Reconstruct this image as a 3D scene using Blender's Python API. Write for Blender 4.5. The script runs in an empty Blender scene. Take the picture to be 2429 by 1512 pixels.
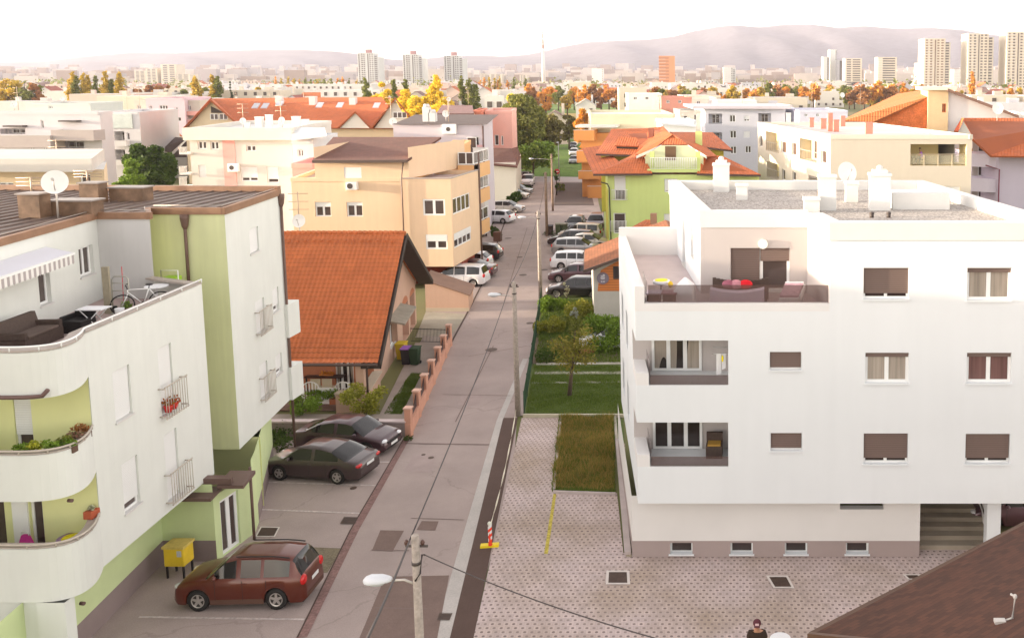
import bpy, math, random
import numpy as np
from mathutils import Vector, Matrix
R=math.radians
random.seed(7); rng=np.random.default_rng(7)
S=bpy.context.scene; COL=S.collection
# ---------------- camera ----------------
W0=2428.0; CX,CY,FD,PT,EH=1821.0,419.4,2185.0,R(6.2),16.5
cd=bpy.data.cameras.new("camera"); cam=bpy.data.objects.new("camera",cd); COL.objects.link(cam)
cam.location=(0,0,EH); cam.rotation_euler=(R(90)-PT,0,0)
cd.sensor_width=36; cd.lens=36*FD/W0; cd.shift_x=-(CX-W0/2)/W0; cd.shift_y=(CY-756)/W0
cd.clip_start=.1; cd.clip_end=40000; S.camera=cam
# ---------------- light ----------------
SUN_EL,SUN_AZ=R(5.0),R(-95)     # azimuth measured from +Y towards +X
HAZE=.00009
w=bpy.data.worlds.new("World"); S.world=w; w.use_nodes=True
nt=w.node_tree; bg=nt.nodes["Background"]
sk=nt.nodes.new("ShaderNodeTexSky"); sk.sky_type='NISHITA'; sk.sun_disc=False
sk.sun_elevation=SUN_EL; sk.sun_rotation=SUN_AZ; sk.air_density=1.0; sk.dust_density=1.0
hs=nt.nodes.new("ShaderNodeHueSaturation"); hs.inputs['Saturation'].default_value=.22
mx=nt.nodes.new("ShaderNodeMix"); mx.data_type='RGBA'; mx.blend_type='MULTIPLY'; mx.inputs['Factor'].default_value=1
mx.inputs['B'].default_value=(1.0,.915,.865,1)
nt.links.new(sk.outputs[0],hs.inputs['Color']); nt.links.new(hs.outputs[0],mx.inputs['A']); nt.links.new(mx.outputs['Result'],bg.inputs[0])
bg.inputs[1].default_value=.15
ld=bpy.data.lights.new("sun",'SUN'); sun=bpy.data.objects.new("sun",ld); COL.objects.link(sun)
ld.energy=2.0; ld.angle=R(.6); ld.color=(1.0,.83,.60)
sd=Vector((math.sin(SUN_AZ)*math.cos(SUN_EL),math.cos(SUN_AZ)*math.cos(SUN_EL),math.sin(SUN_EL)))
sun.rotation_euler=sd.to_track_quat('Z','Y').to_euler(); sun.location=(-60,-20,60)
S.view_settings.view_transform='Standard'; S.view_settings.look='None'; S.view_settings.gamma=1
S.view_settings.exposure=2.93
S.render.engine='CYCLES'
try:
    S.cycles.max_bounces=6; S.cycles.diffuse_bounces=3; S.cycles.volume_bounces=0; S.cycles.transparent_max_bounces=12
except Exception: pass
# ---------------- pixel helpers (measured on the photo at 2428 px width) ----------------
def ray(x,y):
    a=(x-CX)/FD; b=(CY-y)/FD
    return Vector((a,math.cos(PT)+b*math.sin(PT),b*math.cos(PT)-math.sin(PT)))
def g(x,y,z=0.0):
    d=ray(x,y); t=(z-EH)/d.z; return Vector((d.x*t,d.y*t,z))
def aY(x,y,Y):
    d=ray(x,y); t=Y/d.y; return Vector((d.x*t,Y,EH+d.z*t))
def lerp(a,b,t): return a+(b-a)*t
# ---------------- materials ----------------
MAT={}
def nodes(m):
    m.use_nodes=True; t=m.node_tree; return t,t.nodes["Principled BSDF"]
def M(name,col,rough=.85,var=.10,scale=.6,bump=0,bscale=30,streak=0,metal=0,spec=.3,coat=0,fine=0):
    if name in MAT: return MAT[name]
    m=bpy.data.materials.new(name); t,b=nodes(m); N=t.nodes.new; L=t.links.new
    b.inputs['Roughness'].default_value=rough; b.inputs['Metallic'].default_value=metal
    b.inputs['Specular IOR Level'].default_value=spec
    if coat: b.inputs['Coat Weight'].default_value=coat; b.inputs['Coat Roughness'].default_value=.05
    c=(col[0],col[1],col[2],1)
    tc=N("ShaderNodeTexCoord"); cur=None
    def mul(fac_out,lo,hi,prev):
        mr=N("ShaderNodeMapRange"); mr.inputs[3].default_value=lo; mr.inputs[4].default_value=hi; mr.inputs[1].default_value=.3; mr.inputs[2].default_value=.7
        L(fac_out,mr.inputs[0])
        x=N("ShaderNodeMix"); x.data_type='RGBA'; x.blend_type='MULTIPLY'; x.inputs['Factor'].default_value=1
        if prev is None: x.inputs['A'].default_value=c
        else: L(prev,x.inputs['A'])
        L(mr.outputs[0],x.inputs['B']); return x.outputs['Result']
    if var:
        n=N("ShaderNodeTexNoise"); n.inputs['Scale'].default_value=scale; n.inputs['Detail'].default_value=6; n.inputs['Roughness'].default_value=.65
        L(tc.outputs['Object'],n.inputs['Vector']); cur=mul(n.outputs[0],1-var,1+var*.5,cur)
    if fine:
        n=N("ShaderNodeTexNoise"); n.inputs['Scale'].default_value=bscale; n.inputs['Detail'].default_value=4
        L(tc.outputs['Object'],n.inputs['Vector']); cur=mul(n.outputs[0],1-fine,1+fine,cur)
    if streak:
        mp=N("ShaderNodeMapping"); mp.inputs['Scale'].default_value=(2.2,2.2,.12)
        n=N("ShaderNodeTexNoise"); n.inputs['Scale'].default_value=1.3; n.inputs['Detail'].default_value=5; n.inputs['Roughness'].default_value=.7
        L(tc.outputs['Object'],mp.inputs[0]); L(mp.outputs[0],n.inputs['Vector']); cur=mul(n.outputs[0],1+streak*.15,1-streak,cur)
    if cur is None: b.inputs['Base Color'].default_value=c
    else: L(cur,b.inputs['Base Color'])
    if bump:
        n=N("ShaderNodeTexNoise"); n.inputs['Scale'].default_value=bscale; n.inputs['Detail'].default_value=4
        L(tc.outputs['Object'],n.inputs['Vector'])
        bp=N("ShaderNodeBump"); bp.inputs['Strength'].default_value=bump; bp.inputs['Distance'].default_value=.02
        L(n.outputs[0],bp.inputs['Height']); L(bp.outputs[0],b.inputs['Normal'])
    MAT[name]=m; return m
def mathn(t,op,a,b=None,c=None):
    n=t.nodes.new("ShaderNodeMath"); n.operation=op
    for i,v in enumerate((a,b,c)):
        if v is None: continue
        if isinstance(v,(int,float)): n.inputs[i].default_value=v
        else: t.links.new(v,n.inputs[i])
    return n.outputs[0]
def mixc(t,f,a,b,bt='MIX'):
    x=t.nodes.new("ShaderNodeMix"); x.data_type='RGBA'; x.blend_type=bt
    for s,v in (('Factor',f),('A',a),('B',b)):
        if isinstance(v,(int,float)): x.inputs[s].default_value=v
        elif isinstance(v,tuple): x.inputs[s].default_value=(*v[:3],1)
        else: t.links.new(v,x.inputs[s])
    return x.outputs['Result']
def M_tile(name,col,tu=.24,tv=.36,var=.25,depth=1.0,rough=.75,flat=False):
    """clay tile roof driven by UV in metres (u along the eave, v up the slope)"""
    if name in MAT: return MAT[name]
    m=bpy.data.materials.new(name); t,b=nodes(m); N=t.nodes.new; L=t.links.new
    uv=N("ShaderNodeUVMap"); uv.uv_map='UVMap'; sx=N("ShaderNodeSeparateXYZ"); L(uv.outputs[0],sx.inputs[0])
    u=mathn(t,'DIVIDE',sx.outputs[0],tu); v=mathn(t,'DIVIDE',sx.outputs[1],tv)
    fv=mathn(t,'FRACT',v); row=mathn(t,'FLOOR',v)
    if flat: u=mathn(t,'ADD',u,mathn(t,'MULTIPLY',mathn(t,'MODULO',row,2.0),.5))
    fu=mathn(t,'FRACT',u); colu=mathn(t,'FLOOR',u)
    cb=N("ShaderNodeCombineXYZ"); L(colu,cb.inputs[0]); L(row,cb.inputs[1])
    wn=N("ShaderNodeTexWhiteNoise"); wn.noise_dimensions='2D'; L(cb.outputs[0],wn.inputs['Vector'])
    tc=N("ShaderNodeTexCoord"); n=N("ShaderNodeTexNoise"); n.inputs['Scale'].default_value=.5; n.inputs['Detail'].default_value=5; L(tc.outputs['Object'],n.inputs[0])
    k=mathn(t,'ADD',mathn(t,'MULTIPLY',wn.outputs[0],var),mathn(t,'MULTIPLY',n.outputs[0],.5))
    k=mathn(t,'ADD',k,.75-var*.5)
    gap=mathn(t,'LESS_THAN',fv,.10)
    if flat: gap=mathn(t,'MAXIMUM',gap,mathn(t,'LESS_THAN',fu,.04))
    k=mathn(t,'MULTIPLY',k,mathn(t,'SUBTRACT',1.0,mathn(t,'MULTIPLY',gap,.45)))
    c=mixc(t,1.0,tuple(col),k,'MULTIPLY'); L(c,b.inputs['Base Color'])
    b.inputs['Roughness'].default_value=rough
    h=mathn(t,'MULTIPLY',mathn(t,'SUBTRACT',1.0,fv),.6)
    if not flat: h=mathn(t,'ADD',h,mathn(t,'MULTIPLY',mathn(t,'SINE',mathn(t,'MULTIPLY',fu,6.2832)),.5))
    bp=N("ShaderNodeBump"); bp.inputs['Strength'].default_value=.8*depth; bp.inputs['Distance'].default_value=.05
    L(h,bp.inputs['Height']); L(bp.outputs[0],b.inputs['Normal'])
    MAT[name]=m; return m
def M_slat(name,col,pitch=.05,dark=.6,axis=2,rough=.6,var=.06):
    if name in MAT: return MAT[name]
    m=bpy.data.materials.new(name); t,b=nodes(m); N=t.nodes.new; L=t.links.new
    tc=N("ShaderNodeTexCoord"); sx=N("ShaderNodeSeparateXYZ"); L(tc.outputs['Object'],sx.inputs[0])
    f=mathn(t,'FRACT',mathn(t,'DIVIDE',sx.outputs[axis],pitch))
    gap=mathn(t,'LESS_THAN',f,.22)
    n=N("ShaderNodeTexNoise"); n.inputs['Scale'].default_value=1.2; L(tc.outputs['Object'],n.inputs[0])
    k=mathn(t,'MULTIPLY',mathn(t,'SUBTRACT',1.0,mathn(t,'MULTIPLY',gap,1-dark)),mathn(t,'ADD',1-var,mathn(t,'MULTIPLY',n.outputs[0],var*2)))
    L(mixc(t,1.0,tuple(col),k,'MULTIPLY'),b.inputs['Base Color']); b.inputs['Roughness'].default_value=rough
    bp=N("ShaderNodeBump"); bp.inputs['Strength'].default_value=.4; bp.inputs['Distance'].default_value=.01
    L(f,bp.inputs['Height']); L(bp.outputs[0],b.inputs['Normal'])
    MAT[name]=m; return m
def M_glass(name,col=(.03,.022,.02),rough=.06,curt=0,ccol=(.35,.30,.26)):
    """window pane: dark room or curtain folds behind, glossy in front"""
    if name in MAT: return MAT[name]
    m=bpy.data.materials.new(name); t,b=nodes(m); N=t.nodes.new; L=t.links.new
    b.inputs['Roughness'].default_value=rough; b.inputs['Specular IOR Level'].default_value=.6
    tc=N("ShaderNodeTexCoord")
    n=N("ShaderNodeTexNoise"); n.inputs['Scale'].default_value=.9; n.inputs['Detail'].default_value=3; L(tc.outputs['Object'],n.inputs[0])
    c=mixc(t,n.outputs[0],tuple(x*.5 for x in col),tuple(x*1.7 for x in col))
    if curt:
        mp=N("ShaderNodeMapping"); mp.inputs['Scale'].default_value=(9,9,.3); L(tc.outputs['Object'],mp.inputs[0])
        n2=N("ShaderNodeTexNoise"); n2.inputs['Scale'].default_value=1.0; n2.inputs['Detail'].default_value=3; L(mp.outputs[0],n2.inputs[0])
        n3=N("ShaderNodeTexNoise"); n3.inputs['Scale'].default_value=1.1; n3.inputs['Detail'].default_value=0; 
        mp2=N("ShaderNodeMapping"); mp2.inputs['Scale'].default_value=(1,1,.05); L(tc.outputs['Object'],mp2.inputs[0]); L(mp2.outputs[0],n3.inputs[0])
        cc=mixc(t,n2.outputs[0],tuple(x*.35 for x in ccol),tuple(x*1.3 for x in ccol))
        c=mixc(t,mathn(t,'GREATER_THAN',n3.outputs[0],1-curt),c,cc)
    L(c,b.inputs['Base Color']); MAT[name]=m; return m
def M_tint(name,col,alpha):
    if name in MAT: return MAT[name]
    m=bpy.data.materials.new(name); t,b=nodes(m); b.inputs['Base Color'].default_value=(*col,1); b.inputs['Alpha'].default_value=alpha
    b.inputs['Roughness'].default_value=.08; MAT[name]=m; return m
def M_leaf(name,cols,trans=.25):
    if name in MAT: return MAT[name]
    m=bpy.data.materials.new(name); t,b=nodes(m); N=t.nodes.new; L=t.links.new
    gi=N("ShaderNodeNewGeometry"); cr=N("ShaderNodeValToRGB")
    e=cr.color_ramp.elements
    while len(e)<len(cols): e.new(.5)
    for i,c in enumerate(cols): e[i].position=i/(len(cols)-1); e[i].color=(*c,1)
    tc=N("ShaderNodeTexCoord"); n=N("ShaderNodeTexNoise"); n.inputs['Scale'].default_value=.55; n.inputs['Detail'].default_value=2; L(tc.outputs['Object'],n.inputs[0])
    f=mathn(t,'ADD',mathn(t,'MULTIPLY',gi.outputs['Random Per Island'],.55),mathn(t,'MULTIPLY',n.outputs[0],.5))
    L(f,cr.inputs[0]); L(cr.outputs[0],b.inputs['Base Color']); b.inputs['Roughness'].default_value=.7; b.inputs['Specular IOR Level'].default_value=.15
    tr=N("ShaderNodeBsdfTranslucent"); L(cr.outputs[0],tr.inputs[0]); ms=N("ShaderNodeMixShader"); ms.inputs[0].default_value=trans
    out=[x for x in t.nodes if x.type=='OUTPUT_MATERIAL'][0]
    L(b.outputs[0],ms.inputs[1]); L(tr.outputs[0],ms.inputs[2]); L(ms.outputs[0],out.inputs[0])
    MAT[name]=m; return m
# ---------------- objects ----------------
LOC={}
def tag(o,label=None,cat=None,group=None,kind=None):
    if label: o['label']=label
    if cat: o['category']=cat
    if group: o['group']=group
    if kind: o['kind']=kind
    return o
def thing(name,label,cat,loc=(0,0,0),group=None,rz=0):
    o=bpy.data.objects.new(name,None); COL.objects.link(o); o.location=loc; o.rotation_euler=(0,0,rz); o.empty_display_size=.2
    LOC[o.name]=Vector(loc); tag(o,label,cat,group); return o
class MB:
    def __init__(s): s.v=[]; s.f=[]; s.m=[]; s.uv=[]; s.sm=[]
    def poly(s,pts,mi=0,uv=None,sm=False):
        i=len(s.v); s.v+= [tuple(p) for p in pts]; s.f.append(tuple(range(i,i+len(pts)))); s.m.append(mi); s.uv.append(uv); s.sm.append(sm); return s
    def obox(s,o,a,b,c,mi=0):
        o,a,b,c=map(Vector,(o,a,b,c))
        if a.cross(b).dot(c)<0: a,b=b,a
        P=[o,o+a,o+a+b,o+b,o+c,o+a+c,o+a+b+c,o+b+c]
        i=len(s.v); s.v+=[tuple(p) for p in P]
        for q in ((0,3,2,1),(4,5,6,7),(0,1,5,4),(1,2,6,5),(2,3,7,6),(3,0,4,7)):
            s.f.append(tuple(i+k for k in q)); s.m.append(mi); s.uv.append(None); s.sm.append(False)
        return s
    def box(s,x0,y0,z0,x1,y1,z1,mi=0): return s.obox((x0,y0,z0),(x1-x0,0,0),(0,y1-y0,0),(0,0,z1-z0),mi)
    def prism(s,pts,z0,z1,mi=0,cap=True,mt=None):
        pts=[Vector((p[0],p[1],0)) for p in pts]; n=len(pts)
        ar=sum(pts[i].x*pts[(i+1)%n].y-pts[(i+1)%n].x*pts[i].y for i in range(n))
        if ar<0: pts=pts[::-1]
        for i in range(n):
            a,b=pts[i],pts[(i+1)%n]
            s.poly([(a.x,a.y,z0),(b.x,b.y,z0),(b.x,b.y,z1),(a.x,a.y,z1)],mi)
        if cap:
            s.poly([(p.x,p.y,z1) for p in pts],mi if mt is None else mt); s.poly([(p.x,p.y,z0) for p in pts[::-1]],mi)
        return s
    def tube(s,path,r,n=8,mi=0,sm=True,cap=True):
        path=[Vector(p) for p in path]; rings=[]
        for i,p in enumerate(path):
            d=(path[min(i+1,len(path)-1)]-path[max(i-1,0)]).normalized()
            up=Vector((0,0,1)) if abs(d.z)<.95 else Vector((1,0,0))
            a=d.cross(up).normalized(); b=d.cross(a).normalized(); rr=r[i] if isinstance(r,(list,tuple)) else r
            k=len(s.v); s.v+=[tuple(p+a*math.cos(2*math.pi*j/n)*rr+b*math.sin(2*math.pi*j/n)*rr) for j in range(n)]; rings.append(k)
        for i in range(len(rings)-1):
            for j in range(n):
                s.f.append((rings[i]+j,rings[i]+(j+1)%n,rings[i+1]+(j+1)%n,rings[i+1]+j)); s.m.append(mi); s.uv.append(None); s.sm.append(sm)
        if cap:
            for k,rv in ((rings[0],True),(rings[-1],False)):
                q=tuple(range(k,k+n)); s.f.append(q[::-1] if rv else q); s.m.append(mi); s.uv.append(None); s.sm.append(False)
        return s
    def ell(s,c,rx,ry,rz,n=12,m=8,mi=0,z0=-1,z1=1):
        c=Vector(c); k=len(s.v)
        for i in range(m+1):
            zz=z0+(z1-z0)*i/m; zz=math.sin(math.asin(max(-1,min(1,z0)))+(math.asin(max(-1,min(1,z1)))-math.asin(max(-1,min(1,z0))))*i/m); rr=math.sqrt(max(0,1-zz*zz))
            for j in range(n):
                a=2*math.pi*j/n; s.v.append((c.x+rx*rr*math.cos(a),c.y+ry*rr*math.sin(a),c.z+rz*zz))
        for i in range(m):
            for j in range(n):
                s.f.append((k+i*n+j,k+i*n+(j+1)%n,k+(i+1)*n+(j+1)%n,k+(i+1)*n+j)); s.m.append(mi); s.uv.append(None); s.sm.append(True)
        return s
    def build(s,name,mats,parent=None,bevel=0,loc=None):
        me=bpy.data.meshes.new(name); off=Vector((0,0,0))
        if parent is not None: off=LOC.get(parent.name,Vector((0,0,0)))
        elif loc is not None: off=Vector(loc)
        v=np.array(s.v,dtype=float).reshape(-1,3)-np.array(off)
        me.from_pydata(v.tolist(),[],s.f); mats=mats if isinstance(mats,(list,tuple)) else [mats]
        for m in mats: me.materials.append(m)
        if len(mats)>1: me.polygons.foreach_set('material_index',s.m)
        me.polygons.foreach_set('use_smooth',s.sm)
        if any(u is not None for u in s.uv):
            l=me.uv_layers.new(name='UVMap'); li=0; d=l.data
            for fi,f in enumerate(s.f):
                for k in range(len(f)):
                    if s.uv[fi] is not None: d[li].uv=s.uv[fi][k]
                    li+=1
        me.update(); o=bpy.data.objects.new(name,me); COL.objects.link(o)
        if parent is not None: o.parent=parent; LOC[o.name]=off
        else: o.location=off; LOC[o.name]=off
        if bevel: b=o.modifiers.new('bevel','BEVEL'); b.width=bevel; b.segments=2; b.limit_method='ANGLE'
        return o
def copy_tree(o,parent=None):
    c=o.copy(); COL.objects.link(c); c.parent=parent
    for ch in o.children: copy_tree(ch,c)
    return c
class Fac:
    """vertical facade from A to B, outside to the right of A->B"""
    def __init__(s,A,B):
        s.o=Vector((A[0],A[1],0)); d=Vector((B[0]-A[0],B[1]-A[1],0)); s.L=d.length; s.d=d.normalized(); s.n=Vector((s.d.y,-s.d.x,0))
    def p(s,u,z,n=0): q=s.o+s.d*u+s.n*n; return Vector((q.x,q.y,z))
    def uz(s,x,y,n=0):
        r=ray(x,y); o=s.o+s.n*n; t=(o-Vector((0,0,0))).dot(s.n)/r.dot(s.n)
        q=Vector((r.x*t,r.y*t,EH+r.z*t)); return ((q-o).dot(s.d),q.z)
    def rect(s,x0,y0,x1,y1,n=0):
        a=s.uz(x0,y0,n); b=s.uz(x1,y1,n); return (min(a[0],b[0]),max(a[0],b[0]),min(a[1],b[1]),max(a[1],b[1]))
    def box(s,mb,u0,u1,z0,z1,n0,n1,mi=0): return mb.obox(s.p(u0,z0,n0),s.d*(u1-u0),s.n*(n1-n0),(0,0,z1-z0),mi)
def wall(mb,F,z0,z1,holes=(),u0=0,u1=None,mi=0,mr=None):
    """wall surface with real openings; hole=(u0,u1,z0,z1,depth[,back mat index or None])"""
    u1=F.L if u1 is None else u1; mr=mi if mr is None else mr
    H=[]
    for h in holes:
        h=list(h)+[None]*(6-len(h)); h[0]=max(h[0],u0); h[1]=min(h[1],u1); h[2]=max(h[2],z0); h[3]=min(h[3],z1)
        if h[1]-h[0]>.05 and h[3]-h[2]>.05: H.append(h)
    us=sorted({u0,u1,*[h[0] for h in H],*[h[1] for h in H]}); zs=sorted({z0,z1,*[h[2] for h in H],*[h[3] for h in H]})
    for j in range(len(zs)-1):
        run=None
        for i in range(len(us)-1):
            cu=(us[i]+us[i+1])/2; cz=(zs[j]+zs[j+1])/2
            inh=any(h[0]<cu<h[1] and h[2]<cz<h[3] for h in H)
            if not inh and run is None: run=us[i]
            if (inh or i==len(us)-2) and run is not None:
                e=us[i] if inh else us[i+1]
                mb.poly([F.p(run,zs[j]),F.p(e,zs[j]),F.p(e,zs[j+1]),F.p(run,zs[j+1])],mi); run=None
    for a,b,c,d,dp,bk in H:
        if dp:
            if a>u0+.001: mb.poly([F.p(a,c),F.p(a,d),F.p(a,d,-dp),F.p(a,c,-dp)],mr)
            if b<u1-.001: mb.poly([F.p(b,d),F.p(b,c),F.p(b,c,-dp),F.p(b,d,-dp)],mr)
            mb.poly([F.p(b,c),F.p(a,c),F.p(a,c,-dp),F.p(b,c,-dp)],mr); mb.poly([F.p(a,d),F.p(b,d),F.p(b,d,-dp),F.p(a,d,-dp)],mr)
            if bk is not None: mb.poly([F.p(a,c,-dp),F.p(b,c,-dp),F.p(b,d,-dp),F.p(a,d,-dp)],bk)
    return H
PVC=lambda:M('white_pvc',(.80,.80,.79),.4,.03)
def win(F,r,par,n=2,sh=0,dep=.14,shm=None,glass=None,det=2,sill=True,fw=.07,box=0,name='window',frm=None,label=None,sillm=None):
    u0,u1,z0,z1=r[:4]; frm=frm or PVC(); glass=glass or M_glass('window_glass'); shm=shm or M_slat('white_roller_shutter',(.78,.78,.77),.05,.8)
    f=MB(); N=-dep+.02
    for a,b,c,d in ((u0,u1,z0,z0+fw),(u0,u1,z1-fw,z1),(u0,u0+fw,z0+fw,z1-fw),(u1-fw,u1,z0+fw,z1-fw)): F.box(f,a,b,c,d,N-.06,N)
    for i in range(1,n):
        c=lerp(u0,u1,i/n); F.box(f,c-fw*.75,c+fw*.75,z0+fw,z1-fw,N-.06,N+.001)
    zs=z1-fw-(z1-z0-2*fw)*sh
    if det==0:
        f.poly([F.p(u0+fw,z0+fw,N-.03),F.p(u1-fw,z0+fw,N-.03),F.p(u1-fw,z1-fw,N-.03),F.p(u0+fw,z1-fw,N-.03)],1)
        if sh>0: F.box(f,u0+.01,u1-.01,zs,z1-.01,N+.003,N+.03,2)
        o=f.build(name,[frm,glass,shm],par)
    else:
        o=f.build(name,frm,par)
        if sh<.99:
            p=MB(); p.poly([F.p(u0+fw,z0+fw,N-.03),F.p(u1-fw,z0+fw,N-.03),F.p(u1-fw,z1-fw,N-.03),F.p(u0+fw,z1-fw,N-.03)]); p.build('pane',glass,o)
        if sh>0: q=MB(); F.box(q,u0+.015,u1-.015,zs,z1-.01,N+.01,N+.045); q.build('shutter',shm,o)
        if sill: q=MB(); F.box(q,u0-.04,u1+.04,z0-.05,z0+.002,N,.05); q.build('sill',sillm or M('sill_metal',(.62,.60,.58),.5,.05),o)
    if label: o['label']=label
    return o
def rail(F,u0,u1,z0,z1,n,par,mat,step=.11,r=.012,name='railing',top=.022):
    b=MB(); k=max(2,int((u1-u0)/step))
    for i in range(k+1):
        u=lerp(u0,u1,i/k); b.tube([F.p(u,z0,n),F.p(u,z1,n)],r,5)
    for z in (z0+.04,z1): b.tube([F.p(u0-.03,z,n),F.p(u1+.03,z,n)],top,6)
    for u in (u0,u1): b.tube([F.p(u,z1-.05,n),F.p(u,z1-.05,-.02)],top,6); b.tube([F.p(u,z0+.1,n),F.p(u,z0+.1,-.02)],top,6)
    return b.build(name,mat,par)
def planes_roof(mb,faces,mi=0,flip=False):
    """roof faces: first two points run along the eave; UVs in metres"""
    for pts in faces:
        P=[Vector(p) for p in pts]; d=(P[1]-P[0]).normalized(); nn=(P[1]-P[0]).cross(P[-1]-P[0]).normalized()
        up=nn.cross(d).normalized()
        if up.z<0: up=-up
        if nn.z<0: P=P[::-1]; 
        o=Vector(pts[0]); mb.poly(P,mi,[((p-o).dot(d)+100,(p-o).dot(up)+100) for p in P])
def sheet(name,px,z,mat,kind='structure',world=False):
    pts=[Vector((p[0],p[1],z)) for p in px] if world else [g(p[0],p[1],z) for p in px]
    b=MB(); n=len(pts); ar=sum(pts[i].x*pts[(i+1)%n].y-pts[(i+1)%n].x*pts[i].y for i in range(n))
    if ar<0: pts=pts[::-1]
    b.poly(pts); o=b.build(name,mat); o['kind']=kind; return o
# ================= GROUND =================
def grid_ground():
    b=MB(); b.poly([(-9000,-60,-.03),(9000,-60,-.03),(9000,14000,-.03),(-9000,14000,-.03)])
    m=bpy.data.materials.new('far_ground'); t,bs=nodes(m)
    tc=t.nodes.new("ShaderNodeTexCoord"); n=t.nodes.new("ShaderNodeTexNoise"); n.inputs['Scale'].default_value=.02; n.inputs['Detail'].default_value=8
    t.links.new(tc.outputs['Object'],n.inputs[0]); cr=t.nodes.new("ShaderNodeValToRGB"); e=cr.color_ramp.elements
    e[0].position=.35; e[0].color=(.10,.13,.035,1); e[1].position=.65; e[1].color=(.26,.19,.09,1); k=e.new(.5); k.color=(.17,.16,.06,1)
    t.links.new(n.outputs[0],cr.inputs[0]); t.links.new(cr.outputs[0],bs.inputs['Base Color']); bs.inputs['Roughness'].default_value=1
    o=b.build('ground',m); o['kind']='structure'
grid_ground()
def M_conc(name,col,crack=.22,joint=0):
    m=M(name,col,.9,.16,.35,bump=.35,bscale=25,fine=.10)
    t=m.node_tree; b=t.nodes["Principled BSDF"]; src=b.inputs['Base Color'].links[0].from_socket
    tc=t.nodes.new("ShaderNodeTexCoord"); v=t.nodes.new("ShaderNodeTexVoronoi"); v.feature='DISTANCE_TO_EDGE'; v.inputs['Scale'].default_value=.13; v.inputs['Randomness'].default_value=1
    n=t.nodes.new("ShaderNodeTexNoise"); n.inputs['Scale'].default_value=.9; n.inputs['Detail'].default_value=5
    t.links.new(tc.outputs['Object'],n.inputs[0])
    va=t.nodes.new("ShaderNodeVectorMath"); va.operation='MULTIPLY_ADD'; va.inputs[1].default_value=(1.6,1.6,0); t.links.new(n.outputs['Color'],va.inputs[0]); t.links.new(tc.outputs['Object'],va.inputs[2])
    t.links.new(va.outputs[0],v.inputs['Vector'])
    f=mathn(t,'MULTIPLY',mathn(t,'LESS_THAN',v.outputs['Distance'],.0035),crack)
    n2=t.nodes.new("ShaderNodeTexNoise"); n2.inputs['Scale'].default_value=.16; n2.inputs['Detail'].default_value=3; t.links.new(tc.outputs['Object'],n2.inputs[0])
    st=mathn(t,'MULTIPLY',mathn(t,'GREATER_THAN',n2.outputs[0],.62),0.10)
    c=mixc(t,st,src,tuple(x*.5 for x in col)); c=mixc(t,f,c,tuple(x*.35 for x in col)); t.links.new(c,b.inputs['Base Color'])
    return m
ASP=M_conc('worn_concrete_road',(.375,.30,.275)); 
# big street area sheet (concrete), built from street-line points
sheet('street_ground',[(150,1600),(1080,1600),(1216,1150),(1226,985),(1240,985),(1283,715),(1400,715),(1420,640),(1440,560),(1420,484),(1408,415),(1210,415),(1195,470),(1165,540),(1110,600),(1050,680),(1020,750),(1010,790),(930,1010),(660,1010),(600,1050),(520,1330),(350,1330)],.0,ASP)
sheet('cross_street',[(1000,436),(1000,415),(1217,413.5),(1600,423),(1800,440),(1800,452),(1600,437),(1400,430)],.004,M('pale_asphalt',(.42,.36,.35),.9,.08,.3))
DA=M('fresh_dark_asphalt',(.10,.062,.05),.9,.14,.8,bump=.4,bscale=60,fine=.18)
sheet('asphalt_strip',[(1190,990),(1228,990),(1105,1600),(1040,1600)],.006,DA)
sheet('kerb_strip',[(1178,995),(1192,995),(1045,1600),(1000,1600)],.008,M('pale_kerb_concrete',(.47,.43,.40),.9,.14,.9,fine=.12,bscale=20))
sheet('kerb_strip',[(1240,850),(1252,850),(1192,995),(1178,995)],.008,M('pale_kerb_concrete',(.4,.34,.32)))
sheet('road_patch',[(902,1256),(958,1257),(931,1306),(882,1304)],.010,M('old_asphalt_patch',(.19,.13,.11),.9,.12,1.5,fine=.12))
sheet('road_patch',[(1000,1234),(1040,1235),(1032,1257),(988,1255)],.010,MAT['old_asphalt_patch'])
sheet('road_patch',[(913,1366),(1065,1363),(1020,1600),(815,1600)],.010,MAT['old_asphalt_patch'])
sheet('road_patch',[(978,1079),(1033,1079),(1021,1120),(958,1119)],.008,M('pale_patch',(.37,.29,.27),.9,.12,1.5))
sheet('road_patch',[(1095,935),(1145,935),(1135,960),(1085,960)],.008,M('pale_patch',(.37,.29,.27)))
sheet('parking_yard',[(1313,487),(1322,433),(1395,433),(1409,487)],.008,M('dark_yard_asphalt',(.13,.095,.085),.95,.12,.4,fine=.1))
# gutter channel along the left road edge
def strip(name,pts,w,z,mat,h=0):
    P=[Vector((p[0],p[1],0)) if len(p)>2 else g(*p) for p in pts]; b=MB()
    for a,c in zip(P[:-1],P[1:]):
        d=(c-a).normalized(); n=Vector((-d.y,d.x,0))*w/2
        b.poly([(a-n)+Vector((0,0,z)),(a+n)+Vector((0,0,z)),(c+n)+Vector((0,0,z)),(c-n)+Vector((0,0,z))][::-1])
    o=b.build(name,mat); o['kind']='structure'; return o
GUT=M('gutter_brick',(.24,.14,.125),.9,.25,3,fine=.2,bscale=12)
strip('gutter',[(715,1511),(840,1258),(965,1038)],.30,.012,GUT); strip('gutter',[(705,1511),(830,1258),(960,1036)],.05,.015,M('joint_dark',(.08,.05,.04)))
strip('gutter',[(1000,960),(1056,838),(1108,742),(1150,660),(1190,545),(1226,455)],.12,.012,M('joint_dark',(.08,.05,.04)))
strip('gutter',[(960,1051),(1160,1054)],.10,.012,M('joint_grey',(.19,.135,.12)))
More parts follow.
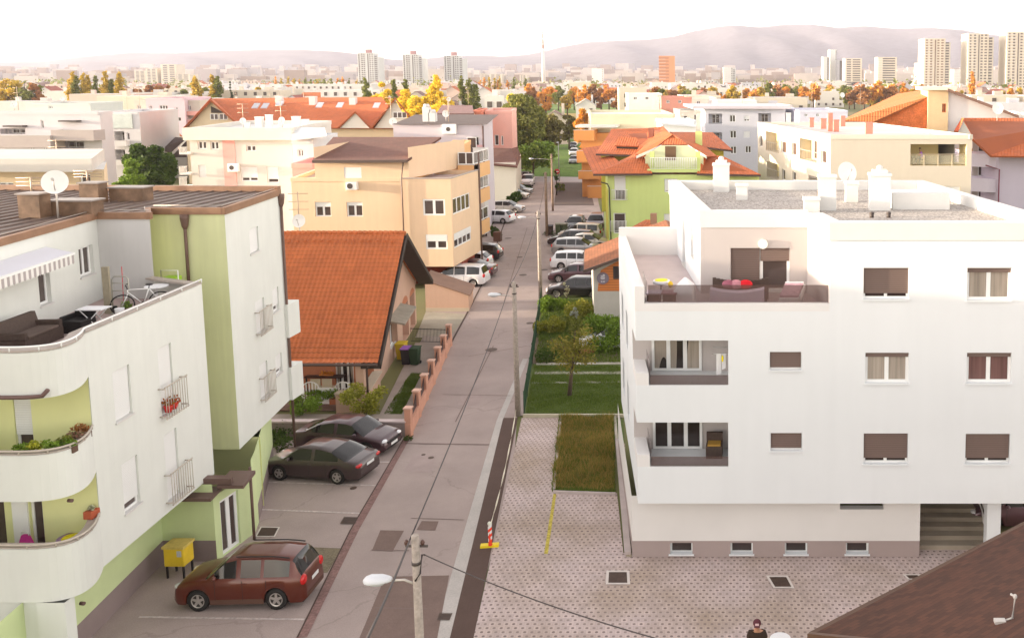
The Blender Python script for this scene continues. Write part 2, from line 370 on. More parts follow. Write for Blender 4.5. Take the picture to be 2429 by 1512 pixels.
for p in (((975,1228),(1100,1232)),((970,1305),(880,1303)),((890,1440),(1010,1443)),((1050,935),(1210,938)),((1110,845),(1250,820)),((1140,720),(1275,716)),((1170,640),(1280,633)),((1195,560),(1290,556)),((1210,500),(1300,498)),((1215,455),(1300,452)),((1195,715),(1250,540)),((1080,1000),(1170,820))):
    strip('road_joint',p,.05,.011,M('joint_grey',(.19,.135,.12)))
WP=M('parking_paint',(.55,.47,.44),.8,.3,2.5,fine=.25,bscale=9)
for p in (((606,1142),(893,1151)),((606,1207),(862,1217)),((330,1462),(722,1468)),((520,1095),(925,1095)),):
    strip('parking_line',p,.09,.011,WP)
sheet('grass_paver_strip',[(700,1295),(811,1299),(776,1357),(640,1352)],.010,M('mossy_pavers',(.20,.165,.11),.95,.3,2.5,bump=.5,bscale=14,fine=.3))
# paved forecourt on the right
def M_pav():
    m=bpy.data.materials.new('dotted_pavers'); t,b=nodes(m); N=t.nodes.new; L=t.links.new
    tc=N("ShaderNodeTexCoord"); sx=N("ShaderNodeSeparateXYZ"); L(tc.outputs['Object'],sx.inputs[0])
    v=mathn(t,'DIVIDE',sx.outputs[1],.205); row=mathn(t,'FLOOR',v)
    u=mathn(t,'ADD',mathn(t,'DIVIDE',mathn(t,'ADD',sx.outputs[0],mathn(t,'MULTIPLY',sx.outputs[1],.08)),.215),mathn(t,'MULTIPLY',row,.45))
    fu=mathn(t,'MULTIPLY',mathn(t,'SUBTRACT',mathn(t,'FRACT',u),.5),.215); fv=mathn(t,'MULTIPLY',mathn(t,'SUBTRACT',mathn(t,'FRACT',v),.5),.205)
    d=mathn(t,'SQRT',mathn(t,'ADD',mathn(t,'MULTIPLY',fu,fu),mathn(t,'MULTIPLY',fv,fv)))
    dot=mathn(t,'LESS_THAN',d,.048)
    jn=mathn(t,'MAXIMUM',mathn(t,'GREATER_THAN',mathn(t,'ABSOLUTE',fu),.102),mathn(t,'GREATER_THAN',mathn(t,'ABSOLUTE',fv),.097))
    n=N("ShaderNodeTexNoise"); n.inputs['Scale'].default_value=.35; n.inputs['Detail'].default_value=7; L(tc.outputs['Object'],n.inputs[0])
    cb=N("ShaderNodeCombineXYZ"); L(mathn(t,'FLOOR',u),cb.inputs[0]); L(row,cb.inputs[1]); wn=N("ShaderNodeTexWhiteNoise"); wn.noise_dimensions='2D'; L(cb.outputs[0],wn.inputs['Vector'])
    mr=N("ShaderNodeMapRange"); mr.inputs[1].default_value=.4; mr.inputs[2].default_value=.68; L(n.outputs[0],mr.inputs[0])
    base=mixc(t,mr.outputs[0],(.52,.42,.40),(.38,.295,.235))
    base=mixc(t,1.0,base,mathn(t,'ADD',.9,mathn(t,'MULTIPLY',wn.outputs[0],.2)),'MULTIPLY')
    base=mixc(t,mathn(t,'MULTIPLY',jn,.3),base,(.2,.15,.13))
    c=mixc(t,mathn(t,'MULTIPLY',dot,mathn(t,'ADD',.52,mathn(t,'MULTIPLY',wn.outputs[0],.35))),base,(.135,.09,.085)); L(c,b.inputs['Base Color']); b.inputs['Roughness'].default_value=.9
    bp=N("ShaderNodeBump"); bp.inputs['Strength'].default_value=.5; bp.inputs['Distance'].default_value=.02; L(mathn(t,'SUBTRACT',1.0,mathn(t,'MAXIMUM',dot,jn)),bp.inputs['Height']); L(bp.outputs[0],b.inputs['Normal'])
    return m
PAV=M_pav()
sheet('paved_forecourt',[(1020,1700),(1103,1600),(1237,990),(1328,990),(1311,1162),(1463,1168),(1478,1310),(1700,1300),(2700,1300),(2900,1700)],.004,PAV)
def M_soil(): return M('garden_soil',(.16,.12,.08),1,.3,.8,bump=.6,bscale=8,fine=.2)
GR=M('lawn_base',(.10,.135,.035),1,.35,.5,bump=.6,bscale=12,fine=.35)
sheet('dry_grass_bed',[(1328,992),(1455,992),(1457,1168),(1311,1161)],.012,M('dry_bed_soil',(.13,.10,.035),1,.35,1.2,fine=.3,bscale=8))
sheet('garden_lawn',[(1243,985),(1478,985),(1478,700),(1290,700)],.008,GR)
sheet('garden_soil',[(1262,862),(1478,862),(1478,800),(1270,800)],.012,M_soil())
for p in ([(1268,880),(1475,880),(1475,886),(1267,886)],[(1272,860),(1475,858),(1475,863),(1271,865)],[(1262,905),(1475,903),(1475,907),(1261,909)]):
    sheet('garden_path',p,.03,M('path_slabs',(.40,.37,.30),.9,.3,2))
sheet('garden_lawn',[(1455,992),(1478,992),(1480,1048),(1458,1048)],.012,GR)
# kerbs of the bed: real steps
def kerb(name,pts,w,h,mat):
    P=[g(*p) for p in pts]; b=MB()
    for a,c in zip(P[:-1],P[1:]):
        d=(c-a).normalized(); n=Vector((-d.y,d.x,0))*w
        b.obox(a,c-a,n,(0,0,h))
    o=b.build(name,mat); o['kind']='structure'; return o
KM=M('kerb_concrete',(.47,.40,.38),.9,.12,2)
kerb('kerb',[(1328,992),(1311,1163)],.09,.10,KM); kerb('kerb',[(1311,1169),(1459,1174)],.08,.10,KM); kerb('kerb',[(1459,1046),(1481,1316)],.22,.12,KM)
kerb('kerb',[(1455,992),(1459,1046)],.12,.14,M('kerb_old',(.4,.36,.3)))
sheet('pebble_strip',[(1466,1050),(1482,1050),(1498,1320),(1484,1318)],.02,M('pebbles',(.36,.30,.22),.9,.2,2,bump=1,bscale=18,fine=.6))
# yellow tactile line
sheet('yellow_line',[(1312,1170),(1319,1170),(1299,1312),(1290,1312)],.010,M('yellow_paint_worn',(.50,.40,.07),.85,.3,5,fine=.35,bscale=12))
# park beyond the junction
PK=M('park_grass',(.10,.17,.02),1,.35,.12,fine=.3,bscale=1.5)
sheet('park_lawn',[(1100,415),(1600,424),(1600,330),(1440,232),(1340,232),(1100,330)],.006,PK)
sheet('park_path',[(1150,398),(1215,391),(1275,384),(1283,388),(1215,396),(1150,404)],.02,M('gravel_path',(.42,.36,.27),1,.15,.5))
sheet('park_path',[(1290,340),(1380,336),(1380,340),(1290,345)],.02,MAT['gravel_path'])
sheet('brown_field',[(1320,330),(1365,330),(1362,310),(1322,310)],.02,M('ploughed_field',(.24,.17,.08),1,.2,.3))
sheet('far_field',[(1310,268),(1480,268),(1480,247),(1310,247)],.02,M('far_meadow',(.16,.24,.05),1,.2,.05)); sheet('far_field',[(1310,282),(1480,282),(1480,269),(1310,269)],.02,M('far_stubble',(.42,.30,.10),1,.2,.05))
# house plot ground
sheet('house_plot',[(640,995),(958,995),(1068,800),(1005,795),(900,985),(655,985)],.012,M('plot_concrete',(.36,.30,.26),.9,.15,.8))
sheet('house_lawn',[(905,990),(948,990),(1000,885),(975,885)],.03,GR)
sheet('house_yard',[(985,800),(1066,800),(1108,745),(1010,738)],.010,M('yard_concrete',(.37,.33,.26),.95,.2,.6,fine=.12))
sheet('house_path',[(895,992),(922,992),(1003,812),(985,812)],.04,M('plot_concrete',(.36,.30,.26)))
sheet('verge_grass',[(637,1065),(700,1040),(690,1030),(640,1030)],.02,GR)
# ================= WHITE APARTMENT BUILDING (right) =================
WH=M('white_render',(.72,.74,.755),.9,.03,.25,bump=.08,bscale=60,streak=.03)
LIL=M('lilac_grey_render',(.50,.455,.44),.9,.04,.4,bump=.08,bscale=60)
BRS=M_slat('brown_roller_shutter',(.165,.112,.095),.065,.55)
M_glass('window_glass',(.075,.055,.05),.08); DG=M_glass('dark_glass',(.045,.032,.03)); CG=M_glass('curtained_glass',curt=.55,ccol=(.42,.36,.30)); CG2=M_glass('curtained_glass_wine',curt=.5,ccol=(.20,.11,.10))
Y2=g(1500,1320).y; YU=Y2-.6
zU=lambda y,Y=None: aY(1821,y,Y or YU).z
xU=lambda x,y,Y=None: aY(x,y,Y or YU).x
sx_=-.215
FL=Vector((xU(1506,760),YU,0)); FRx=9.7; BY=YU+9.9; RZ=zU(530); PZ=zU(720); OB=zU(1193)
wb=thing('apartment_building','white modern apartment block with terrace and brown roller shutters, right of the paved forecourt','apartment building',(FL.x,FL.y,0))
Ff=Fac(FL,(FRx,YU)); SL=Vector((FL.x+sx_*9.9,BY,0)); Fs=Fac(SL,FL)
holes=[]
W=[(2048,635,2154,709,'part'),(2294,635,2397,712,'open'),(1825,834,1900,877,'sh'),(2052,836,2154,908,'open2'),(2293,836,2397,908,'open3'),(1827,1026,1901,1068,'sh'),(2048,1027,2152,1099,'part'),(2290,1028,2393,1099,'part2')]
for w_ in W: r=Ff.rect(*w_[:4]); holes.append((*r,.14))
lg=[]
for y0,y1 in ((807,913),(1001,1106)):
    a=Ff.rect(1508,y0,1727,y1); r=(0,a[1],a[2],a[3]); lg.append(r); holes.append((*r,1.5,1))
b=MB()
ut=Ff.uz(1967,700)[0]                      # terrace end
wall(b,Ff,OB,PZ,[h for h in holes],0,ut,0,0); wall(b,Ff,OB,RZ,holes,ut,Ff.L,0,0)
# side facade towards the street
def su(yd): return Fs.L-yd/abs(Fs.d.y)
sh=[(su(1.5),Fs.L,r[2],r[3],0) for r in lg]
sw=[]
for k,z in enumerate((7.0,4.2)): sw.append((su(5.2),su(4.2),z-.8,z+.6,.14)); sw.append((su(8.2),su(7.0),z-.8,z+.6,.14))
wall(b,Fs,OB,zU(679),sh+sw,0,Fs.L,0,0)
bk=Fac((FRx+sx_*9.9,BY),SL); wall(b,bk,OB,zU(679)); wall(b,Fac((FRx,YU),(FRx+sx_*9.9,BY)),OB,RZ)
b.poly([(FL.x,YU,OB),(SL.x,BY,OB),(FRx+sx_*9.9,BY,OB),(FRx,YU,OB)])
xe=FL.x+sx_*1.5
for r in lg:
    b.poly([(xe,YU+1.5,r[2]),(FL.x,YU+1.5,r[2]),(FL.x,YU+1.5,r[3]),(xe,YU+1.5,r[3])],1); b.poly([(FL.x,YU,r[2]),(FL.x,YU+1.5,r[2]),(xe,YU+1.5,r[2])]); b.poly([(FL.x,YU,r[3]),(xe,YU+1.5,r[3]),(FL.x,YU+1.5,r[3])])
b.build('wall',[WH,LIL],wb)
# parapets of the terrace: side (thick) and back, floor
TZ=PZ-.25; p=MB()
t_in=.32
d=Fs.d
p.obox(Vector((FL.x-.004,YU-.004,TZ)),(t_in,0,0),(sx_*9.6,9.6,0),(0,0,zU(679)-TZ+.003))
p.obox(Vector((FL.x+sx_*9.6,YU+9.6,TZ)),(4,0,0),(0,.3,0),(0,0,zU(679)-TZ+.35))
F0=Fac(FL,(FRx,YU)); F0.box(p,t_in,ut,TZ,PZ+.003,-.25,0.003)
p.build('terrace_parapet',[M('terrace_parapet_render',(.72,.70,.69),.9,.05,.5)],wb)
tf=MB(); tf.poly([(FL.x+.1,YU+.1,TZ),(FL.x+7,YU+.1,TZ),(FL.x+7+sx_*9,YU+9.6,TZ),(FL.x+sx_*9.6+.1,YU+9.6,TZ)]); tf.build('terrace_floor',M('lilac_paving',(.50,.42,.42),.8,.1,1.5),wb)
# upper room behind the terrace
s2=(503-182)/(EH-RZ); YR=FD/s2*1.0
YR=g(1660,503,RZ).y; A2=g(1660,503,RZ); B2=g(1915,503,RZ); C2=Ff.p(ut,0)
Fr=Fac(A2,B2); Fq=Fac(B2,C2); Fl=Fac((A2.x+sx_*9.8,YR+9.8),A2)
u=MB()
dr=Fr.rect(1732,588,1872,688); drh=[(dr[0],dr[1],TZ+.05,dr[3],.16)]
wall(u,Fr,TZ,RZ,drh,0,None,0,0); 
Fq2=Fac(B2,C2); wall(u,Fac(C2,B2) if False else Fac(B2,C2),TZ,RZ)
lw=[Fl.rect(1628,580,1634,632),]; lw=[(Fl.L-2.6,Fl.L-1.9,TZ+.9,TZ+2.3,.14),(Fl.L-5.4,Fl.L-4.4,TZ+.05,TZ+2.2,.14)]
wall(u,Fl,TZ,RZ,lw,0,None,1,1)
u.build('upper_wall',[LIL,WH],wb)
for h in lw: win(Fl,h,wb,1,glass=CG)
# terrace door: closed shutter left, open right with shutter box half down
m_=lerp(dr[0],dr[1],.50)
win(Fr,(dr[0],m_,TZ+.05,dr[3]),wb,1,sh=1,shm=BRS,name='terrace_door',dep=.16); win(Fr,(m_,dr[1],TZ+.05,dr[3]),wb,1,sh=.28,shm=BRS,name='terrace_door',dep=.16,fw=.1)
# lamp
lm=MB(); c=Fr.p(*Fr.uz(1809,578)); lm.tube([c,c+Fr.n*.08],.17,20); lm.build('wall_lamp',M('lamp_glass',(.8,.8,.75),.4,0),wb)
q=MB(); ud,zd=Fr.uz(1915,640); c=Vector((C2.x-.08,YU+.9,0)); q.tube([(c.x,c.y,TZ),(c.x,c.y,TZ+1.5)],.035,8); q.tube([(c.x,c.y,TZ+1.35),(c.x,c.y,TZ+1.5)],.06,8); q.build('rail_post',M('dark_metal',(.07,.055,.05),.5,.05),wb)
# flat roof with gravel + white parapets
rf=MB(); RP=[A2,B2,C2,Vector((FRx,YU,0)),Vector((FRx+sx_*12.2,YU+12.2,0)),Vector((A2.x+sx_*9.8,YU+12.2,0))]
ZG=RZ-.35
rf.poly([(p_.x,p_.y,ZG) for p_ in RP]); GV=M('roof_gravel',(.40,.36,.33),.95,.15,1.2,bump=1,bscale=14,fine=.55); rf.build('gravel_roof',GV,wb)
pr=MB(); pw=.42
for i in range(len(RP)):
    a=Vector((RP[i].x,RP[i].y,0)); c=Vector((RP[(i+1)%6].x,RP[(i+1)%6].y,0)); F=Fac(a,c)
    h=.004*i
    F.box(pr,-.02 if i not in(1,) else pw,F.L+(.0 if i!=1 else .02),ZG-.2,RZ+.03+h,-pw,.035)
pr.build('roof_parapet',M('parapet_sheet_white',(.66,.65,.63),.6,.05,.8),wb)
# back wall of upper storey
q=MB(); wall(q,Fac(RP[3],RP[4]),TZ,RZ); wall(q,Fac(RP[4],RP[5]),TZ,RZ); q.build('upper_wall',WH,wb)
# windows
for w_,h in zip(W,holes):
    k=w_[4]; lowz=h[2]
    if k=='sh': win(Ff,h,wb,1,sh=1,shm=BRS,sillm=WH)
    elif k in('part','part2'): win(Ff,h,wb,2,sh=.88,shm=BRS,glass=DG,sillm=WH)
    else: win(Ff,h,wb,2,sh=.08,shm=BRS,glass={'open':CG,'open2':CG,'open3':CG2}[k],fw=.09,sillm=WH)
# loggias
WD=M('wicker_brown',(.07,.045,.03),.7,.2,8)
for i,r in enumerate(lg):
    Fb=Fac(Ff.p(0,0,-1.5),Ff.p(r[1],0,-1.5))
    x0,x1=Fb.uz(1546,850)[0],Fb.uz(1664,850)[0]
    f=win(Fb,(x0,x1,r[2]+.02,r[3]-.02),wb,3,name='balcony_door',dep=-.04,glass=CG if i==0 else M_glass('dark_glass_soft',curt=.2,ccol=(.2,.13,.1)),fw=.09,sill=False)
    gl=MB(); Ff.box(gl,.45,r[1],r[2]-.02,r[2]+.33,-.06,-.045)
    gl.obox(Ff.p(.45,r[2]+.02,-.06),(sx_*1.3,1.3,0),(.012,0,0),(0,0,.8)); gl.build('glass_balustrade',M_tint('tinted_glass',(.12,.07,.065),.5),wb)
    q=MB(); q.obox(Ff.p(0,r[2],0),(.42,0,0),(sx_*1.5,1.5,0),(0,0,.42)); q.build('balcony_parapet',M('terrace_parapet_render',(.7,.7,.7)),wb)
    # laundry bars
    q=MB()
    for dz in (.0,-.22): a=Ff.p(Ff.uz(1688,834)[0],0,-.5); z=Ff.uz(1688,834)[1]+dz; q.tube([(a.x,a.y,z),(Ff.p(r[1],0,-.5).x,a.y,z)],.015,6)
    q.build('drying_rack',PVC(),wb)
gl=MB(); Ff.box(gl,t_in+.1,ut-.02,PZ+.01,PZ+.02+(zU(679)-PZ),-.14,-.125); gl.obox(Vector((FL.x+t_in+.06,YU+.14,TZ)),(sx_*1.6,1.6,0),(.012,0,0),(0,0,.95)); gl.build('glass_balustrade',MAT['tinted_glass'],wb)
# lower storey
b=MB(); LA=g(1500,1320); LB=g(2180,1321); Flo=Fac((LA.x,Y2),(LB.x,Y2)); PLZ=aY(1821,1281,Y2).z
lh=[]
for x in (1589,1732,1861,2006): r=Flo.rect(x,1286,x+53,1314); lh.append((r[0],r[1],r[2],r[3],.22))
wall(b,Flo,0,PLZ,lh,0,None,1,2); b2=Vector((0,.012,0))
F_=Fac((LA.x,Y2-.015),(LB.x,Y2-.015)); ah=F_.rect(1992,1197,2095,1207); wall(b,F_,PLZ,OB,[(ah[0],ah[1],ah[2],OB,.3)],0,None,0,0)
for F2 in (Fac((LA.x+sx_*9,Y2+9),(LA.x,Y2)),Fac((LB.x,Y2),(LB.x,Y2+9))): wall(b,F2,0,PLZ,(),0,None,1); wall(b,F2,PLZ,OB,(),0,None,0)
b.build('lower_wall',[M('offwhite_render',(.70,.68,.66),.9,.05,.5),M('plinth_render',(.36,.29,.275),.9,.08,.6),WH],wb)
for h in lh: win(Flo,h,wb,1,dep=.2,fw=.05,sh=0,glass=DG,det=2,sill=False,name='basement_window'); q=MB(); Flo.box(q,h[0]-.05,h[1]+.05,h[2]-.015,h[2]+.03,-.2,.07); q.build('sill',WH,wb)
# open stair under the block + pillar + rail
st=MB(); SLm=M('stair_concrete',(.33,.28,.22),.9,.15,1.2)
for i in range(8): st.box(LB.x+.02,Y2+.5+i*.38,0,LB.x+2.55,Y2+.5+(i+1)*.38,.155*(i+1))
st.build('stair',SLm,wb)
st=MB(); st.box(LB.x+2.55,Y2+.1,0,LB.x+2.7,Y2+4,1.6); st.build('stair_side_wall',M('offwhite_render',(.7,.7,.7)),wb)
st=MB(); st.tube([(LB.x+2.45,Y2+.4,.95),(LB.x+2.3,Y2+3.2,2.1)],.03,8); st.build('handrail',M('dark_metal',(.07,.07,.07)),wb)
pc=aY(2352,1250,Y2+.2); st=MB(); st.box(pc.x-.25,Y2-.1,0,pc.x+.22,Y2+.35,OB); st.build('pillar',WH,wb)
st=MB(); wall(st,Fac((LB.x,Y2+6),(FRx+2,Y2+6)),0,OB+.1); st.build('rear_wall',M('stair_concrete',(.3,.3,.3)),wb)
# roof chimneys
CW=M('chimney_white',(.66,.65,.63),.8,.06,1.0)
def chimney(par,px,yb,yt,w_px,z0,mat,cap=True,dep=None,pot=False,name='chimney'):
    a=g(px,yb,z0); zt=aY(px,yt,a.y).z; w=w_px/(FD/a.y)
    q=MB(); d_=dep or w*.75; q.box(a.x-w/2,a.y,z0,a.x+w/2,a.y+d_,zt)
    if cap: q.box(a.x-w/2-.035,a.y-.035,zt-.10,a.x+w/2+.035,a.y+d_+.035,zt-.003)
    if pot: q.tube([(a.x,a.y+d_/2,zt),(a.x,a.y+d_/2,zt+.25),(a.x,a.y+d_/2,zt+.3)],[.14,.12,.05],10); q.box(a.x-w*.35,a.y,zt,a.x+w*.35,a.y+d_,zt+.12)
    return q.build(name,mat,par,bevel=.01)
chimney(wb,1710,456,388,38,ZG,CW,pot=True); chimney(wb,1759,475,437,27,ZG,CW); chimney(wb,1962,500,416,42,ZG,CW); chimney(wb,2087,500,412,50,ZG,CW,pot=True)
chimney(wb,2020,480,432,30,ZG,CW); chimney(wb,1925,505,470,38,ZG,CW,dep=.6); 
q=MB(); a=g(2190,497,ZG); q.box(a.x-1.2,a.y,ZG,a.x+1.0,a.y+1.3,RZ+.28); q.build('roof_box',CW,wb)
for x,y in ((1942,464),(2067,516),(2107,516)):
    a=g(x,y,ZG); q=MB(); q.tube([(a.x,a.y,ZG),(a.x,a.y,ZG+.15)],.08,10); q.ell((a.x,a.y,ZG+.16),.10,.10,.06,10,4); q.build('roof_vent',M('dark_metal',(.07,.07,.07)),wb)
def dish(name,label,c,r,face,par=None,col=(.80,.78,.74),tilt=.3,mast=1.0,group=None):
    """satellite dish: shallow bowl, feed arm and mast"""
    t=thing(name,label,'satellite dish',c-Vector((0,0,mast)),group); q=MB(); f=Vector(face).normalized(); f=(f+Vector((0,0,tilt))).normalized()
    a=f.cross(Vector((0,0,1))).normalized(); b_=f.cross(a).normalized(); n,m=24,5; k=len(q.v)
    for i in range(m+1):
        rr=r*i/m; dd=(rr/r)**2*r*.22
        for j in range(n): an=2*math.pi*j/n; q.v.append(tuple(c+a*math.cos(an)*rr+b_*math.sin(an)*rr*1.08+f*dd))
    for i in range(m):
        for j in range(n): q.f.append((k+i*n+j,k+i*n+(j+1)%n,k+(i+1)*n+(j+1)%n,k+(i+1)*n+j)); q.m.append(0); q.uv.append(None); q.sm.append(True)
    q.build('dish',M('dish_paint',col,.5,.05),t)
    q=MB(); q.tube([c-b_*r*.0-Vector((0,0,mast)),c-Vector((0,0,.0))-f*.06],.03,8); q.build('mast',M('galvanised',(.5,.46,.42),.5,.1,metal=.4),t)
    q=MB(); e=c+f*r*1.05+b_*0; lo=c-Vector((0,0,r*.95))+f*r*.2; q.tube([lo,e],.018,6); q.tube([e,e+f*.1],.045,8); q.build('feed_arm',MAT['galvanised'],t); return t
c=g(2008,470,ZG); c=aY(2007,410,c.y+.4); dish('satellite_dish','large white satellite dish on the gravel roof of the white block',c,24/(FD/c.y),(.35,-1,0),mast=c.z-ZG,tilt=.35)
# ================= GREEN-WHITE APARTMENT BUILDING (left) =================
MW=M('pale_mint_render',(.69,.70,.66),.9,.05,.5,bump=.1,bscale=50,streak=.05)
GRN=M('light_green_render',(.64,.66,.38),.9,.06,.5,bump=.1,bscale=50,streak=.10)
YG=M('yellow_green_render',(.74,.75,.38),.9,.06,.5,bump=.1,bscale=50)
LV=M('greyish_lilac_render',(.58,.57,.56),.9,.05,.5,bump=.1,bscale=50,streak=.06)
PG=M('plinth_grey_brown',(.27,.21,.20),.9,.12,.6)
LW=M('salmon_paving',(.45,.34,.32),.9,.2,1.2)
ZB,ZP,ZE=2.75,9.5,11.7
lb=thing('apartment_building','pale green and white apartment block with curved balconies and rust brown flat roof','apartment building',(-20,30,0))
C0=Vector((*g(478,672,ZP).xy,0)); C1=Vector((*g(200,790,ZP).xy,0)); C2_=Vector((*g(50,836,ZP).xy,0)); C3=Vector((C2_.x-6,C2_.y+.05,0))
# path: near end of straight wall -> arc -> front wall going left ; ordered so outside is right of travel (left -> right -> far)
dd=(C0-C1).normalized()
pc_=C1; arc=[]
# bezier from front wall to straight wall
q0=C2_+Vector((-.3,0,0)); q1=Vector((g(150,838,ZP).x+.25,C2_.y,0)); q2=C1
for i in range(13):
    t=i/12; arc.append(q0*(1-t)**2+q1*2*t*(1-t)+q2*t*t)
path=[C3]+arc+[C0]
FS=Fac(C1,C0)
def seg_wall(mb,path,zs_list,thick=.18,mi=0,mtop=None):
    """swept thin wall, list of (z0,z1)"""
    n=len(path); inner=[]
    for i,p in enumerate(path):
        d=((path[min(i+1,n-1)]-path[i]).normalized()+(path[i]-path[max(i-1,0)]).normalized()).normalized() if 0<i<n-1 else (path[min(i+1,n-1)]-path[max(i-1,0)]).normalized()
        inner.append(p-Vector((d.y,-d.x,0))*thick)
    for z0,z1 in zs_list:
        for i in range(n-1):
            a,b,c,e=path[i],path[i+1],inner[i+1],inner[i]
            V=lambda p,z:(p.x,p.y,z)
            mb.poly([V(a,z0),V(b,z0),V(b,z1),V(a,z1)],mi,sm=True); mb.poly([V(c,z0),V(e,z0),V(e,z1),V(c,z1)],mi,sm=True)
            mb.poly([V(a,z1),V(b,z1),V(c,z1),V(e,z1)],mi if mtop is None else mtop); mb.poly([V(b,z0),V(a,z0),V(e,z0),V(c,z0)],mi)
    return inner
op1=(6.78,8.26); op2=(4.24,5.52)
uE1=FS.uz(212,915)[0]; uE2=uE1
E_=FS.p(uE1,0)                                            # end of the balcony opening on the straight wall
pb=[C3]+arc+[E_]
b=MB(); seg_wall(b,pb,[(ZB,op2[0]),(op2[1],op1[0]),(op1[1],ZP)])
wr=[(267,897,315,1005,1),(375,838,408,925,0),(287,1118,330,1228,.85),(388,1045,420,1125,0)]
hl=[]
for x0,y0,x1,y1,k in wr: r=FS.rect(x0,y0+ (0),x1,y1); hl.append(r)
# straight windows given by left/right px and top/bottom z
def hz(x0,x1,yt0,yb1,F=FS):
    u0=F.uz(x0,yt0)[0]; u1=F.uz(x1,yt0)[0]; zt=F.uz(x0,yt0)[1]; zb=F.uz(x1,yb1)[1]; return (u0,u1,zb,zt)
hl=[hz(268,310,915,975),hz(375,408,858,940),hz(290,330,1137,1200),hz(390,422,1068,1150)]
hl[1]=(hl[1][0],hl[1][1],5.85,8.05); hl[3]=(hl[3][0],hl[3][1],3.05,5.25); hl[0]=(hl[0][0],hl[0][1],6.55,8.05); hl[2]=(hl[2][0],hl[2][1],3.75,5.25)
wall(b,FS,ZB,ZP,[(*h,.15) for h in hl],uE1-.001,FS.L)
E2=E_; b.poly([tuple(E_)[:2]+(ZB,),(E_.x-.2,E_.y,ZB),(E_.x-.2,E_.y,ZP),tuple(E_)[:2]+(ZP,)])
N0=Vector((g(343,513,ZE).x,g(343,513,ZE).y,0)); N1=Vector((*g(428,483,ZE).xy,0)); K1=Vector((*g(568,1065,ZB).xy,0)); N1.y=K1.y; K2=Vector((*g(690,945,ZB).xy,0)); U0=Vector((*g(240,508,ZE).xy,0)); U1=Vector((*g(0,573,ZE).xy,0))
N0.y=U0.y=(N0.y+U0.y)/2
U1=U0+(U1-U0)*1.8
wall(b,Fac(C0,N0),ZB,ZP)
o=b.build('wall',[MW],lb)
for h in hl: pass
SHW=M_slat('white_roller_shutter',(.78,.78,.77))
win(FS,(*hl[0],),lb,1,sh=1,dep=.12); win(FS,hl[1],lb,1,sh=.98,dep=.12); win(FS,hl[2],lb,1,sh=.86,dep=.12); win(FS,hl[3],lb,1,sh=.98,dep=.12)
RM=M('rail_metal_light',(.48,.42,.36),.5,.15,3)
for h in (hl[1],hl[3]): rail(FS,h[0]-.12,h[1]+.35,h[2]-.05,h[2]+1.0,.22,lb,RM,.13)
fp=thing('flower_pots','red flower pots hung inside the upper french balcony of the pale green block','flower pots',FS.p(hl[1][0],5.9,.1))
for k in range(2):
    c=FS.p(hl[1][0]+.15+k*.3,hl[1][2]+.12,.12); q=MB(); q.tube([c,c+Vector((0,0,.22))],[.10,.14],10); q.build('pot',M('red_plastic',(.55,.02,.02),.4,.05),fp)
    q=MB(); 
    for j in range(60): a=c+Vector((random.gauss(0,.09),random.gauss(0,.09),.28+random.gauss(0,.06))); v=Vector((random.gauss(0,1),random.gauss(0,1),random.gauss(0,1))).normalized()*.05; w2=v.orthogonal().normalized()*.03; q.poly([a-v,a+w2,a+v,a-w2])
    q.build('flowers',M_leaf('red_flower_leaves',[(.5,.01,.01),(.10,.18,.02)]),fp)
# slabs, ceilings and back walls of the curved balconies
q=MB(); inner=[C3+Vector((0,.1,0))]+[lerp(p,Vector((C2_.x-1,E_.y,0)),.05)+Vector((0,.04,0)) for p in arc]+[E_-Vector((.12,0,0)),Vector((C3.x,E_.y,0))]
for z in (3.02,5.78): q.prism([(p.x,p.y) for p in inner],z-.28,z,0)
q.prism([(p.x,p.y) for p in inner],8.45,8.72,0)
q.build('balcony_slab',[YG],lb)
FB=Fac(Vector((C3.x,E_.y-.02,0)),Vector((E_.x-.01,E_.y-.02,0)))
q=MB(); d1=FB.rect(29,950,83,1075); d2=FB.rect(70,1216,112,1330); d3=FB.rect(-30,1216,22,1330)
H1=(d1[0],d1[1],5.8,8.1,.1); H2=(d2[0],d2[1],3.04,5.35,.1); H3=(d3[0],d3[1],3.04,5.35,.1)
wall(q,FB,3.0,8.5,[H1,H2,H3],0,None,0,0); q.build('balcony_back_wall',[YG],lb)
win(FB,H1,lb,1,sh=.66,name='balcony_door',dep=.1); win(FB,H2,lb,1,name='balcony_door',dep=.1); win(FB,H3,lb,1,name='balcony_door',dep=.1)
q=MB(); F=FB; F.box(q,d2[0]-.45,d2[0]-.02,3.04,5.4,0,.05); q.build('door_leaf',PVC(),lb)
# balcony hand rails along the curve + parapet coping
CO=M('coping_grey',(.42,.36,.32),.7,.15,2)
for z in (op2[0],op1[0]):
    q=MB(); pp=[Vector((p.x,p.y,z+.10)) for p in pb[:-1]]+[Vector((E_.x,E_.y,z+.10))]; q.tube(pp,.03,8); 
    for p in pp[1::3]: q.tube([p,p-Vector((0,0,.1))],.02,6)
    q.build('balcony_rail',RM,lb)
    q=MB(); seg_wall(q,[p+ (Vector((0,0,0))) for p in pb],[(z-.02,z+.03)],.26); q.build('coping',CO,lb)
q=MB(); seg_wall(q,path,[(ZP-.02,ZP+.04)],.36); seg_wall(q,[C0,N0],[(ZP-.02,ZP+.041)],.3); q.build('coping',CO,lb)
q=MB(); pp=[Vector((p.x,p.y,ZP+.14)) for p in path]; q.tube(pp,.028,8)
for p in pp[1::3]+[lerp(pp[-2],pp[-1],k/5) for k in range(6)]: q.tube([p,p-Vector((0,0,.12))],.018,6)
q.build('terrace_rail',PVC(),lb)
q=MB(); pp=[]; 
for i in range(8): p=path[i+1]; pp.append(Vector((p.x+.05,p.y-.09,8.35)))
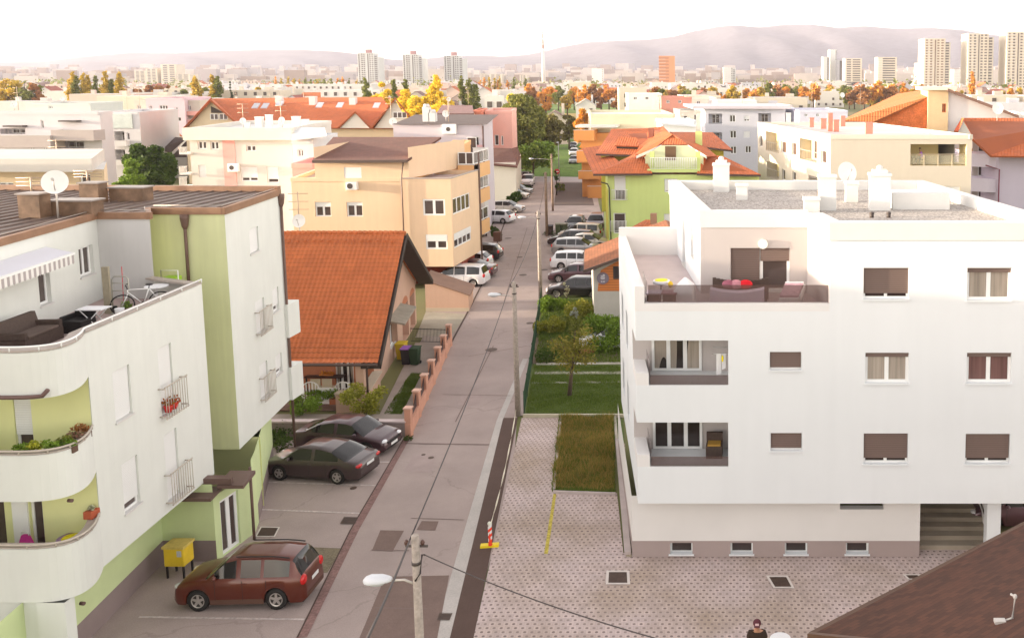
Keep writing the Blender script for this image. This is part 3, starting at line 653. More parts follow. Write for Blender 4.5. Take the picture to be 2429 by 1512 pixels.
pp=[Vector((C3.x,C3.y-.09,8.35))]+pp[:4]; pp.append(pp[-1]+Vector((.15,.02,.16))); q.tube(pp,.055,8); q.build('drain_pipe',M('brown_pipe',(.13,.075,.065),.5,.1),lb)
for z,x in ((6.02,143),(3.25,172)):
    q=MB(); fr=Fac(C2_,C1); u=fr.uz(x,1184 if z>5 else 1427); c=fr.p(u[0],u[1],.25); q.tube([c,c+fr.n*.12],.05,8); q.build('drain_spout',MAT['brown_pipe'],lb)
# terrace floor
q=MB(); tp=[C3]+arc+[C0,N0,U0,U1,Vector((C3.x-3,U1.y,0))]; q.poly([(p.x,p.y,8.74) for p in tp]); q.build('terrace_floor',LW,lb)
# upper storey set back
b=MB(); FU=Fac(U1,U0); 
h1=hz(190,222,612,640,FU); h1=(FU.uz(189,630)[0],FU.uz(222,615)[0],9.75,10.75); h2=(FU.uz(92,680)[0],FU.uz(122,700)[0],9.35,10.75); 
wall(b,FU,8.7,ZE,[(*h1,.14),(*h2,.14)],0,None,0,0); wall(b,Fac(U0,N0),8.7,ZE,(),0,None,1,1)
wall(b,Fac(N0,N1),ZB,ZE,(),0,None,2,2); 
GW=Fac(N1,K1); wall(b,GW,ZB,ZE,(),0,None,3,3)
FR=Fac(K1,K2)
rh=[(590,540,612,600),(604,710,626,790),(614,860,634,945),(645,683,660,740),(652,840,668,888)]
RH=[]
for x0,y0,x1,y1 in rh: RH.append((FR.uz(x0,y0)[0],FR.uz(x1,y0)[0],FR.uz((x0+x1)/2,y1)[1],FR.uz((x0+x1)/2,y0)[1],.13))
wall(b,FR,ZB,ZE,RH,0,None,0,0); 
B2_=Vector((K2.x-12,K2.y+.5,0)); wall(b,Fac(K2,B2_),ZB,ZE); wall(b,Fac(B2_,Vector((C3.x-8,C3.y,0))),0,ZE)
wall(b,Fac(Vector((C3.x-8,U1.y,0)),U1),8.7,ZE)
shd=MB(); shd.prism([(C3.x-26,2),(C3.x-8.5,2),(C3.x-8.5,C3.y+2),(C3.x-26,C3.y+2)],0,ZE+.6); shd.prism([(-84,38),(-47,38),(-47,51.5),(-84,51.5)],0,12.6); shd.build('unseen_shade_blocks',MW,lb)  # unseen blocks added out of view to shade the white facade and tiled roof
wall(b,Fac(Vector((C3.x,E_.y+9,0)),C3),0,ZP)
b.build('upper_wall',[MW,LV,M('yellowish_green_render',(.68,.69,.36),.9,.06,.5,bump=.1,bscale=50,streak=.08),GRN],lb)
win(FU,h1,lb,2,sh=0); win(FU,h2,lb,1,sh=.3)
for i,h in enumerate(RH): win(FR,h,lb,1,sh=1 if i in(0,1,2) else .8,dep=.12)
for i in (1,2): h=RH[i]; rail(FR,h[0]-.1,h[1]+.2,h[2]-.05,h[2]+.95,.2,lb,RM,.13)
# undersides
q=MB(); q.poly([(p.x,p.y,ZB) for p in [C3]+arc+[C0,N0,N1,K1,K2,B2_,Vector((C3.x-8,C3.y,0))]]); q.build('soffit',MW,lb)
# bay window boxes on the far side
for y0,y1,x in ((712,792,692),(865,945,696)):
    zt=FR.uz(690,y0)[1]; zb=FR.uz(690,y1)[1]; q=MB(); c=K2+Vector((0,-.2,0)); q.box(c.x-1,c.y+.05,zb,c.x+.16,c.y+1.0,zt); q.build('balcony_box',MW,lb)
# roof
q=MB(); RPt=[U1,U0,N0,N1,K1,K2,Vector((K2.x-14,K2.y+.6,0)),Vector((U1.x-9,U1.y,0))]
q.poly([(p.x,p.y,ZE+.02) for p in RPt]); 
for i in range(60):
    x=K2.x-i*.6+.3
    ya=24.0
    # seams run along y, clipped by the roof outline
    pts=[]
    for k in range(len(RPt)):
        a,c=RPt[k],RPt[(k+1)%len(RPt)]
        if (a.x-x)*(c.x-x)<0: pts.append(lerp(a.y,c.y,(x-a.x)/(c.x-a.x)))
    pts.sort()
    for k in range(0,len(pts)-1,2): q.box(x-.02,pts[k]+.1,ZE+.01,x+.02,pts[k+1]-.1,ZE+.07)
q.build('roof',M('seamed_metal_roof',(.17,.125,.105),.6,.22,.5,metal=.2,fine=.1,bscale=5),lb)
q=MB(); ED=M('rust_brown_flashing',(.27,.15,.09),.55,.25,1.5)
for i in range(6):
    F=Fac(RPt[i],RPt[i+1]); F.box(q,-.05,F.L+.05,ZE-.13-.003*i,ZE+.10+.003*i,-.1,.06)
F=Fac(RPt[5],RPt[6]); F.box(q,-.05,F.L,ZE-.1,ZE+.25,-.2,.05)
q.build('roof_edge',ED,lb)
q=MB(); 
for i in range(5):
    F=Fac(RPt[i],RPt[i+1]); q.tube([F.p(.1,ZE+.17,-.12),F.p(F.L-.1,ZE+.17,-.12)],.012,5)
q.build('lightning_wire',M('galvanised',(.5,.46,.42)),lb)
RU=M('rusty_sheet',(.20,.125,.08),.6,.6,.9,metal=.2,fine=.3,bscale=2.5); RC=M('grey_sheet_cap',(.30,.26,.24),.5,.1)
def rustbox(x0,x1,yb,yt):
    a=g(x0,yb,ZE); c=g(x1,yb,ZE); zt=aY(x0,yt,a.y).z; dpt=(c.x-a.x)*.7 if c.x-a.x<1 else .6
    q=MB(); q.box(a.x,a.y,ZE,c.x,a.y+dpt,zt); o=q.build('chimney',RU,lb); q=MB(); q.box(a.x-.05,a.y-.05,zt,c.x+.05,a.y+dpt+.05,zt+.05); q.build('cap',RC,o); return a
rustbox(45,96,520,462); rustbox(115,218,514,478); rustbox(190,235,484,436); rustbox(260,340,480,447)
# downpipes
q=MB(); 
def dp(top,zb,r=.055,head=True):
    q=MB(); q.tube([top,Vector((top.x,top.y,zb))],r,8)
    if head: q.tube([top+Vector((0,0,.12)),top+Vector((0,0,-.02)),top-Vector((0,0,.3)),top-Vector((0,0,.42))],[.15,.15,.11,.06],10)
    q.build('downpipe',M('brown_downpipe',(.15,.09,.07),.5,.2,2),lb)
dp(GW.p(GW.uz(440,500)[0],ZE-.25,.1),ZP-.6); dp(Vector((K2.x+.08,K2.y-.05,ZE-.2)),0)
dp(Vector((*g(603,1278,0).xy,2.7)),0,.05,False)
# ground floor (recessed), plinth
G0=Vector((*g(215,1512).xy,0)); G1=Vector((*g(390,1330).xy,0)); G0=G1+(G0-G1)*2.0; G2=Vector((*g(540,1308).xy,0)); G2.y=G1.y
b=MB()
for F in (Fac(G0,G1),Fac(G1,G2)): wall(b,F,0,.75,(),0,None,1); wall(b,F,.75,ZB,(),0,None,0)
b.build('ground_wall',[M('ground_floor_green',(.58,.67,.36),.9,.08,.6,bump=.1,bscale=50),PG],lb)
# entrance
P0=Vector((*g(547,1300).xy,0)); P1=Vector((*g(605,1262).xy,0)); b=MB(); FE=Fac(G2,P1); 
du=FE.uz(552,1290)[0],FE.uz(580,1275)[0]; hd=(FE.L*.15,FE.L*.62,.02,2.0,.12)
wall(b,FE,0,2.3,[hd],0,None,0,0); wall(b,Fac(P1,P1+Vector((-.3,.8,0))),0,2.75)
b.build('entrance_wall',[MAT['ground_floor_green']],lb)
win(FE,hd,lb,2,name='entrance_door',dep=.1,fw=.12,sill=False)
q=MB(); q.obox(Vector((G2.x-.8,G2.y-.45,2.35)),(1.0,0,0),(-.15,.9,0),(0,0,.12)); q.obox(Vector((G2.x+.1,G2.y+.1,2.55)),(.9,0,0),(-.25,1.2,0),(0,0,.12)); q.obox(Vector((G2.x-.7,G2.y+.1,2.7)),(1.3,0,0),(-.1,.3,0),(0,0,.2)); q.build('canopy',M('brown_canopy_sheet',(.16,.10,.085),.5,.15),lb)
# wall under the right wing
W0_=Vector((*g(605,1110).xy,0)); W1_=Vector((*g(637,1050).xy,0)); b=MB(); W2_=P1+Vector((-.3,.8,0)); F=Fac(W2_,Vector((K2.x-.9,K2.y,0)))
wall(b,F,0,.7,(),0,None,1); wall(b,F,.7,ZB,(),0,None,0); b.build('ground_wall',[MAT['ground_floor_green'],PG],lb)
b=MB(); FX=Fac((N1.x,K1.y+1.2),(lerp(W2_.x,K2.x-.9,(K1.y+1.2-W2_.y)/(K2.y-W2_.y))+.05,K1.y+1.2)); wall(b,FX,0,ZB); b.build('ground_wall',[YG],lb)
F=Fac(K2+Vector((-.9,0,0)),B2_); b=MB(); wall(b,F,0,ZB); b.build('ground_wall',[MAT['ground_floor_green']],lb)
q=MB(); q.poly([g(0,1330,.012),g(560,1330,.012),g(660,1060,.012),g(500,1060,.012)]); 
# white column bottom-left
b=MB(); b.prism([(C2_.x-.2,C2_.y),(C2_.x+.55,C2_.y),(C2_.x+.55,C2_.y+.35),(C2_.x-.2,C2_.y+.35)],0,ZB,0,cap=False); b.prism([(C2_.x-5,C2_.y+.05),(C2_.x-.2,C2_.y+.05),(C2_.x-.2,C2_.y+.3),(C2_.x-5,C2_.y+.3)],0,ZB,0,cap=False); b.build('column',MW,lb)
# awning with scalloped striped valance
aw=thing('awning','grey and white striped awning rolled out above the terrace of the pale green block','awning',FU.p(0,10.6))
ua,ub=FU.uz(0,660)[0]-1.5,FU.uz(152,592)[0]-1.0; za=11.15
q=MB(); q.poly([FU.p(ua,za,.02),FU.p(ub,za,.02),FU.p(ub,za-.22,.8),FU.p(ua,za-.22,.8)]); q.build('canopy',M('awning_cloth',(.62,.61,.66),.8,.05),aw)
q=MB(); n=int((ub-ua)/.125)
for i in range(n):
    u0=ua+i*.125; q.poly([FU.p(u0,za-.26,0.82),FU.p(u0+.125,za-.26,0.82),FU.p(u0+.125,za-.52,0.82),FU.p(u0+.0625,za-.56,0.82),FU.p(u0,za-.52,0.82)],i%2)
q.build('valance',[M('valance_white',(.75,.73,.70)),M('valance_grey',(.38,.34,.33))],aw); q=MB(); F=FU; FU.box(q,ua,ub,za-.27,za-.2,.76,.83); q.build('front_bar',PVC(),aw)
# ================= MIDDLE DISTANCE BUILDINGS =================
WGL=M_glass('window_glass'); SHW=MAT['white_roller_shutter']
def bld(label,Y,x0,x1,yt,mat,depth=12,zt=None,wins=(),rwins=(),lwins=(),logs=(),llogs=(),skew=sx_,roofc=(.5,.48,.46),par=.35,name='apartment_building',cat='apartment building',inner=None,zb=0,group=None,edge=None,shade=None):
    A=aY(x0,yt,Y); B=aY(x1,yt,Y); zt=A.z if zt is None else zt; A.z=B.z=0
    C=B+Vector((skew*depth,depth,0)); D=A+Vector((skew*depth,depth,0))
    t=thing(name,label,cat,(A.x,A.y,0),group); F=Fac(A,B); FR=Fac(B,C); FL_=Fac(D,A)
    b=MB(); inner=inner or mat
    fh=[F.rect(*w_[:4]) for w_ in wins]; lh=[F.rect(*w_[:4]) for w_ in logs]
    wall(b,F,zb,zt,[(*h,.12) for h in fh]+[(*h,1.3,1) for h in lh],0,None,0,0)
    rh=[(FR.uz(w_[0],(w_[1]+w_[3])/2)[0],FR.uz(w_[2],(w_[1]+w_[3])/2)[0],FR.uz((w_[0]+w_[2])/2,w_[3])[1],FR.uz((w_[0]+w_[2])/2,w_[1])[1]) for w_ in rwins]
    wall(b,FR,zb,zt,[(*h,.12) for h in rh],0,None,0,0)
    def lc(w_): 
        u0=FL_.uz(w_[0],w_[1])[0]; u1=FL_.uz(w_[2],w_[3])[0]; xm=(w_[0]+w_[2])/2
        return (min(u0,u1),max(u0,u1),FL_.uz(xm,w_[3])[1],FL_.uz(xm,w_[1])[1])
    l1=[lc(w_) for w_ in lwins]; l2=[lc(w_) for w_ in llogs]
    wall(b,FL_,zb,zt,[(*h,.12) for h in l1]+[(*h,1.1,1) for h in l2],0,None,0,0)
    wall(b,Fac(C,D),zb,zt)
    if zb: b.poly([(p.x,p.y,zb) for p in (A,D,C,B)])
    b.build('wall',[mat,inner],t)
    for w_,h in zip(wins,fh): win(F,h,t,w_[4] if len(w_)>4 else 2,sh=w_[5] if len(w_)>5 else 0,det=1,sill=False,fw=.10)
    for w_,h in zip(rwins,rh): win(FR,h,t,w_[4] if len(w_)>4 else 1,sh=w_[5] if len(w_)>5 else 0,det=1,sill=False)
    for w_,h in zip(lwins,l1): win(FL_,h,t,w_[4] if len(w_)>4 else 1,sh=w_[5] if len(w_)>5 else 0,det=1,sill=False)
    for F2,hs_ in ((F,lh),(FL_,l2)):
        for h in hs_:
            Fb=Fac(F2.p(0,0,-1.25 if F2 is F else -1.05),F2.p(F2.L,0,-1.25 if F2 is F else -1.05)); m_=(h[0]+h[1])/2; w2=(h[1]-h[0])
            win(Fb,(m_-w2*.28,m_+w2*.28,h[2]+.05,h[3]-.15),t,2,dep=0,det=1,sill=False,name='balcony_door')
            q=MB(); 
            for k in range(7): F2.box(q,lerp(h[0],h[1],k/6)-.015,lerp(h[0],h[1],k/6)+.015,h[2],h[2]+.9,-.05,-.02)
            F2.box(q,h[0],h[1],h[2]+.88,h[2]+.93,-.07,-.01); q.build('railing',M('rail_grey',(.4,.36,.33),.5,.1),t)
    rm=M('flat_roof_%02d%02d%02d'%tuple(int(c*99) for c in roofc),roofc,.9,.15,.3)
    q=MB(); q.poly([(p.x,p.y,zt-par) for p in (A,B,C,D)]); q.build('roof',rm,t)
    if par:
        q=MB(); i=0
        for F2 in (F,FR,Fac(C,D),FL_): i+=1; F2.box(q,-.04,F2.L+.04 if i%2 else F2.L-.05,zt-par-.05,zt+.02+i*.003,-.28,.05)
        q.build('parapet',edge or mat,t)
    return dict(t=t,F=F,FR=FR,FL=FL_,zt=zt,A=A,B=B,C=C,D=D)
def balc(B,F,xs,ys,dep,mat,label=None,glass=False):
    u0=F.uz(xs[0],ys[0],dep)[0]; u1=F.uz(xs[1],ys[0],dep)[0]; z1=F.uz(xs[0],ys[0],dep)[1]; z0=F.uz(xs[0],ys[1],dep)[1]
    q=MB(); F.box(q,u0,u1,z0,z0+.15,0,dep); F.box(q,u0,u1,z0+.15,z1,dep-.1,dep+.002); F.box(q,u0,u0+.1,z0+.15,z1-.002,0,dep-.1); F.box(q,u1-.1,u1,z0+.15,z1-.002,0,dep-.1)
    o=q.build('balcony',mat,B['t']); q=MB(); F.box(q,u0-.03,u1+.03,z1,z1+.05,dep-.13,dep+.03); q.build('coping',M('coping_white',(.58,.56,.53),.7,.1),o); return o
def rbox(B,px,yb,yt,w_px,mat,name='chimney',dep=None,cap=True):
    zr=B['zt']-.3; return chimney(B['t'],px,yb,yt,w_px,zr,mat,cap=cap,dep=dep,name=name)
def antenna(label,c,h,col=(.55,.40,.30),n=3,group=None):
    t=thing('roof_antenna',label,'antenna',c,group); m=M('antenna_metal',(.5,.38,.28),.5,.1,metal=.3); q=MB(); q.tube([c,c+Vector((0,0,h))],.03,6); q.build('mast',m,t)
    for k in range(n):
        z=h*(.95-.22*k); q=MB(); q.tube([c+Vector((-.55,0,z)),c+Vector((.55,.1,z))],.02,5)
        q.build('dipole',m,t)
def q3(pts): return [aY(*p) for p in pts]
def slab(mb,P,th=.14,mi=0,uvo=None):
    """roof face with thickness; first two points = eave"""
    planes_roof(mb,[P],mi); P=[Vector(p) for p in P]; n=(P[1]-P[0]).cross(P[-1]-P[0]).normalized()
    if n.z<0: n=-n; P=P[::-1]
    L_=[p-n*th for p in P]; k=len(P)
    mb.poly(L_[::-1],mi,[(0,0)]*k)
    for i in range(k): mb.poly([P[i],L_[i],L_[(i+1)%k],P[(i+1)%k]],mi,[(0,0)]*4)
OT=M_tile('orange_clay_tile',(.50,.12,.03)); OT2=M_tile('orange_far_tile',(.52,.13,.035),.3,.38,.2); BT=M_tile('brown_tile',(.15,.06,.042),.3,.36,.2,flat=True,rough=.95)
PCH=M('peach_render',(.76,.56,.38),.9,.06,.4,streak=.05); PCO=M('orange_peach_render',(.74,.44,.21),.9,.06,.5)
# ---- orange tiled house ----
hb=Vector((*g(893,978).xy,0)); HY=hb.y
SAL=M('salmon_render',(.55,.36,.27),.9,.06,.6,streak=.05); TER=M('terracotta_render',(.44,.17,.09),.9,.08,.8)
hs_=thing('tiled_house','salmon house with steep orange clay tile roof and covered patio, between parking and street','house',(hb.x,hb.y,0))
EZ,RZ2=2.62,7.55; yF,yR,yB=HY-.35,HY+8.3,HY+17.2
xr=lambda y:hb.x+sx_*(y-HY)
xl=aY(560,900,HY).x; xl2=lambda y:xl+sx_*(y-HY)
def tile_mesh(e0,e1,r1,r0,tu,tv,nu=5,amp=.02,st=.035):
    """real pan-tile relief on a roof slope: e0,e1 eave, r1,r0 ridge"""
    e0,e1,r1,r0=map(Vector,(e0,e1,r1,r0)); Lu=(e1-e0).length; Lv=(r0-e0).length; n=(e1-e0).cross(r0-e0).normalized()
    if n.z<0: n=-n
    cu=int(Lu/tu); cv=int(Lv/tv); U=np.linspace(0,1,cu*nu+1); V=[]; 
    for j in range(cv): V+= [(j/cv,1),((j+.999)/cv,0)]
    V=np.array(V); hu=np.sin(np.arange(len(U))/nu*2*np.pi)*amp
    P=[]
    for v,h in V:
        a=np.array(e0)*(1-v)+np.array(r0)*v; b=np.array(e1)*(1-v)+np.array(r1)*v
        row=a[None,:]*(1-U[:,None])+b[None,:]*U[:,None]+np.array(n)[None,:]*(hu+ (st if h else 0))[:,None]; P.append(row)
    P=np.concatenate(P); w_=len(U); me=MB(); me.v=[tuple(p) for p in P]
    for j in range(len(V)-1):
        for i in range(w_-1): me.f.append((j*w_+i,j*w_+i+1,(j+1)*w_+i+1,(j+1)*w_+i))
    k=len(me.f); me.m=[0]*k; me.sm=[True]*k
    me.uv=[None]*k; me.U=U; 
    for j in range(len(V)-1):
        v0,v1=V[j][0]*Lv,V[j+1][0]*Lv
        for i in range(w_-1): me.uv[j*(w_-1)+i]=((U[i]*cu*tu,v0+.001),(U[i+1]*cu*tu,v0+.001),(U[i+1]*cu*tu,v1),(U[i]*cu*tu,v1))
    return me
CT=M_tile('clay_pan_tile',(.50,.135,.038),.24,.34,.14,depth=.5)
xo=.25
tm=tile_mesh((xl2(yF),yF,EZ),(xr(yF)+xo,yF,EZ),(xr(yR)+xo,yR,RZ2),(xl2(yR),yR,RZ2),.24,.34); o=tm.build('roof',CT,hs_)
q=MB(); planes_roof(q,[[(xr(yB)+xo,yB,EZ+.2),(xl2(yB),yB,EZ+.2),(xl2(yR),yR,RZ2),(xr(yR)+xo,yR,RZ2)]]); q.build('roof',OT,hs_)
q=MB(); 
for i in range(24): a=lerp(xl2(yR),xr(yR)+xo,i/24); b_=lerp(xl2(yR),xr(yR)+xo,(i+1)/24+.004); q.tube([(a,yR,RZ2+.02),(b_,yR,RZ2+.0)],[.15,.13],8)
q.build('ridge_tiles',M('ridge_clay',(.50,.14,.045),.8,.25,2),hs_)
q=MB(); 
for i in range(14): x=lerp(xl2(yR),xr(yR)-.5,i/14)+.8; c=Vector((x,yR-.75,RZ2-.36)); q.box(c.x-.07,c.y-.1,c.z,c.x+.07,c.y+.05,c.z+.1)
q.build('snow_hook',M('ridge_clay',(.5,.14,.05)),hs_)
# verge board, gable overhang and gutter
DKW=M('dark_wood',(.055,.04,.032),.7,.2,3)
q=MB()
for (ya,za,yb_,zb_) in ((yF,EZ,yR,RZ2),(yR,RZ2,yB,EZ+.2)):
    a=Vector((xr(ya)+xo+.1,ya,za)); c=Vector((xr(yb_)+xo+.1,yb_,zb_)); q.obox(a-Vector((.95,0,.28)),c-a,(1.0,0,0),(0,0,.14)); q.obox(a-Vector((.0,0,.24)),c-a,(.05,0,0),(0,0,.26))
q.build('gable_overhang',DKW,hs_)
q=MB(); q.tube([(xl,yF-.08,EZ-.06),(xr(yF)+xo,yF-.08,EZ-.06)],.07,8); q.build('gutter',M('gutter_dark',(.09,.06,.05),.5,.1),hs_)
q=MB(); q.tube([(xr(yF)-.15,yF-.08,EZ-.05),(xr(yF)-.35,yF+.1,EZ-.35),(xr(yF)-.35,yF+.1,0)],.055,8); q.build('downpipe',MAT['gutter_dark'],hs_)
# street-side gable wall
GA=Vector((xr(HY+3.2)-.75,HY+3.2,0)); GB=Vector((xr(yB-.5)-.75,yB-.5,0)); FG=Fac(GA,GB); b=MB()
def ZR(u): 
    y=GA.y+u*FG.d.y; return (EZ+(y-yF)/(yR-yF)*(RZ2-EZ) if y<yR else RZ2-(y-yR)/(yB-yR)*(RZ2-EZ-.2))-.22
gh=[(*FG.rect(922,790,940,838),.12),(1.2,2.2,1.0,2.1,.12)]
g1=(FG.uz(930,812)[0]-.6,FG.uz(930,812)[0]+.9,.95,2.25,.12)
door=(FG.L*.42,FG.L*.50,.05,2.1,.5); arch=(FG.L*.62,FG.L*.78,.05,2.3,.6); arch2=(FG.L*.83,FG.L*.96,.05,2.3,.6); up=(FG.L*.38,FG.L*.47,4.0,5.2,.12)
wall(b,FG,0,2.45,[g1,door,(*arch,1),(*arch2,1)],0,None,0,0)
# gable triangle with opening
n_=24
for i in range(n_):
    u0,u1=FG.L*i/n_,FG.L*(i+1)/n_
    if up[0]-.01<(u0+u1)/2<up[1]+.01:
        b.poly([FG.p(u0,2.45),FG.p(u1,2.45),FG.p(u1,up[2]),FG.p(u0,up[2])]); b.poly([FG.p(u0,up[3]),FG.p(u1,up[3]),FG.p(u1,ZR(u1)),FG.p(u0,ZR(u0))])
    else: b.poly([FG.p(u0,2.45),FG.p(u1,2.45),FG.p(u1,max(2.46,ZR(u1))),FG.p(u0,max(2.46,ZR(u0)))])
b.build('wall',[SAL,TER],hs_); win(FG,g1,hs_,2,dep=.1); win(FG,up,hs_,2,dep=.1); win(FG,door,hs_,1,dep=.45,name='front_door',sill=False,glass=M('door_brown',(.2,.1,.06),.5))
for a_ in (arch,arch2):
    q=MB(); k=12; m0=(a_[0]+a_[1])/2; rr=(a_[1]-a_[0])/2; pp=[FG.p(m0-rr*math.cos(math.pi*i/k),2.3+rr*.45*math.sin(math.pi*i/k),.004) for i in range(k+1)]; q.poly(pp); q.build('arch_opening',TER,hs_)
# lean-to / low roof strips over the street front
q=MB(); 
for u0,u1 in ((FG.L*.30,FG.L*.60),): q.obox(FG.p(u0,2.62,0),FG.d*(u1-u0),FG.n*.9-Vector((0,0,.25)),(0,0,.1))
q.build('porch_roof',M('grey_roof_felt',(.30,.27,.22),.9,.2,2),hs_)
# patio: posts, walls, back wall
b=MB(); FP=Fac((xl,HY+3.2),(GA.x,GA.y)); wall(b,FP,.0,EZ+.9,[(FP.L*.62,FP.L*.80,.05,2.1,.12)],0,None,0,0); b.build('patio_back_wall',TER,hs_); win(FP,(FP.L*.62,FP.L*.80,.05,2.1),hs_,3,dep=.1,name='patio_door',glass=CG)
b=MB(); b.box(xr(HY)-.95,HY,.0,xr(HY)-.55,HY+.4,EZ-.1); b.build('patio_post',SAL,hs_)
b=MB(); b.box(xr(HY)-1.9,HY-.2,0,xr(HY)-.6,HY+.25,1.0); b.obox((xr(HY)-.75,HY+.2,0),(sx_*3.1,3.1,0),(.25,0,0),(0,0,1.0)); b.build('patio_wall',SAL,hs_); b=MB(); b.box(xr(HY)-1.95,HY-.25,1.0,xr(HY)-.55,HY+.3,1.06); b.obox((xr(HY)-.9,HY+.3,1.0),(sx_*3.0,3.0,0),(.5,0,0),(0,0,.06)); b.build('patio_wall_top',M('beige_stone',(.5,.42,.32),.8,.1),hs_)
b=MB(); b.box(xl,HY+.2,.02,xr(HY)-.9,HY+3.2,.10); b.build('patio_floor',M('patio_tiles',(.20,.12,.09),.7,.2,2),hs_)
# garage wedge behind (salmon lean-to)
la=[g(1010,738),g(1107,742)]; b=MB(); za=aY(1006,665,la[0].y).z; zb_=aY(1106,705,la[1].y).z; A_=Vector((la[0].x,la[0].y,0)); B_=la[1]
b.poly([(A_.x,A_.y,0),(B_.x,A_.y,0),(B_.x,A_.y,zb_),(A_.x,A_.y,za)]); b.poly([(B_.x,A_.y,0),(B_.x+sx_*3,A_.y+3,0),(B_.x+sx_*3,A_.y+3,zb_),(B_.x,A_.y,zb_)]); b.build('garage_wall',SAL,hs_)
b=MB(); b.obox((A_.x-.05,A_.y-.1,za),Vector((B_.x-A_.x+.2,0,zb_-za)),(sx_*3.2,3.3,0),(0,0,.08)); b.build('garage_roof',M('brown_edge_sheet',(.24,.14,.10),.7,.2),hs_)
b=MB(); b.box(A_.x,A_.y-.03,0,B_.x+.02,A_.y-.005,.25); b.build('garage_plinth',M('beige_stone',(.5,.4,.3)),hs_)

# ---- peach apartment building with brown roof ----
pe=bld('peach apartment block with brown low pitched roof and corner bay windows','71' and 71.0,690,968,423,PCH,7,wins=[(746,479,786,514,2,.3),(821,479,861,514,2,.2)],par=.2,roofc=(.5,.42,.35))
T=pe['t']; F=pe['F']; A=aY(745,377,71); B=aY(968,376,71); EZp=A.z
b=MB(); Fm=Fac(A,B); mh=[(*Fm.rect(815,397,858,433),.1)]; wall(b,Fm,pe['zt'],EZp,mh); wall(b,Fac(B,B+Vector((1.4,9,0))),pe['zt'],EZp+.9); wall(b,Fac(A+Vector((0,9,0)),A),pe['zt'],EZp+.9); b.build('upper_wall',PCH,T); win(Fm,mh[0],T,1,sh=1,dep=.08,sill=False)
q=MB(); slab(q,q3([(741,380,70.5),(966,379,70.5),(1046,325,79),(790,325,79)]),.18); q.build('roof',BT,T)
rb=[aY(741,380,70.5),aY(966,379,70.5)]; q=MB(); q.obox(rb[0]+Vector((0,0,-.22)),rb[1]-rb[0],(0,-.08,0),(0,0,.22)); q.build('gutter',M('gutter_dark',(.09,.06,.05)),T)
# wing with terrace
wA=aY(957,560,70.4); wB=aY(1073,560,70.4); wA.z=wB.z=0; zt=aY(1000,424,70.4).z; zo=aY(1000,632,70.4).z; Fw=Fac(wA,wB); wC=wB+Vector((.1,6.5,0)); FwR=Fac(wB,wC)
b=MB(); wh=[(*Fw.rect(1002,472,1056,511),.1),(*Fw.rect(1009,556,1062,591),.1)]
wall(b,Fw,zo,zt,wh); rh=[(.3,4.2,h[2],h[3],.1) for h in wh]; wall(b,FwR,zo,zt,rh); wall(b,Fac(wC,wA+Vector((0,7,0))),zo,zt); b.poly([(wA.x,wA.y,zo),(wC.x-3.6,wC.y,zo),(wC.x,wC.y,zo),(wB.x,wB.y,zo)]); b.build('wing_wall',PCH,T)
for h,r2,s_ in zip(wh,rh,(.0,.45)): win(Fw,h,T,2,dep=.06,sill=False,sh=s_,fw=.13); win(FwR,r2,T,4,dep=.06,sill=False,sh=s_,fw=.10)
q=MB(); q.poly([(wA.x,wA.y,zt-.35),(wB.x,wB.y,zt-.35),(wC.x,wC.y,zt-.35),(wA.x,wC.y,zt-.35)]); q.build('terrace_floor',LW,T)
q=MB(); Fw.box(q,-.02,Fw.L+.05,zt,zt+.07,-.18,.06); FwR.box(q,.05,FwR.L,zt,zt+.069,-.18,.06); q.build('coping',CO,T)
DRD=M('dark_red_render',(.27,.055,.03),.9,.1,.8); b=MB(); F2=Fac(Vector((wA.x-2,72.6,0)),Vector((wB.x+.0,72.6,0))); wall(b,F2,0,zo); wall(b,Fac(Vector((wB.x,72.6,0)),Vector((wB.x-.8,78,0))),0,zo); b.build('base_wall',DRD,T)
q=MB(); c=aY(957,380,70.9); q.tube([(c.x,70.85,c.z),(c.x,70.3,c.z-1.4),(c.x,70.3,0)],.06,8); q.build('downpipe',MAT['brown_downpipe'],T)
q=MB(); q.tube([(wC.x+.08,wC.y,zt+1.5),(wC.x+.08,wC.y,0)],.07,8); q.build('downpipe',MAT['brown_downpipe'],T)
# gable wall facing the terrace
ga=aY(968,377,71); gb=aY(1046,336,79); gb.x=ga.x+(gb.x-ga.x); 
b=MB(); b.poly([(ga.x,ga.y+.1,zt-.3),(gb.x-.1,gb.y,zt-.3),(gb.x-.1,gb.y,gb.z-.0),(ga.x,ga.y+.1,ga.z)]); b.build('gable_wall',PCO,T)
FGp=Fac((ga.x+.02,ga.y+.1),(gb.x-.08,gb.y)); 
for r in ((4.6,5.5,zt-.2,zt+1.6),(6.3,7.1,zt-.2,zt+1.6)): win(FGp,r,T,1,dep=-.05,sill=False,name='balcony_door')
def ac_unit(label,F,x,y,w=.85,h=.6):
    u,z=F.uz(x,y); t=thing('air_conditioner',label,'air conditioner',F.p(u,z,.2)); q=MB(); F.box(q,u-w/2,u+w/2,z-h/2,z+h/2,.05,.4); q.build('casing',PVC(),t,bevel=.03)
    q=MB(); c=F.p(u-.1,z,.4); q.tube([c,c+F.n*.02],.22,16); q.build('fan_grille',M('dark_metal',(.07,.06,.06)),t)
ac_unit('white air conditioner under the shuttered window of the peach block',Fm,838,440)
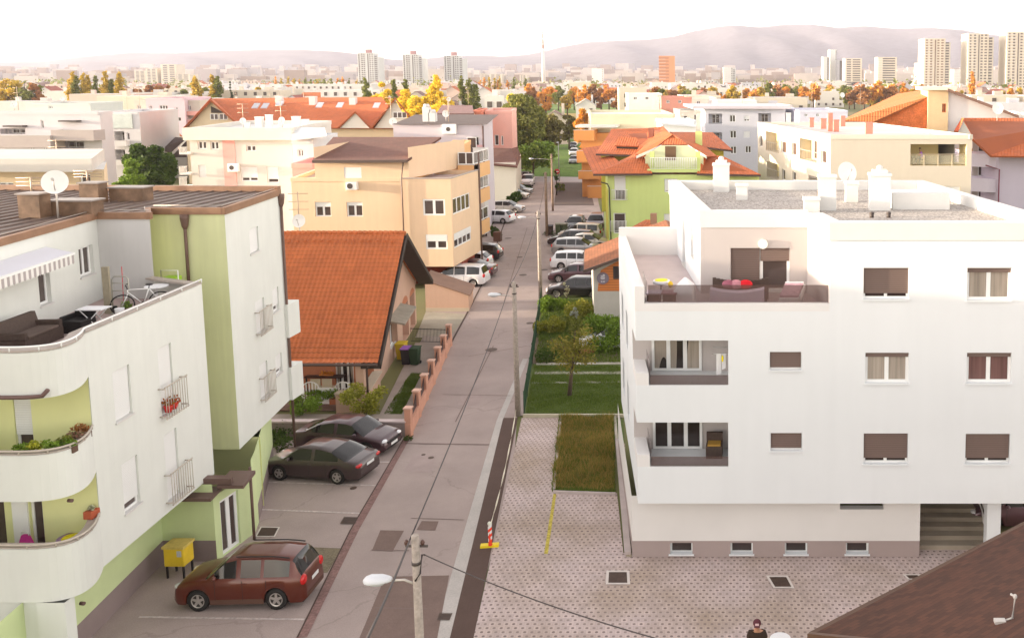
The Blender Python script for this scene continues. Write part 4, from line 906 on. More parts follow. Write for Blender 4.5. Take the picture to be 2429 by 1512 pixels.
# stair part behind with orange balconies and white glazed loggias
pb2=bld('orange balcony wing joined behind the peach block, white glazed loggias',79.5,1049,1092,348,PCO,8,zt=None,name='apartment_wing',cat='building wing',roofc=(.6,.55,.5))
for ys,gl_ in (((392,426),1),((456,503),1),((534,568),1)):
    o=balc(pb2,pb2['F'],(1085,1124),ys,1.1,PCO)
    u0=pb2['F'].uz(1085,ys[0],1.1)[0]; u1=pb2['F'].uz(1124,ys[0],1.1)[0]; z=pb2['F'].uz(1085,ys[0],1.1)[1]
    win(Fac(pb2['F'].p(0,0,1.1),pb2['F'].p(10,0,1.1)),(u0+.02,u1-.02,z+.06,z+1.1),pb2['t'],2,dep=.1,det=1,sill=False,name='loggia_glazing'); F3=Fac(pb2['F'].p(u1,0,1.1),pb2['F'].p(u1,0,-4)); q=MB(); F3.box(q,0,4.5,z-1.2,z,-.1,0); q.build('balcony_side',PCO,pb2['t']); win(F3,(.05,4.3,z+.06,z+1.1),pb2['t'],3,dep=.1,det=1,sill=False,name='loggia_glazing')
# ---- lilac building with dark roof ----
LI=M('lilac_render',(.58,.53,.57),.9,.05,.4); PKW=M('pink_wall',(.62,.36,.36),.9,.06,.5)
li=bld('pale lilac apartment block with dark roof edge and small white balconies facing the street',95,932,1143,296,LI,13,wins=[(1120,324,1137,356,1)],roofc=(.18,.13,.12),par=.1)
q=MB(); z=li['zt']; q.poly([li['A']+Vector((0,-.3,z+.05)),li['B']+Vector((.6,-.3,z+.05)),li['C']+Vector((.6,.5,z+.5)),li['D']+Vector((0,.5,z+.5))]); q.build('roof_sheet',M('dark_brown_sheet',(.12,.085,.075),.7,.2,1),li['t'])
for ys in ((351,374),(417,440),(478,503),(540,556)): balc(li,li['F'],(1121,1149),ys,1.3,M('pale_balcony',(.68,.66,.64),.9,.1))
q=MB(); 
for z in (8.6,5.9,3.2): li['F'].box(q,li['F'].uz(1123,380)[0],li['F'].uz(1150,380)[0],z-.2,z+.9,.0,.05)
q.build('wall_band',PKW,li['t'])
for z in (9.2,6.6,3.9): win(li['F'],(li['F'].L-1.6,li['F'].L-.6,z-1,z+1.1),li['t'],1,dep=-.1,det=1,sill=False,name='balcony_door')
q=MB(); q.tube([(li['B'].x+.1,94.9,li['zt']-.1),(li['B'].x+.1,94.9,0)],.09,8); q.build('downpipe',M('brown_pipe',(.13,.08,.07)),li['t'])
ac_unit('dark round fan air conditioner on the lilac block wall under its roof',li['F'],1068,306,1.4,1.0)
for x,yt in ((1010,255),(1024,268)): 
    a=aY(x,292,98); zt=aY(x,yt,98).z; q=MB(); q.box(a.x-.35,98,11,a.x+.35,98.7,zt); q.tube([(a.x,98.35,zt),(a.x,98.35,zt+.35)],[.38,.25],10); q.build('chimney',CW,li['t'])
# ---- grey house with brown roof beside the street ----
GW2=M('grey_white_render',(.60,.58,.52),.9,.05,.4)
gh_=bld('grey white house with brown hipped roof at the far left side of the street',120,1150,1222,386,GW2,14,name='house',cat='house',par=0,roofc=(.3,.2,.18))
q=MB(); slab(q,q3([(1140,387,119.3),(1227,395,119.3),(1213,352,128),(1150,350,128)]),.2); slab(q,[aY(1227,395,119.3),aY(1227,395,119.3)+Vector((-3.5,15,0)),aY(1213,352,128)+Vector((0,3,0)),aY(1213,352,128)],.2); q.build('roof',BT,gh_['t'])
# ---- pink block ----
PK2=M('pink_render',(.76,.42,.36),.9,.05,.4); RDR=M('red_orange_render',(.58,.20,.13),.9,.06,.4)
pk=bld('salmon pink apartment block with a window bay, beside the big willow',133,1150,1213,263,PK2,12,wins=[(1172,320,1183,345,1),(1188,322,1194,345,1)],roofc=(.5,.35,.3)); 
rd=bld('red orange stair tower between the pink block and the peach roof',130,1123,1142,262,RDR,9,name='stair_tower',cat='building wing',roofc=(.5,.3,.2)); 
pr_=bld('cream low storey with plum brown roof behind the lilac block',128,1030,1122,270,M('cream_render',(.64,.52,.36),.9,.05),10,name='apartment_building',roofc=(.3,.2,.2),par=0)
q=MB(); slab(q,q3([(1034,269,127.5),(1124,269,127.5),(1120,250,136),(1048,250,136)]),.2); q.build('roof',M_tile('plum_tile',(.24,.13,.12),.4,.4,.15),pr_['t'])
# ---- white and pink flat block ----
WC=M('warm_white_render',(.60,.57,.52),.9,.05,.3); PKS=M('pink_stripe_render',(.74,.36,.32),.9,.05,.5)
w8=bld('white block with pink vertical stripe and a crowd of roof chimneys',89,447,690,304,WC,15,wins=[(468,335,490,354),(498,336,519,355),(583,345,607,359),(570,396,612,430,2,.8),(632,395,661,434,1,.8),(470,392,490,420,1,1)],roofc=(.66,.64,.62))
F=w8['F']; q=MB(); u=F.rect(527,328,563,445); F.box(q,u[0],u[1],2,u[3],.0,.06); q.build('stripe_panel',PKS,w8['t']); q=MB(); F.box(q,-.3,F.L+.3,w8['zt']-1.15,w8['zt']+.05,.0,.5); q.build('cornice',M('cream_cornice',(.66,.61,.52),.8,.05),w8['t'])
ac_unit('white air conditioner on the pink stripe of the white block',Fac(F.p(0,0,.06),F.p(9,0,.06)),557,397,1,.8)
for x,yb,yt,w_ in ((613,304,277,16),(637,304,272,13),(585,304,290,10),(700,300,276,16),(722,298,283,13),(665,302,288,9)): rbox(w8,x,yb,yt,w_,CW)
an=bld('pale annex with sloping glass roof right of the white and pink block',86,692,742,330,M('pale_grey_render',(.66,.66,.66),.9,.05,.5),9,name='annex',cat='building wing',roofc=(.6,.62,.64),wins=[(705,355,720,372)])
q=MB(); slab(q,q3([(692,332,85.5),(775,322,85.5),(770,303,92),(690,302,92)]),.1); q.build('glass_roof',M('pale_glass_roof',(.62,.64,.66),.3,.05),an['t'])
pl=bld('low pink terrace wing with orange sunshade next to the peach block',80,692,748,388,PKS,6,name='terrace_wing',cat='building wing',roofc=(.6,.4,.35),zt=aY(700,388,80).z)
for ys in ((348,362),(393,410),(418,440)):
    u0,u1=w8['F'].uz(430,ys[0],0)[0],w8['F'].uz(449,ys[0],0)[0]; q=MB(); z1=w8['F'].uz(440,ys[0])[1]; z0=w8['F'].uz(440,ys[1])[1]
    for k in range(6): w8['F'].box(q,lerp(u0,u1,k/6)-.03,lerp(u0,u1,k/6)+.03,z0,z1,.3,.36)
    w8['F'].box(q,u0,u1,z1-.06,z1,.28,.38); w8['F'].box(q,u0,u1+.3,z0-.15,z0,-1,.4); q.build('side_balcony',M('coping_white',(.58,.56,.53)),w8['t'])
# ---- long red roof building ----
lr=bld('long apartment house under a big red orange roof with skylights',142,440,972,300,M('cream_render',(.64,.52,.36)),16,name='long_house',cat='apartment building',par=0,roofc=(.4,.2,.1),wins=[(920,278,935,292)]); t=lr['t']
q=MB(); slab(q,q3([(500,303,141),(960,303,141),(905,230,152),(497,234,152)]),.2); slab(q,q3([(436,303,141.2),(500,232,141.2),(500,232,152),(440,300,152)]),.2); q.build('roof',OT2,t)
q=MB(); slab(q,q3([(500,236,139.5),(572,300,139.5),(576,300,146),(506,236,150)]),.25); slab(q,q3([(434,303,139.5),(500,236,139.5),(503,236,150),(440,303,150)]),.25); q.build('gable_roof',OT2,t)
q=MB(); q.poly(q3([(447,302,140.2),(568,302,140.2),(500,240,140.2)])); q.build('gable_wall',M('cream_render',(.7,.6,.4)),t)
Fg=Fac(aY(447,302,140.1),aY(568,302,140.1)); r=Fg.rect(500,254,538,268); q=MB(); q.poly([Fg.p(Fg.uz(500,252)[0],Fg.uz(500,252)[1],.03),Fg.p(r[0],r[2],.03),Fg.p(Fg.uz(533,268)[0],r[2],.03)]); q.build('gable_opening',DKW,t)
win(Fg,Fg.rect(499,270,519,284),t,2,dep=-.1,det=1,sill=False); win(Fg,Fg.rect(521,270,541,284),t,2,dep=-.1,det=1,sill=False)
q=MB(); slab(q,q3([(800,303,140.5),(842,264,140.5),(842,264,147),(800,303,143)]),.2); slab(q,q3([(842,264,140.5),(882,303,140.5),(882,303,143),(842,264,147)]),.2); q.build('dormer_roof',OT2,t); q=MB(); q.poly(q3([(806,304,140.8),(876,304,140.8),(842,268,140.8)])); q.build('dormer_wall',WC,t)
q=MB(); slab(q,q3([(880,303,140),(937,231,140),(937,231,151),(885,300,150)]),.2); slab(q,q3([(937,231,140),(980,285,140),(980,285,150),(937,231,151)]),.2); q.build('gable_roof',OT2,t); q=MB(); q.poly(q3([(888,304,140.6),(974,304,140.6),(937,237,140.6)])); q.build('gable_wall',WC,t)
Fg=Fac(aY(888,304,140.5),aY(974,304,140.5)); win(Fg,Fg.rect(932,266,965,280),t,3,dep=-.1,det=1,sill=False)
for x,y in ((603,254),(625,254),(660,248),(755,252),(803,252),(890,253)):
    a=aY(x-7,y+6,144.5); q=MB(); q.obox(a+Vector((0,0,.15)),(.95,0,0),(0,1.0,.75),(0,-.05,.08)); q.build('skylight',M('skylight_glass',(.5,.5,.54),.15,.05),t)
for x,yt in ((660,228),(835,232),(740,229)): a=aY(x,245,149); z=aY(x,yt,149).z; q=MB(); q.box(a.x-.5,149,a.z-.5,a.x+.5,149.8,z); q.build('chimney',CW,t)
for x,yb,yt in ((577,290,245),(667,290,237)): c=aY(x,yb,96); antenna('orange lit yagi antenna on the white and pink block roof, %s chimneys'%('left of the' if x<600 else 'above the'),c,aY(x,yt,96).z-c.z)
# ---- far left grey blocks ----
GY=M('grey_lilac_render',(.60,.56,.57),.9,.05,.4); GB_=M('taupe_band',(.42,.36,.34),.9,.06,.6); PW=M('pale_white_render',(.60,.58,.58),.9,.05,.4)
w10=bld('white four storey block with glazed mint top floor, left of the dark tree',141,236,330,266,PW,14,wins=[(246,320,255,336,1),(248,364,257,381,1),(251,405,261,422,1),(300,315,308,332,1)],logs=[(270,312,296,335),(272,355,298,380)],roofc=(.6,.6,.6))
r=w10['F'].rect(236,270,316,304); q=MB(); w10['F'].box(q,r[0],r[1],r[2],r[3],.0,.15); q.build('glazed_band',M('mint_glass',(.55,.60,.56),.3,.15,1),w10['t'])
for ys in ((334,347),(380,392)): balc(w10,w10['F'],(269,299),ys,.8,M('pale_balcony',(.6,.6,.6)))
g10=bld('long grey lilac flat roofed building with dark canopy lines, far left',128,-90,236,266,GY,3.5,logs=[(0,305,60,318),(130,335,200,352)],wins=[(96,285,104,305,1),(70,345,82,362),(100,345,112,362)],roofc=(.35,.28,.27))
balc(g10,g10['F'],(120,221),(309,334),2.2,GB_); balc(g10,g10['F'],(-90,118),(322,351),2.6,GB_)
q=MB(); 
for xs,y in (((20,65),298),((150,193),286)): u0,z=g10['F'].uz(xs[0],y); u1,_=g10['F'].uz(xs[1],y); g10['F'].box(q,u0,u1,z-.15,z+.05,0,1)
q.build('canopy',M('dark_metal',(.07,.07,.07)),g10['t'])
b10=bld('mint white storey with dark flat roof edge behind the grey lilac building',165,60,214,245,M('mint_white_render',(.58,.60,.58),.9,.05),12,roofc=(.3,.22,.2),wins=[(115,252,125,258)])
# ---- near flat roof building at left ----
BG=M('beige_render',(.66,.52,.36),.9,.05,.5)
nb=bld('beige top storey with white overhanging flat roof behind the rust brown roof',54,-160,246,402,BG,5,skew=-.68,zt=aY(100,402,54).z,wins=[(-8,432,36,484),(94,430,112,462,1),(187,412,216,440,1)],par=0,roofc=(.7,.68,.65)); 
q=MB(); A=nb['A']; z=nb['zt']; zt=z+.75; q.prism([(A.x-1,52.6),(nb['B'].x+.35,52.6),(aY(248,372,60).x,60),(A.x-3,60)],z,zt); q.build('roof_slab',M('pale_roof_slab',(.56,.52,.48),.9,.08,.4),nb['t'])
# ---- pink block far ----
p12=bld('pale pink block with burgundy roof line far behind the dark tree',218,345,437,233,M('pale_pink_render',(.66,.49,.53),.9,.04),16,wins=[(353,251,361,260),(378,250,398,260,3),(415,255,422,259,1),(356,278,368,288),(382,280,402,287,3),(414,278,430,288)],roofc=(.45,.18,.18))
for k,(xa,xb) in enumerate(((318,345),(437,474))):
    s12=bld('%s wing of the pale pink block with pink balconies'%('left' if k==0 else 'right'),220,xa,xb,238,M('wing_beige',(.6,.52,.45),.9,.05),12,name='building_wing',cat='building wing',roofc=(.5,.3,.3),wins=[(xa+8,250,xa+16,262)])
    for ys in ((264,274),(284,296)): balc(s12,s12['F'],(xa,xb),ys,1.2,PKS)
h13=bld('small house with bright red orange hipped roof between tree and pink block',190,330,430,322,WC,10,name='house',cat='house',par=0); q=MB(); slab(q,q3([(322,294,189),(432,322,189),(400,293,196),(340,291,196)]),.2); q.build('roof',OT2,h13['t'])
h14=bld('white gabled house with dark brown roof right of the dark tree',150,405,443,372,WC,9,name='house',cat='house',par=0,wins=[(417,358,424,366,1)]); q=MB(); slab(q,q3([(383,352,149),(404,384-22,149),(443,327,150),(392,324,156)]),.2); q.poly(q3([(405,373,149.9),(443,373,149.9),(443,333,149.9)])); q.build('roof',[MAT['dark_brown_sheet']],h14['t'])
# ================= RIGHT SIDE BUILDINGS =================
LG=M('lime_render',(.60,.71,.27),.9,.05,.4,streak=.04); YL=M('yellow_olive_render',(.60,.56,.10),.9,.06,.5); YC=M('yellow_cream_render',(.60,.53,.38),.9,.05,.5)
OB_=M('orange_balcony',(.62,.26,.08),.9,.06,.5)
# --- lime house with orange hipped roofs ---
GYy=86.0
lh_=bld('lime green house with nested orange hipped roofs and a white railed gable balcony','0' and GYy,1441,1800,414,LG,12,wins=[(1456,417,1484,475,1,.6),(1454,505,1484,554,1,0),(1575,424,1606,456,1,.95),(1574,507,1596,530,1,.9)],par=0,name='house',cat='house',roofc=(.4,.2,.1))
t=lh_['t']; F=lh_['F']
for x0,x1,zb_ in ((1455,1485,474),(1452,1484,548)): 
    u0,u1=F.uz(x0,zb_)[0],F.uz(x1,zb_)[0]; z=F.uz(x0,zb_)[1]; rail(F,u0-.1,u1+.1,z,z+1.0,.25,t,PVC(),.12,.02)
rl=[(1407,412,85.3),(1547,411,85.3),(1524,367,89),(1506,364,91)]
q=MB(); slab(q,q3(rl),.18); slab(q,q3([(1652,411,85.3),(1804,414,85.3),(1716,371,91),(1672,365,89)]),.18)
slab(q,q3([(1506,365,88.5),(1526,370,87),(1595,319,90),(1570,305,98)]),.15); slab(q,q3([(1674,371,87),(1700,370,90),(1640,320,98),(1595,319,90)]),.15)
slab(q,q3([(1568,343,88.2),(1631,343,88.2),(1595,318.5,90.5)]),.15)
slab(q,q3([(1413,364,91),(1507,367,91),(1545,327,97),(1450,306,101)]),.15); slab(q,q3([(1500,367,91.2),(1546,330,95),(1541,304,101),(1450,306,101)]),.15); slab(q,q3([(1407,412,85.3),(1380,352,99),(1425,345,99),(1470,385,88)]),.15)
slab(q,q3([(1630,343,94),(1738,356,94),(1690,314,101),(1588,313,101)]),.15)
slab(q,q3([(1545,326,96),(1590,318,92),(1572,299,102),(1540,304,102)]),.15)
q.build('roof',OT,t)
q=MB(); slab(q,q3([(1458,345,92.5),(1515,347,92.5),(1510,326,94.5),(1464,325,94.5)]),.12); o=q.build('dormer_roof',OT,t); q=MB(); q.poly(q3([(1462,356,92.9),(1512,357,92.9),(1512,344,92.9),(1462,343,92.9)])); q.build('dormer_front',DKW,t)
for P in ([(1509,369,86.6),(1568,343,87.8)],[(1676,370,86.6),(1631,343,87.8)]):
    a,c=q3(P); q=MB(); q.obox(a-Vector((0,0,.28)),c-a,(0,-.08,0),(0,0,.26)); q.build('verge_board',PVC(),t)
q=MB(); 
for P in ([(1407,412,85.25),(1547,411,85.25)],[(1652,411,85.25),(1804,414,85.25)],[(1413,364,90.9),(1507,367,90.9)],[(1630,343,93.9),(1738,356,93.9)],[(1568,343,88.1),(1631,343,88.1)]):
    a,c=q3(P); q.obox(a-Vector((0,0,.2)),c-a,(0,-.12,0),(0,0,.16))
q.build('gutter',M('gutter_dark',(.09,.06,.05)),t)
# gable wall + balcony
A=aY(1530,400,GYy+1.2); B=aY(1668,400,GYy+1.2); Fb=Fac(A,B); zf=lh_['zt']+.1; b=MB(); P=[Fb.p(0,zf),Fb.p(Fb.L,zf)]+[Fb.p(*Fb.uz(x,y)) for x,y in ((1668,368),(1631,345),(1568,345),(1530,368))]; b.poly(P); b.build('gable_wall',M('pale_lime_render',(.66,.68,.46),.9,.05),t)
r=Fb.rect(1577,347,1603,380); q=MB(); Fb.box(q,r[0],r[1],r[2],r[3],0,.05); q.build('balcony_door',M('brown_wood_door',(.16,.09,.05),.6,.1),t)
b=MB(); A=aY(1543,405,GYy-.05); B=aY(1652,405,GYy-.05); Fc=Fac(A,B); z0=Fc.uz(1550,401)[1]; z1=Fc.uz(1550,374)[1]; Fc.box(b,-.3,Fc.L+.3,z0-.3,z0,-1.3,.15); b.build('balcony_slab',LG,t); rail(Fc,0,Fc.L,z0,z1,.05,t,PVC(),.16,.028)
for xx in (1541,1650): b=MB(); a=aY(xx,400,GYy); c=aY(xx+7,360,GYy); b.box(a.x-.0,GYy+.0,z0-.2,a.x+.4,GYy+.5,c.z); b.build('balcony_pier',LG,t)
a=aY(1649,352,93.0); b=MB(); b.box(a.x,93,a.z-1,a.x+.65,93.6,aY(1655,312,93).z); b.build('chimney',LG,t); a=aY(1539,330,96.5); b=MB(); b.box(a.x,96,a.z-1,a.x+.5,96.6,aY(1540,304,96).z); b.build('chimney',M('brown_brick',(.3,.12,.08)),t)
b=MB(); wall(b,Fac(aY(1600,372,94.6),aY(1716,372,94.6)),6,aY(1700,355,94.6).z); wall(b,Fac(aY(1425,380,92),aY(1505,380,92)),3,aY(1450,367,92).z); wall(b,Fac(aY(1425,380,92)+Vector((-1,6,0)),aY(1425,380,92)),3,aY(1450,367,92).z); b.build('rear_wall',YL,t)
b=MB(); Fl=Fac(lh_['D'],lh_['A']); Fl.box(b,Fl.L-5,Fl.L-.02,0,lh_['zt']-1.5,0,.05); b.build('side_panel',YL,t)
q=MB(); a=aY(1444,425,85.8); q.tube([aY(1425,432,85.8),aY(1440,436,85.8),(a.x,85.8,aY(1444,445,85.8).z),(a.x+.1,85.8,0)],.06,8); q.build('downpipe',MAT['dark_metal'],t)
# --- cream / orange balconies block behind ---
c15=bld('cream flat roofed block with stacked bright orange balconies over the street',128,1400,1600,271,YC,16,zt=None,roofc=(.72,.70,.70),lwins=[])
F=c15['F']; 
Fo=Fac(F.p(-.0,0,0),F.p(3,0,0))
for xs,ys in (((1360,1408),(309,334)),((1367,1417),(358,386)),((1371,1422),(406,425)),((1393,1430),(442,472))): balc(c15,F,xs,ys,3.0,OB_)
b=MB(); F.box(b,-1.0,3.4,0,8.8,0,1.8); b.build('stair_bay',OB_,c15['t']); b=MB(); F.box(b,-1.6,4,9.6,9.9,-1,2.6); b.build('canopy_slab',M('coping_white',(.7,.68,.64)),c15['t'])
s15=bld('low roofed white annex with standing seams behind the orange roof ridge',120,1570,1650,287,M('white_annex',(.70,.72,.74),.8,.05),8,name='annex',cat='building wing',roofc=(.6,.62,.66)); q=MB(); slab(q,q3([(1560,292,119.5),(1650,300,119.5),(1650,284,126),(1575,280,126)]),.12); q.build('seamed_roof',M('pale_seam_roof',(.62,.64,.68),.5,.05),s15['t'])
# --- lilac white four storey ---
WL=M('cool_white_render',(.58,.58,.64),.9,.04,.4); WLs=M('warm_cream_render',(.80,.70,.50),.9,.04)
f16=bld('cool white four storey block with lilac flat roof behind the lime house',153,1672,1862,259,WL,14,wins=[(1730,273,1744,290),(1764,275,1777,288,2,.7),(1731,310,1746,328),(1763,312,1778,327,1,1),(1732,347,1746,365),(1767,346,1781,363),(1699,276,1701,277)],logs=[(1680,270,1712,294),(1798,269,1828,291),(1681,314,1712,334)],roofc=(.55,.52,.56),lwins=[])
q=MB(); c=f16; q.prism([(c['A'].x-2,c['A'].y-.8),(c['B'].x+1,c['B'].y-.8),(c['C'].x+1,c['C'].y+1),(c['D'].x-2,c['D'].y+1)],c['zt']+.05,c['zt']+.5); q.build('roof_slab',M('lilac_grey_slab',(.55,.50,.54),.9,.06,.3),c['t'])
f16b=bld('white annex block with sunlit cream side left of the four storey block',158,1612,1670,262,M('warm_white_render',(.8,.76,.7)),10,roofc=(.66,.66,.66),wins=[(1620,275,1630,292,1),(1645,272,1651,292,1)])
for k,(xa,xb,yy,YY,c_) in enumerate(((1795,1900,258,165,(.5,.46,.5)),(1895,2010,262,150,(.62,.62,.72)),(1700,1795,238,210,(.72,.72,.72)),(1568,1640,230,215,(.55,.25,.2)),(1795,1880,250,176,(.55,.5,.48)),(1490,1570,222,260,(.74,.72,.68)),(1640,1700,232,230,(.76,.70,.62)))):
    bld(('grey block','pale lavender block','white low block','brick red roofed block','taupe flat block','white step roofed block','cream low block')[k]+' in the built up area '+('right of the four storey block','behind the beige apartment block','with a long white attic','in front of the far trees','with dark roof boxes','near the scaffolded house','between flat roofs')[k],YY,xa,xb,yy,M('infill_%d'%k,c_,.9,.06),12,roofc=(.62,.58,.58),wins=[(xa+12,yy+8,xa+20,yy+15),(xa+40,yy+8,xa+48,yy+15)],name='flat_block',cat='building')
# --- beige apartment building ---
BE=M('beige_sand_render',(.58,.52,.43),.9,.04,.4,streak=.03); BEI=M('loggia_beige',(.74,.62,.34),.9,.05,.5)
A=g(1797,290,11.7); B_=aY(1970,320,76.6); dp_=A.y-76.6; sk_=(A.x-B_.x)/dp_
be=bld('beige apartment block with red chimneys on its flat roof, behind the white block',76.6,1970,2305,320,BE,dp_,skew=sk_,wins=[(2233,443,2276,470,1,.9)],inner=BEI,
  lwins=[(1801,321,1808,348),(1852,335,1864,363),(1877,338,1888,369),(1947,357,1959,388),(1854,402,1862,427),(1879,408,1887,428)],llogs=[(1816,314,1847,360),(1896,331,1937,382),(1818,386,1847,424),(1917,418,1938,445)],roofc=(.62,.60,.57),par=.3,edge=M('warm_cream_coping',(.66,.61,.52),.8,.05))
F=be['F']; t=be['t']
for o in [c for c in t.children if c.name.startswith('wall')]: bpy.data.objects.remove(o)
b=MB(); lgr=F.rect(2159,342,2291,393); w2r=F.rect(2233,443,2276,470); wall(b,F,0,be['zt'],[(*lgr,3.0),(*w2r,.12)],0,None,0,1)
FLe=be['FL']; 
def lc(w_): 
    u0=FLe.uz(w_[0],w_[1])[0]; u1=FLe.uz(w_[2],w_[3])[0]; xm=(w_[0]+w_[2])/2; return (min(u0,u1),max(u0,u1),FLe.uz(xm,w_[3])[1],FLe.uz(xm,w_[1])[1])
wall(b,FLe,0,be['zt'],[(*lc(w_),.12) for w_ in [(1801,321,1808,348),(1852,335,1864,363),(1877,338,1888,369),(1947,357,1959,388),(1854,402,1862,427),(1879,408,1887,428)]]+[(*lc(w_),1.1,1) for w_ in [(1816,314,1847,360),(1896,331,1937,382),(1818,386,1847,424),(1917,418,1938,445)]],0,None,0,0)
FRe=be['FR']; wall(b,FRe,0,be['zt'],[(.35,3.0,lgr[2],lgr[3],0)],0,None,0,1); wall(b,Fac(be['C'],be['D']),0,be['zt'])
ub=F.uz(2240,380)[0]; b.poly([F.p(lgr[0],lgr[2],-3),F.p(ub,lgr[2],-3),F.p(ub,lgr[3],-3),F.p(lgr[0],lgr[3],-3)],1)
b.build('wall',[BE,BEI],t)
q=MB(); F.box(q,lgr[0],lgr[1],lgr[2]+.92,lgr[2]+.97,-.1,-.05)
for k in range(5): u=lerp(lgr[0],lgr[1],k/4); F.box(q,u-.04,u+.04,lgr[2],lgr[2]+.95,-.11,-.05)
q.build('railing',M('rail_beige',(.5,.42,.3),.5),t); q=MB(); F.box(q,lgr[0],lgr[1],lgr[2]+.1,lgr[2]+.85,-.09,-.08); q.build('glass_balustrade',M_tint('clear_glass',(.6,.55,.4),.35),t)
RCH=M('red_pink_chimney',(.56,.23,.17),.9,.12,1)
for x,yb,yt,w_,m_ in ((1870,294,268,11,CW),(1925,302,279,10,RCH),(1953,306,281,13,RCH),(1969,312,268,11,RCH),(1983,313,284,13,RCH),(1999,300,275,11,RCH),(2061,318,290,17,RCH),(1898,297,291,38,RCH)): rbox(be,x,yb,yt,w_,m_,dep=.5,cap=x not in(1898,1969,1999))
# --- brick house with orange roof ---
BK=M('raw_brick',(.60,.17,.055),.9,.3,1.2,fine=.2,bscale=6); SD=M('sand_render',(.62,.47,.28),.9,.1,.6)
bh=thing('unfinished_brick_house','unfinished bare brick house with wide orange roof and cream stair tower, behind the beige block','house',aY(2130,300,105).xy.to_3d()); 
b=MB(); P=q3([(2069,312,104),(2201,312,104),(2201,228,104),(2069,288,104)]); P[0].z=P[1].z=0; b.poly(P); b.build('brick_wall',BK,bh)
A=aY(2201,214,103.5); B=aY(2249,214,103.5); Ft=Fac(A,B); r=Ft.rect(2234,246,2243,267); b=MB(); wall(b,Ft,0,A.z,[(*r,.2)]); wall(b,Fac(B,B+Vector((0,5,0))),0,A.z); wall(b,Fac(A+Vector((0,5,0)),A),0,A.z); b.build('stair_tower',SD,bh); win(Ft,r,bh,2,det=1,sill=False,frm=BK,dep=.15)
q=MB(); Ft.box(q,-.8,Ft.L+.8,A.z,A.z+.4,-4,.5); q.build('tower_roof',M('cream_slab',(.8,.72,.55),.8,.05),bh)
q=MB(); slab(q,q3([(1998,287,103),(2069,290,103),(2203,229,104),(2192,213,112)]),.25); slab(q,q3([(1998,287,103),(2192,213,112),(2130,222,118),(2000,283,106)]),.25); q.build('roof',M_tile('bright_orange_tile',(.56,.175,.05),.3,.4,.12),bh)
b=MB(); P=q3([(2249,310,103.7),(2432,310,103.7),(2432,282,103.7),(2412,275,103.7),(2249,214,103.7)]); P[0].z=P[1].z=0; b.poly(P); b.build('white_gable',M('gable_white',(.64,.62,.61),.9,.03),bh)
a,c=q3([(2247,212,102.9),(2416,276,102.9)]); q=MB(); q.obox(a-Vector((0,0,.2)),c-a,(0,9,0),(0,0,.3)); q.build('gable_roof_edge',M('roof_edge_brown',(.2,.12,.09),.7,.1),bh)
dc=aY(2365,258,101); dish('satellite_dish','white satellite dish on the white gable of the brick house',dc,13/(FD/101),(0,-1,0),mast=3,tilt=.3)
# --- right red roof house with lilac walls ---
LW2=M('pale_lavender_render',(.58,.52,.62),.9,.04,.4)
rr=bld('lavender house with red orange roof and rounded white balconies at the right edge',93,2368,2600,372,LW2,12,name='house',cat='house',par=0,roofc=(.4,.2,.1),lwins=[]); t=rr['t']
q=MB(); slab(q,q3([(2308,330,91),(2352,370,91),(2600,372,91),(2600,280,102),(2281,280,102)]),.2); q.build('roof',OT,t)
q=MB(); slab(q,q3([(2262,310,92),(2272,312,92),(2286,280,92),(2281,279,102)]),.15); q.build('verge_roof',OT,t); q=MB(); q.poly(q3([(2270,330,92.3),(2310,332,92.3),(2283,285,92.3)])); q.build('gable_wall',WC,t)
b=MB(); A=aY(2306,360,97); B=aY(2372,360,97); wall(b,Fac(A,B),0,aY(2330,328,97).z,[]); b.build('recess_wall',M('recess_beige',(.56,.50,.45),.9,.05),t)
Fz=Fac(aY(2306,360,97),aY(2372,360,97))
for ys in ((365,397),(424,456),(484,506)):
    u0=Fz.uz(2306,ys[0],3)[0]; u1=Fz.uz(2366,ys[0],3)[0]; z1=Fz.uz(2320,ys[0],3)[1]; z0=z1-1.35; q=MB()
    q.prism([(Fz.p(u0,0,0).x,97),(Fz.p(u0,0,0).x,94.6),(Fz.p(u0,0).x+1.6,93.6),(Fz.p(u1,0).x,93.4),(Fz.p(u1,0).x,97)],z0,z1); q.build('balcony',M('lavender_balcony',(.74,.68,.78),.9,.04),t)
    win(Fz,(u0+1.2,u0+2.2,z1,z1+1.1),t,1,dep=-.1,det=1,sill=False,name='balcony_door')
q=MB(); a=aY(2372,400,92.8); q.tube([(a.x-1.5,92.8,aY(2350,392,92.8).z),(a.x-.1,92.8,aY(2372,402,92.8).z),(a.x-.1,92.8,0)],.07,8); q.build('downpipe',M('burgundy_pipe',(.25,.06,.10),.5,.1),t)
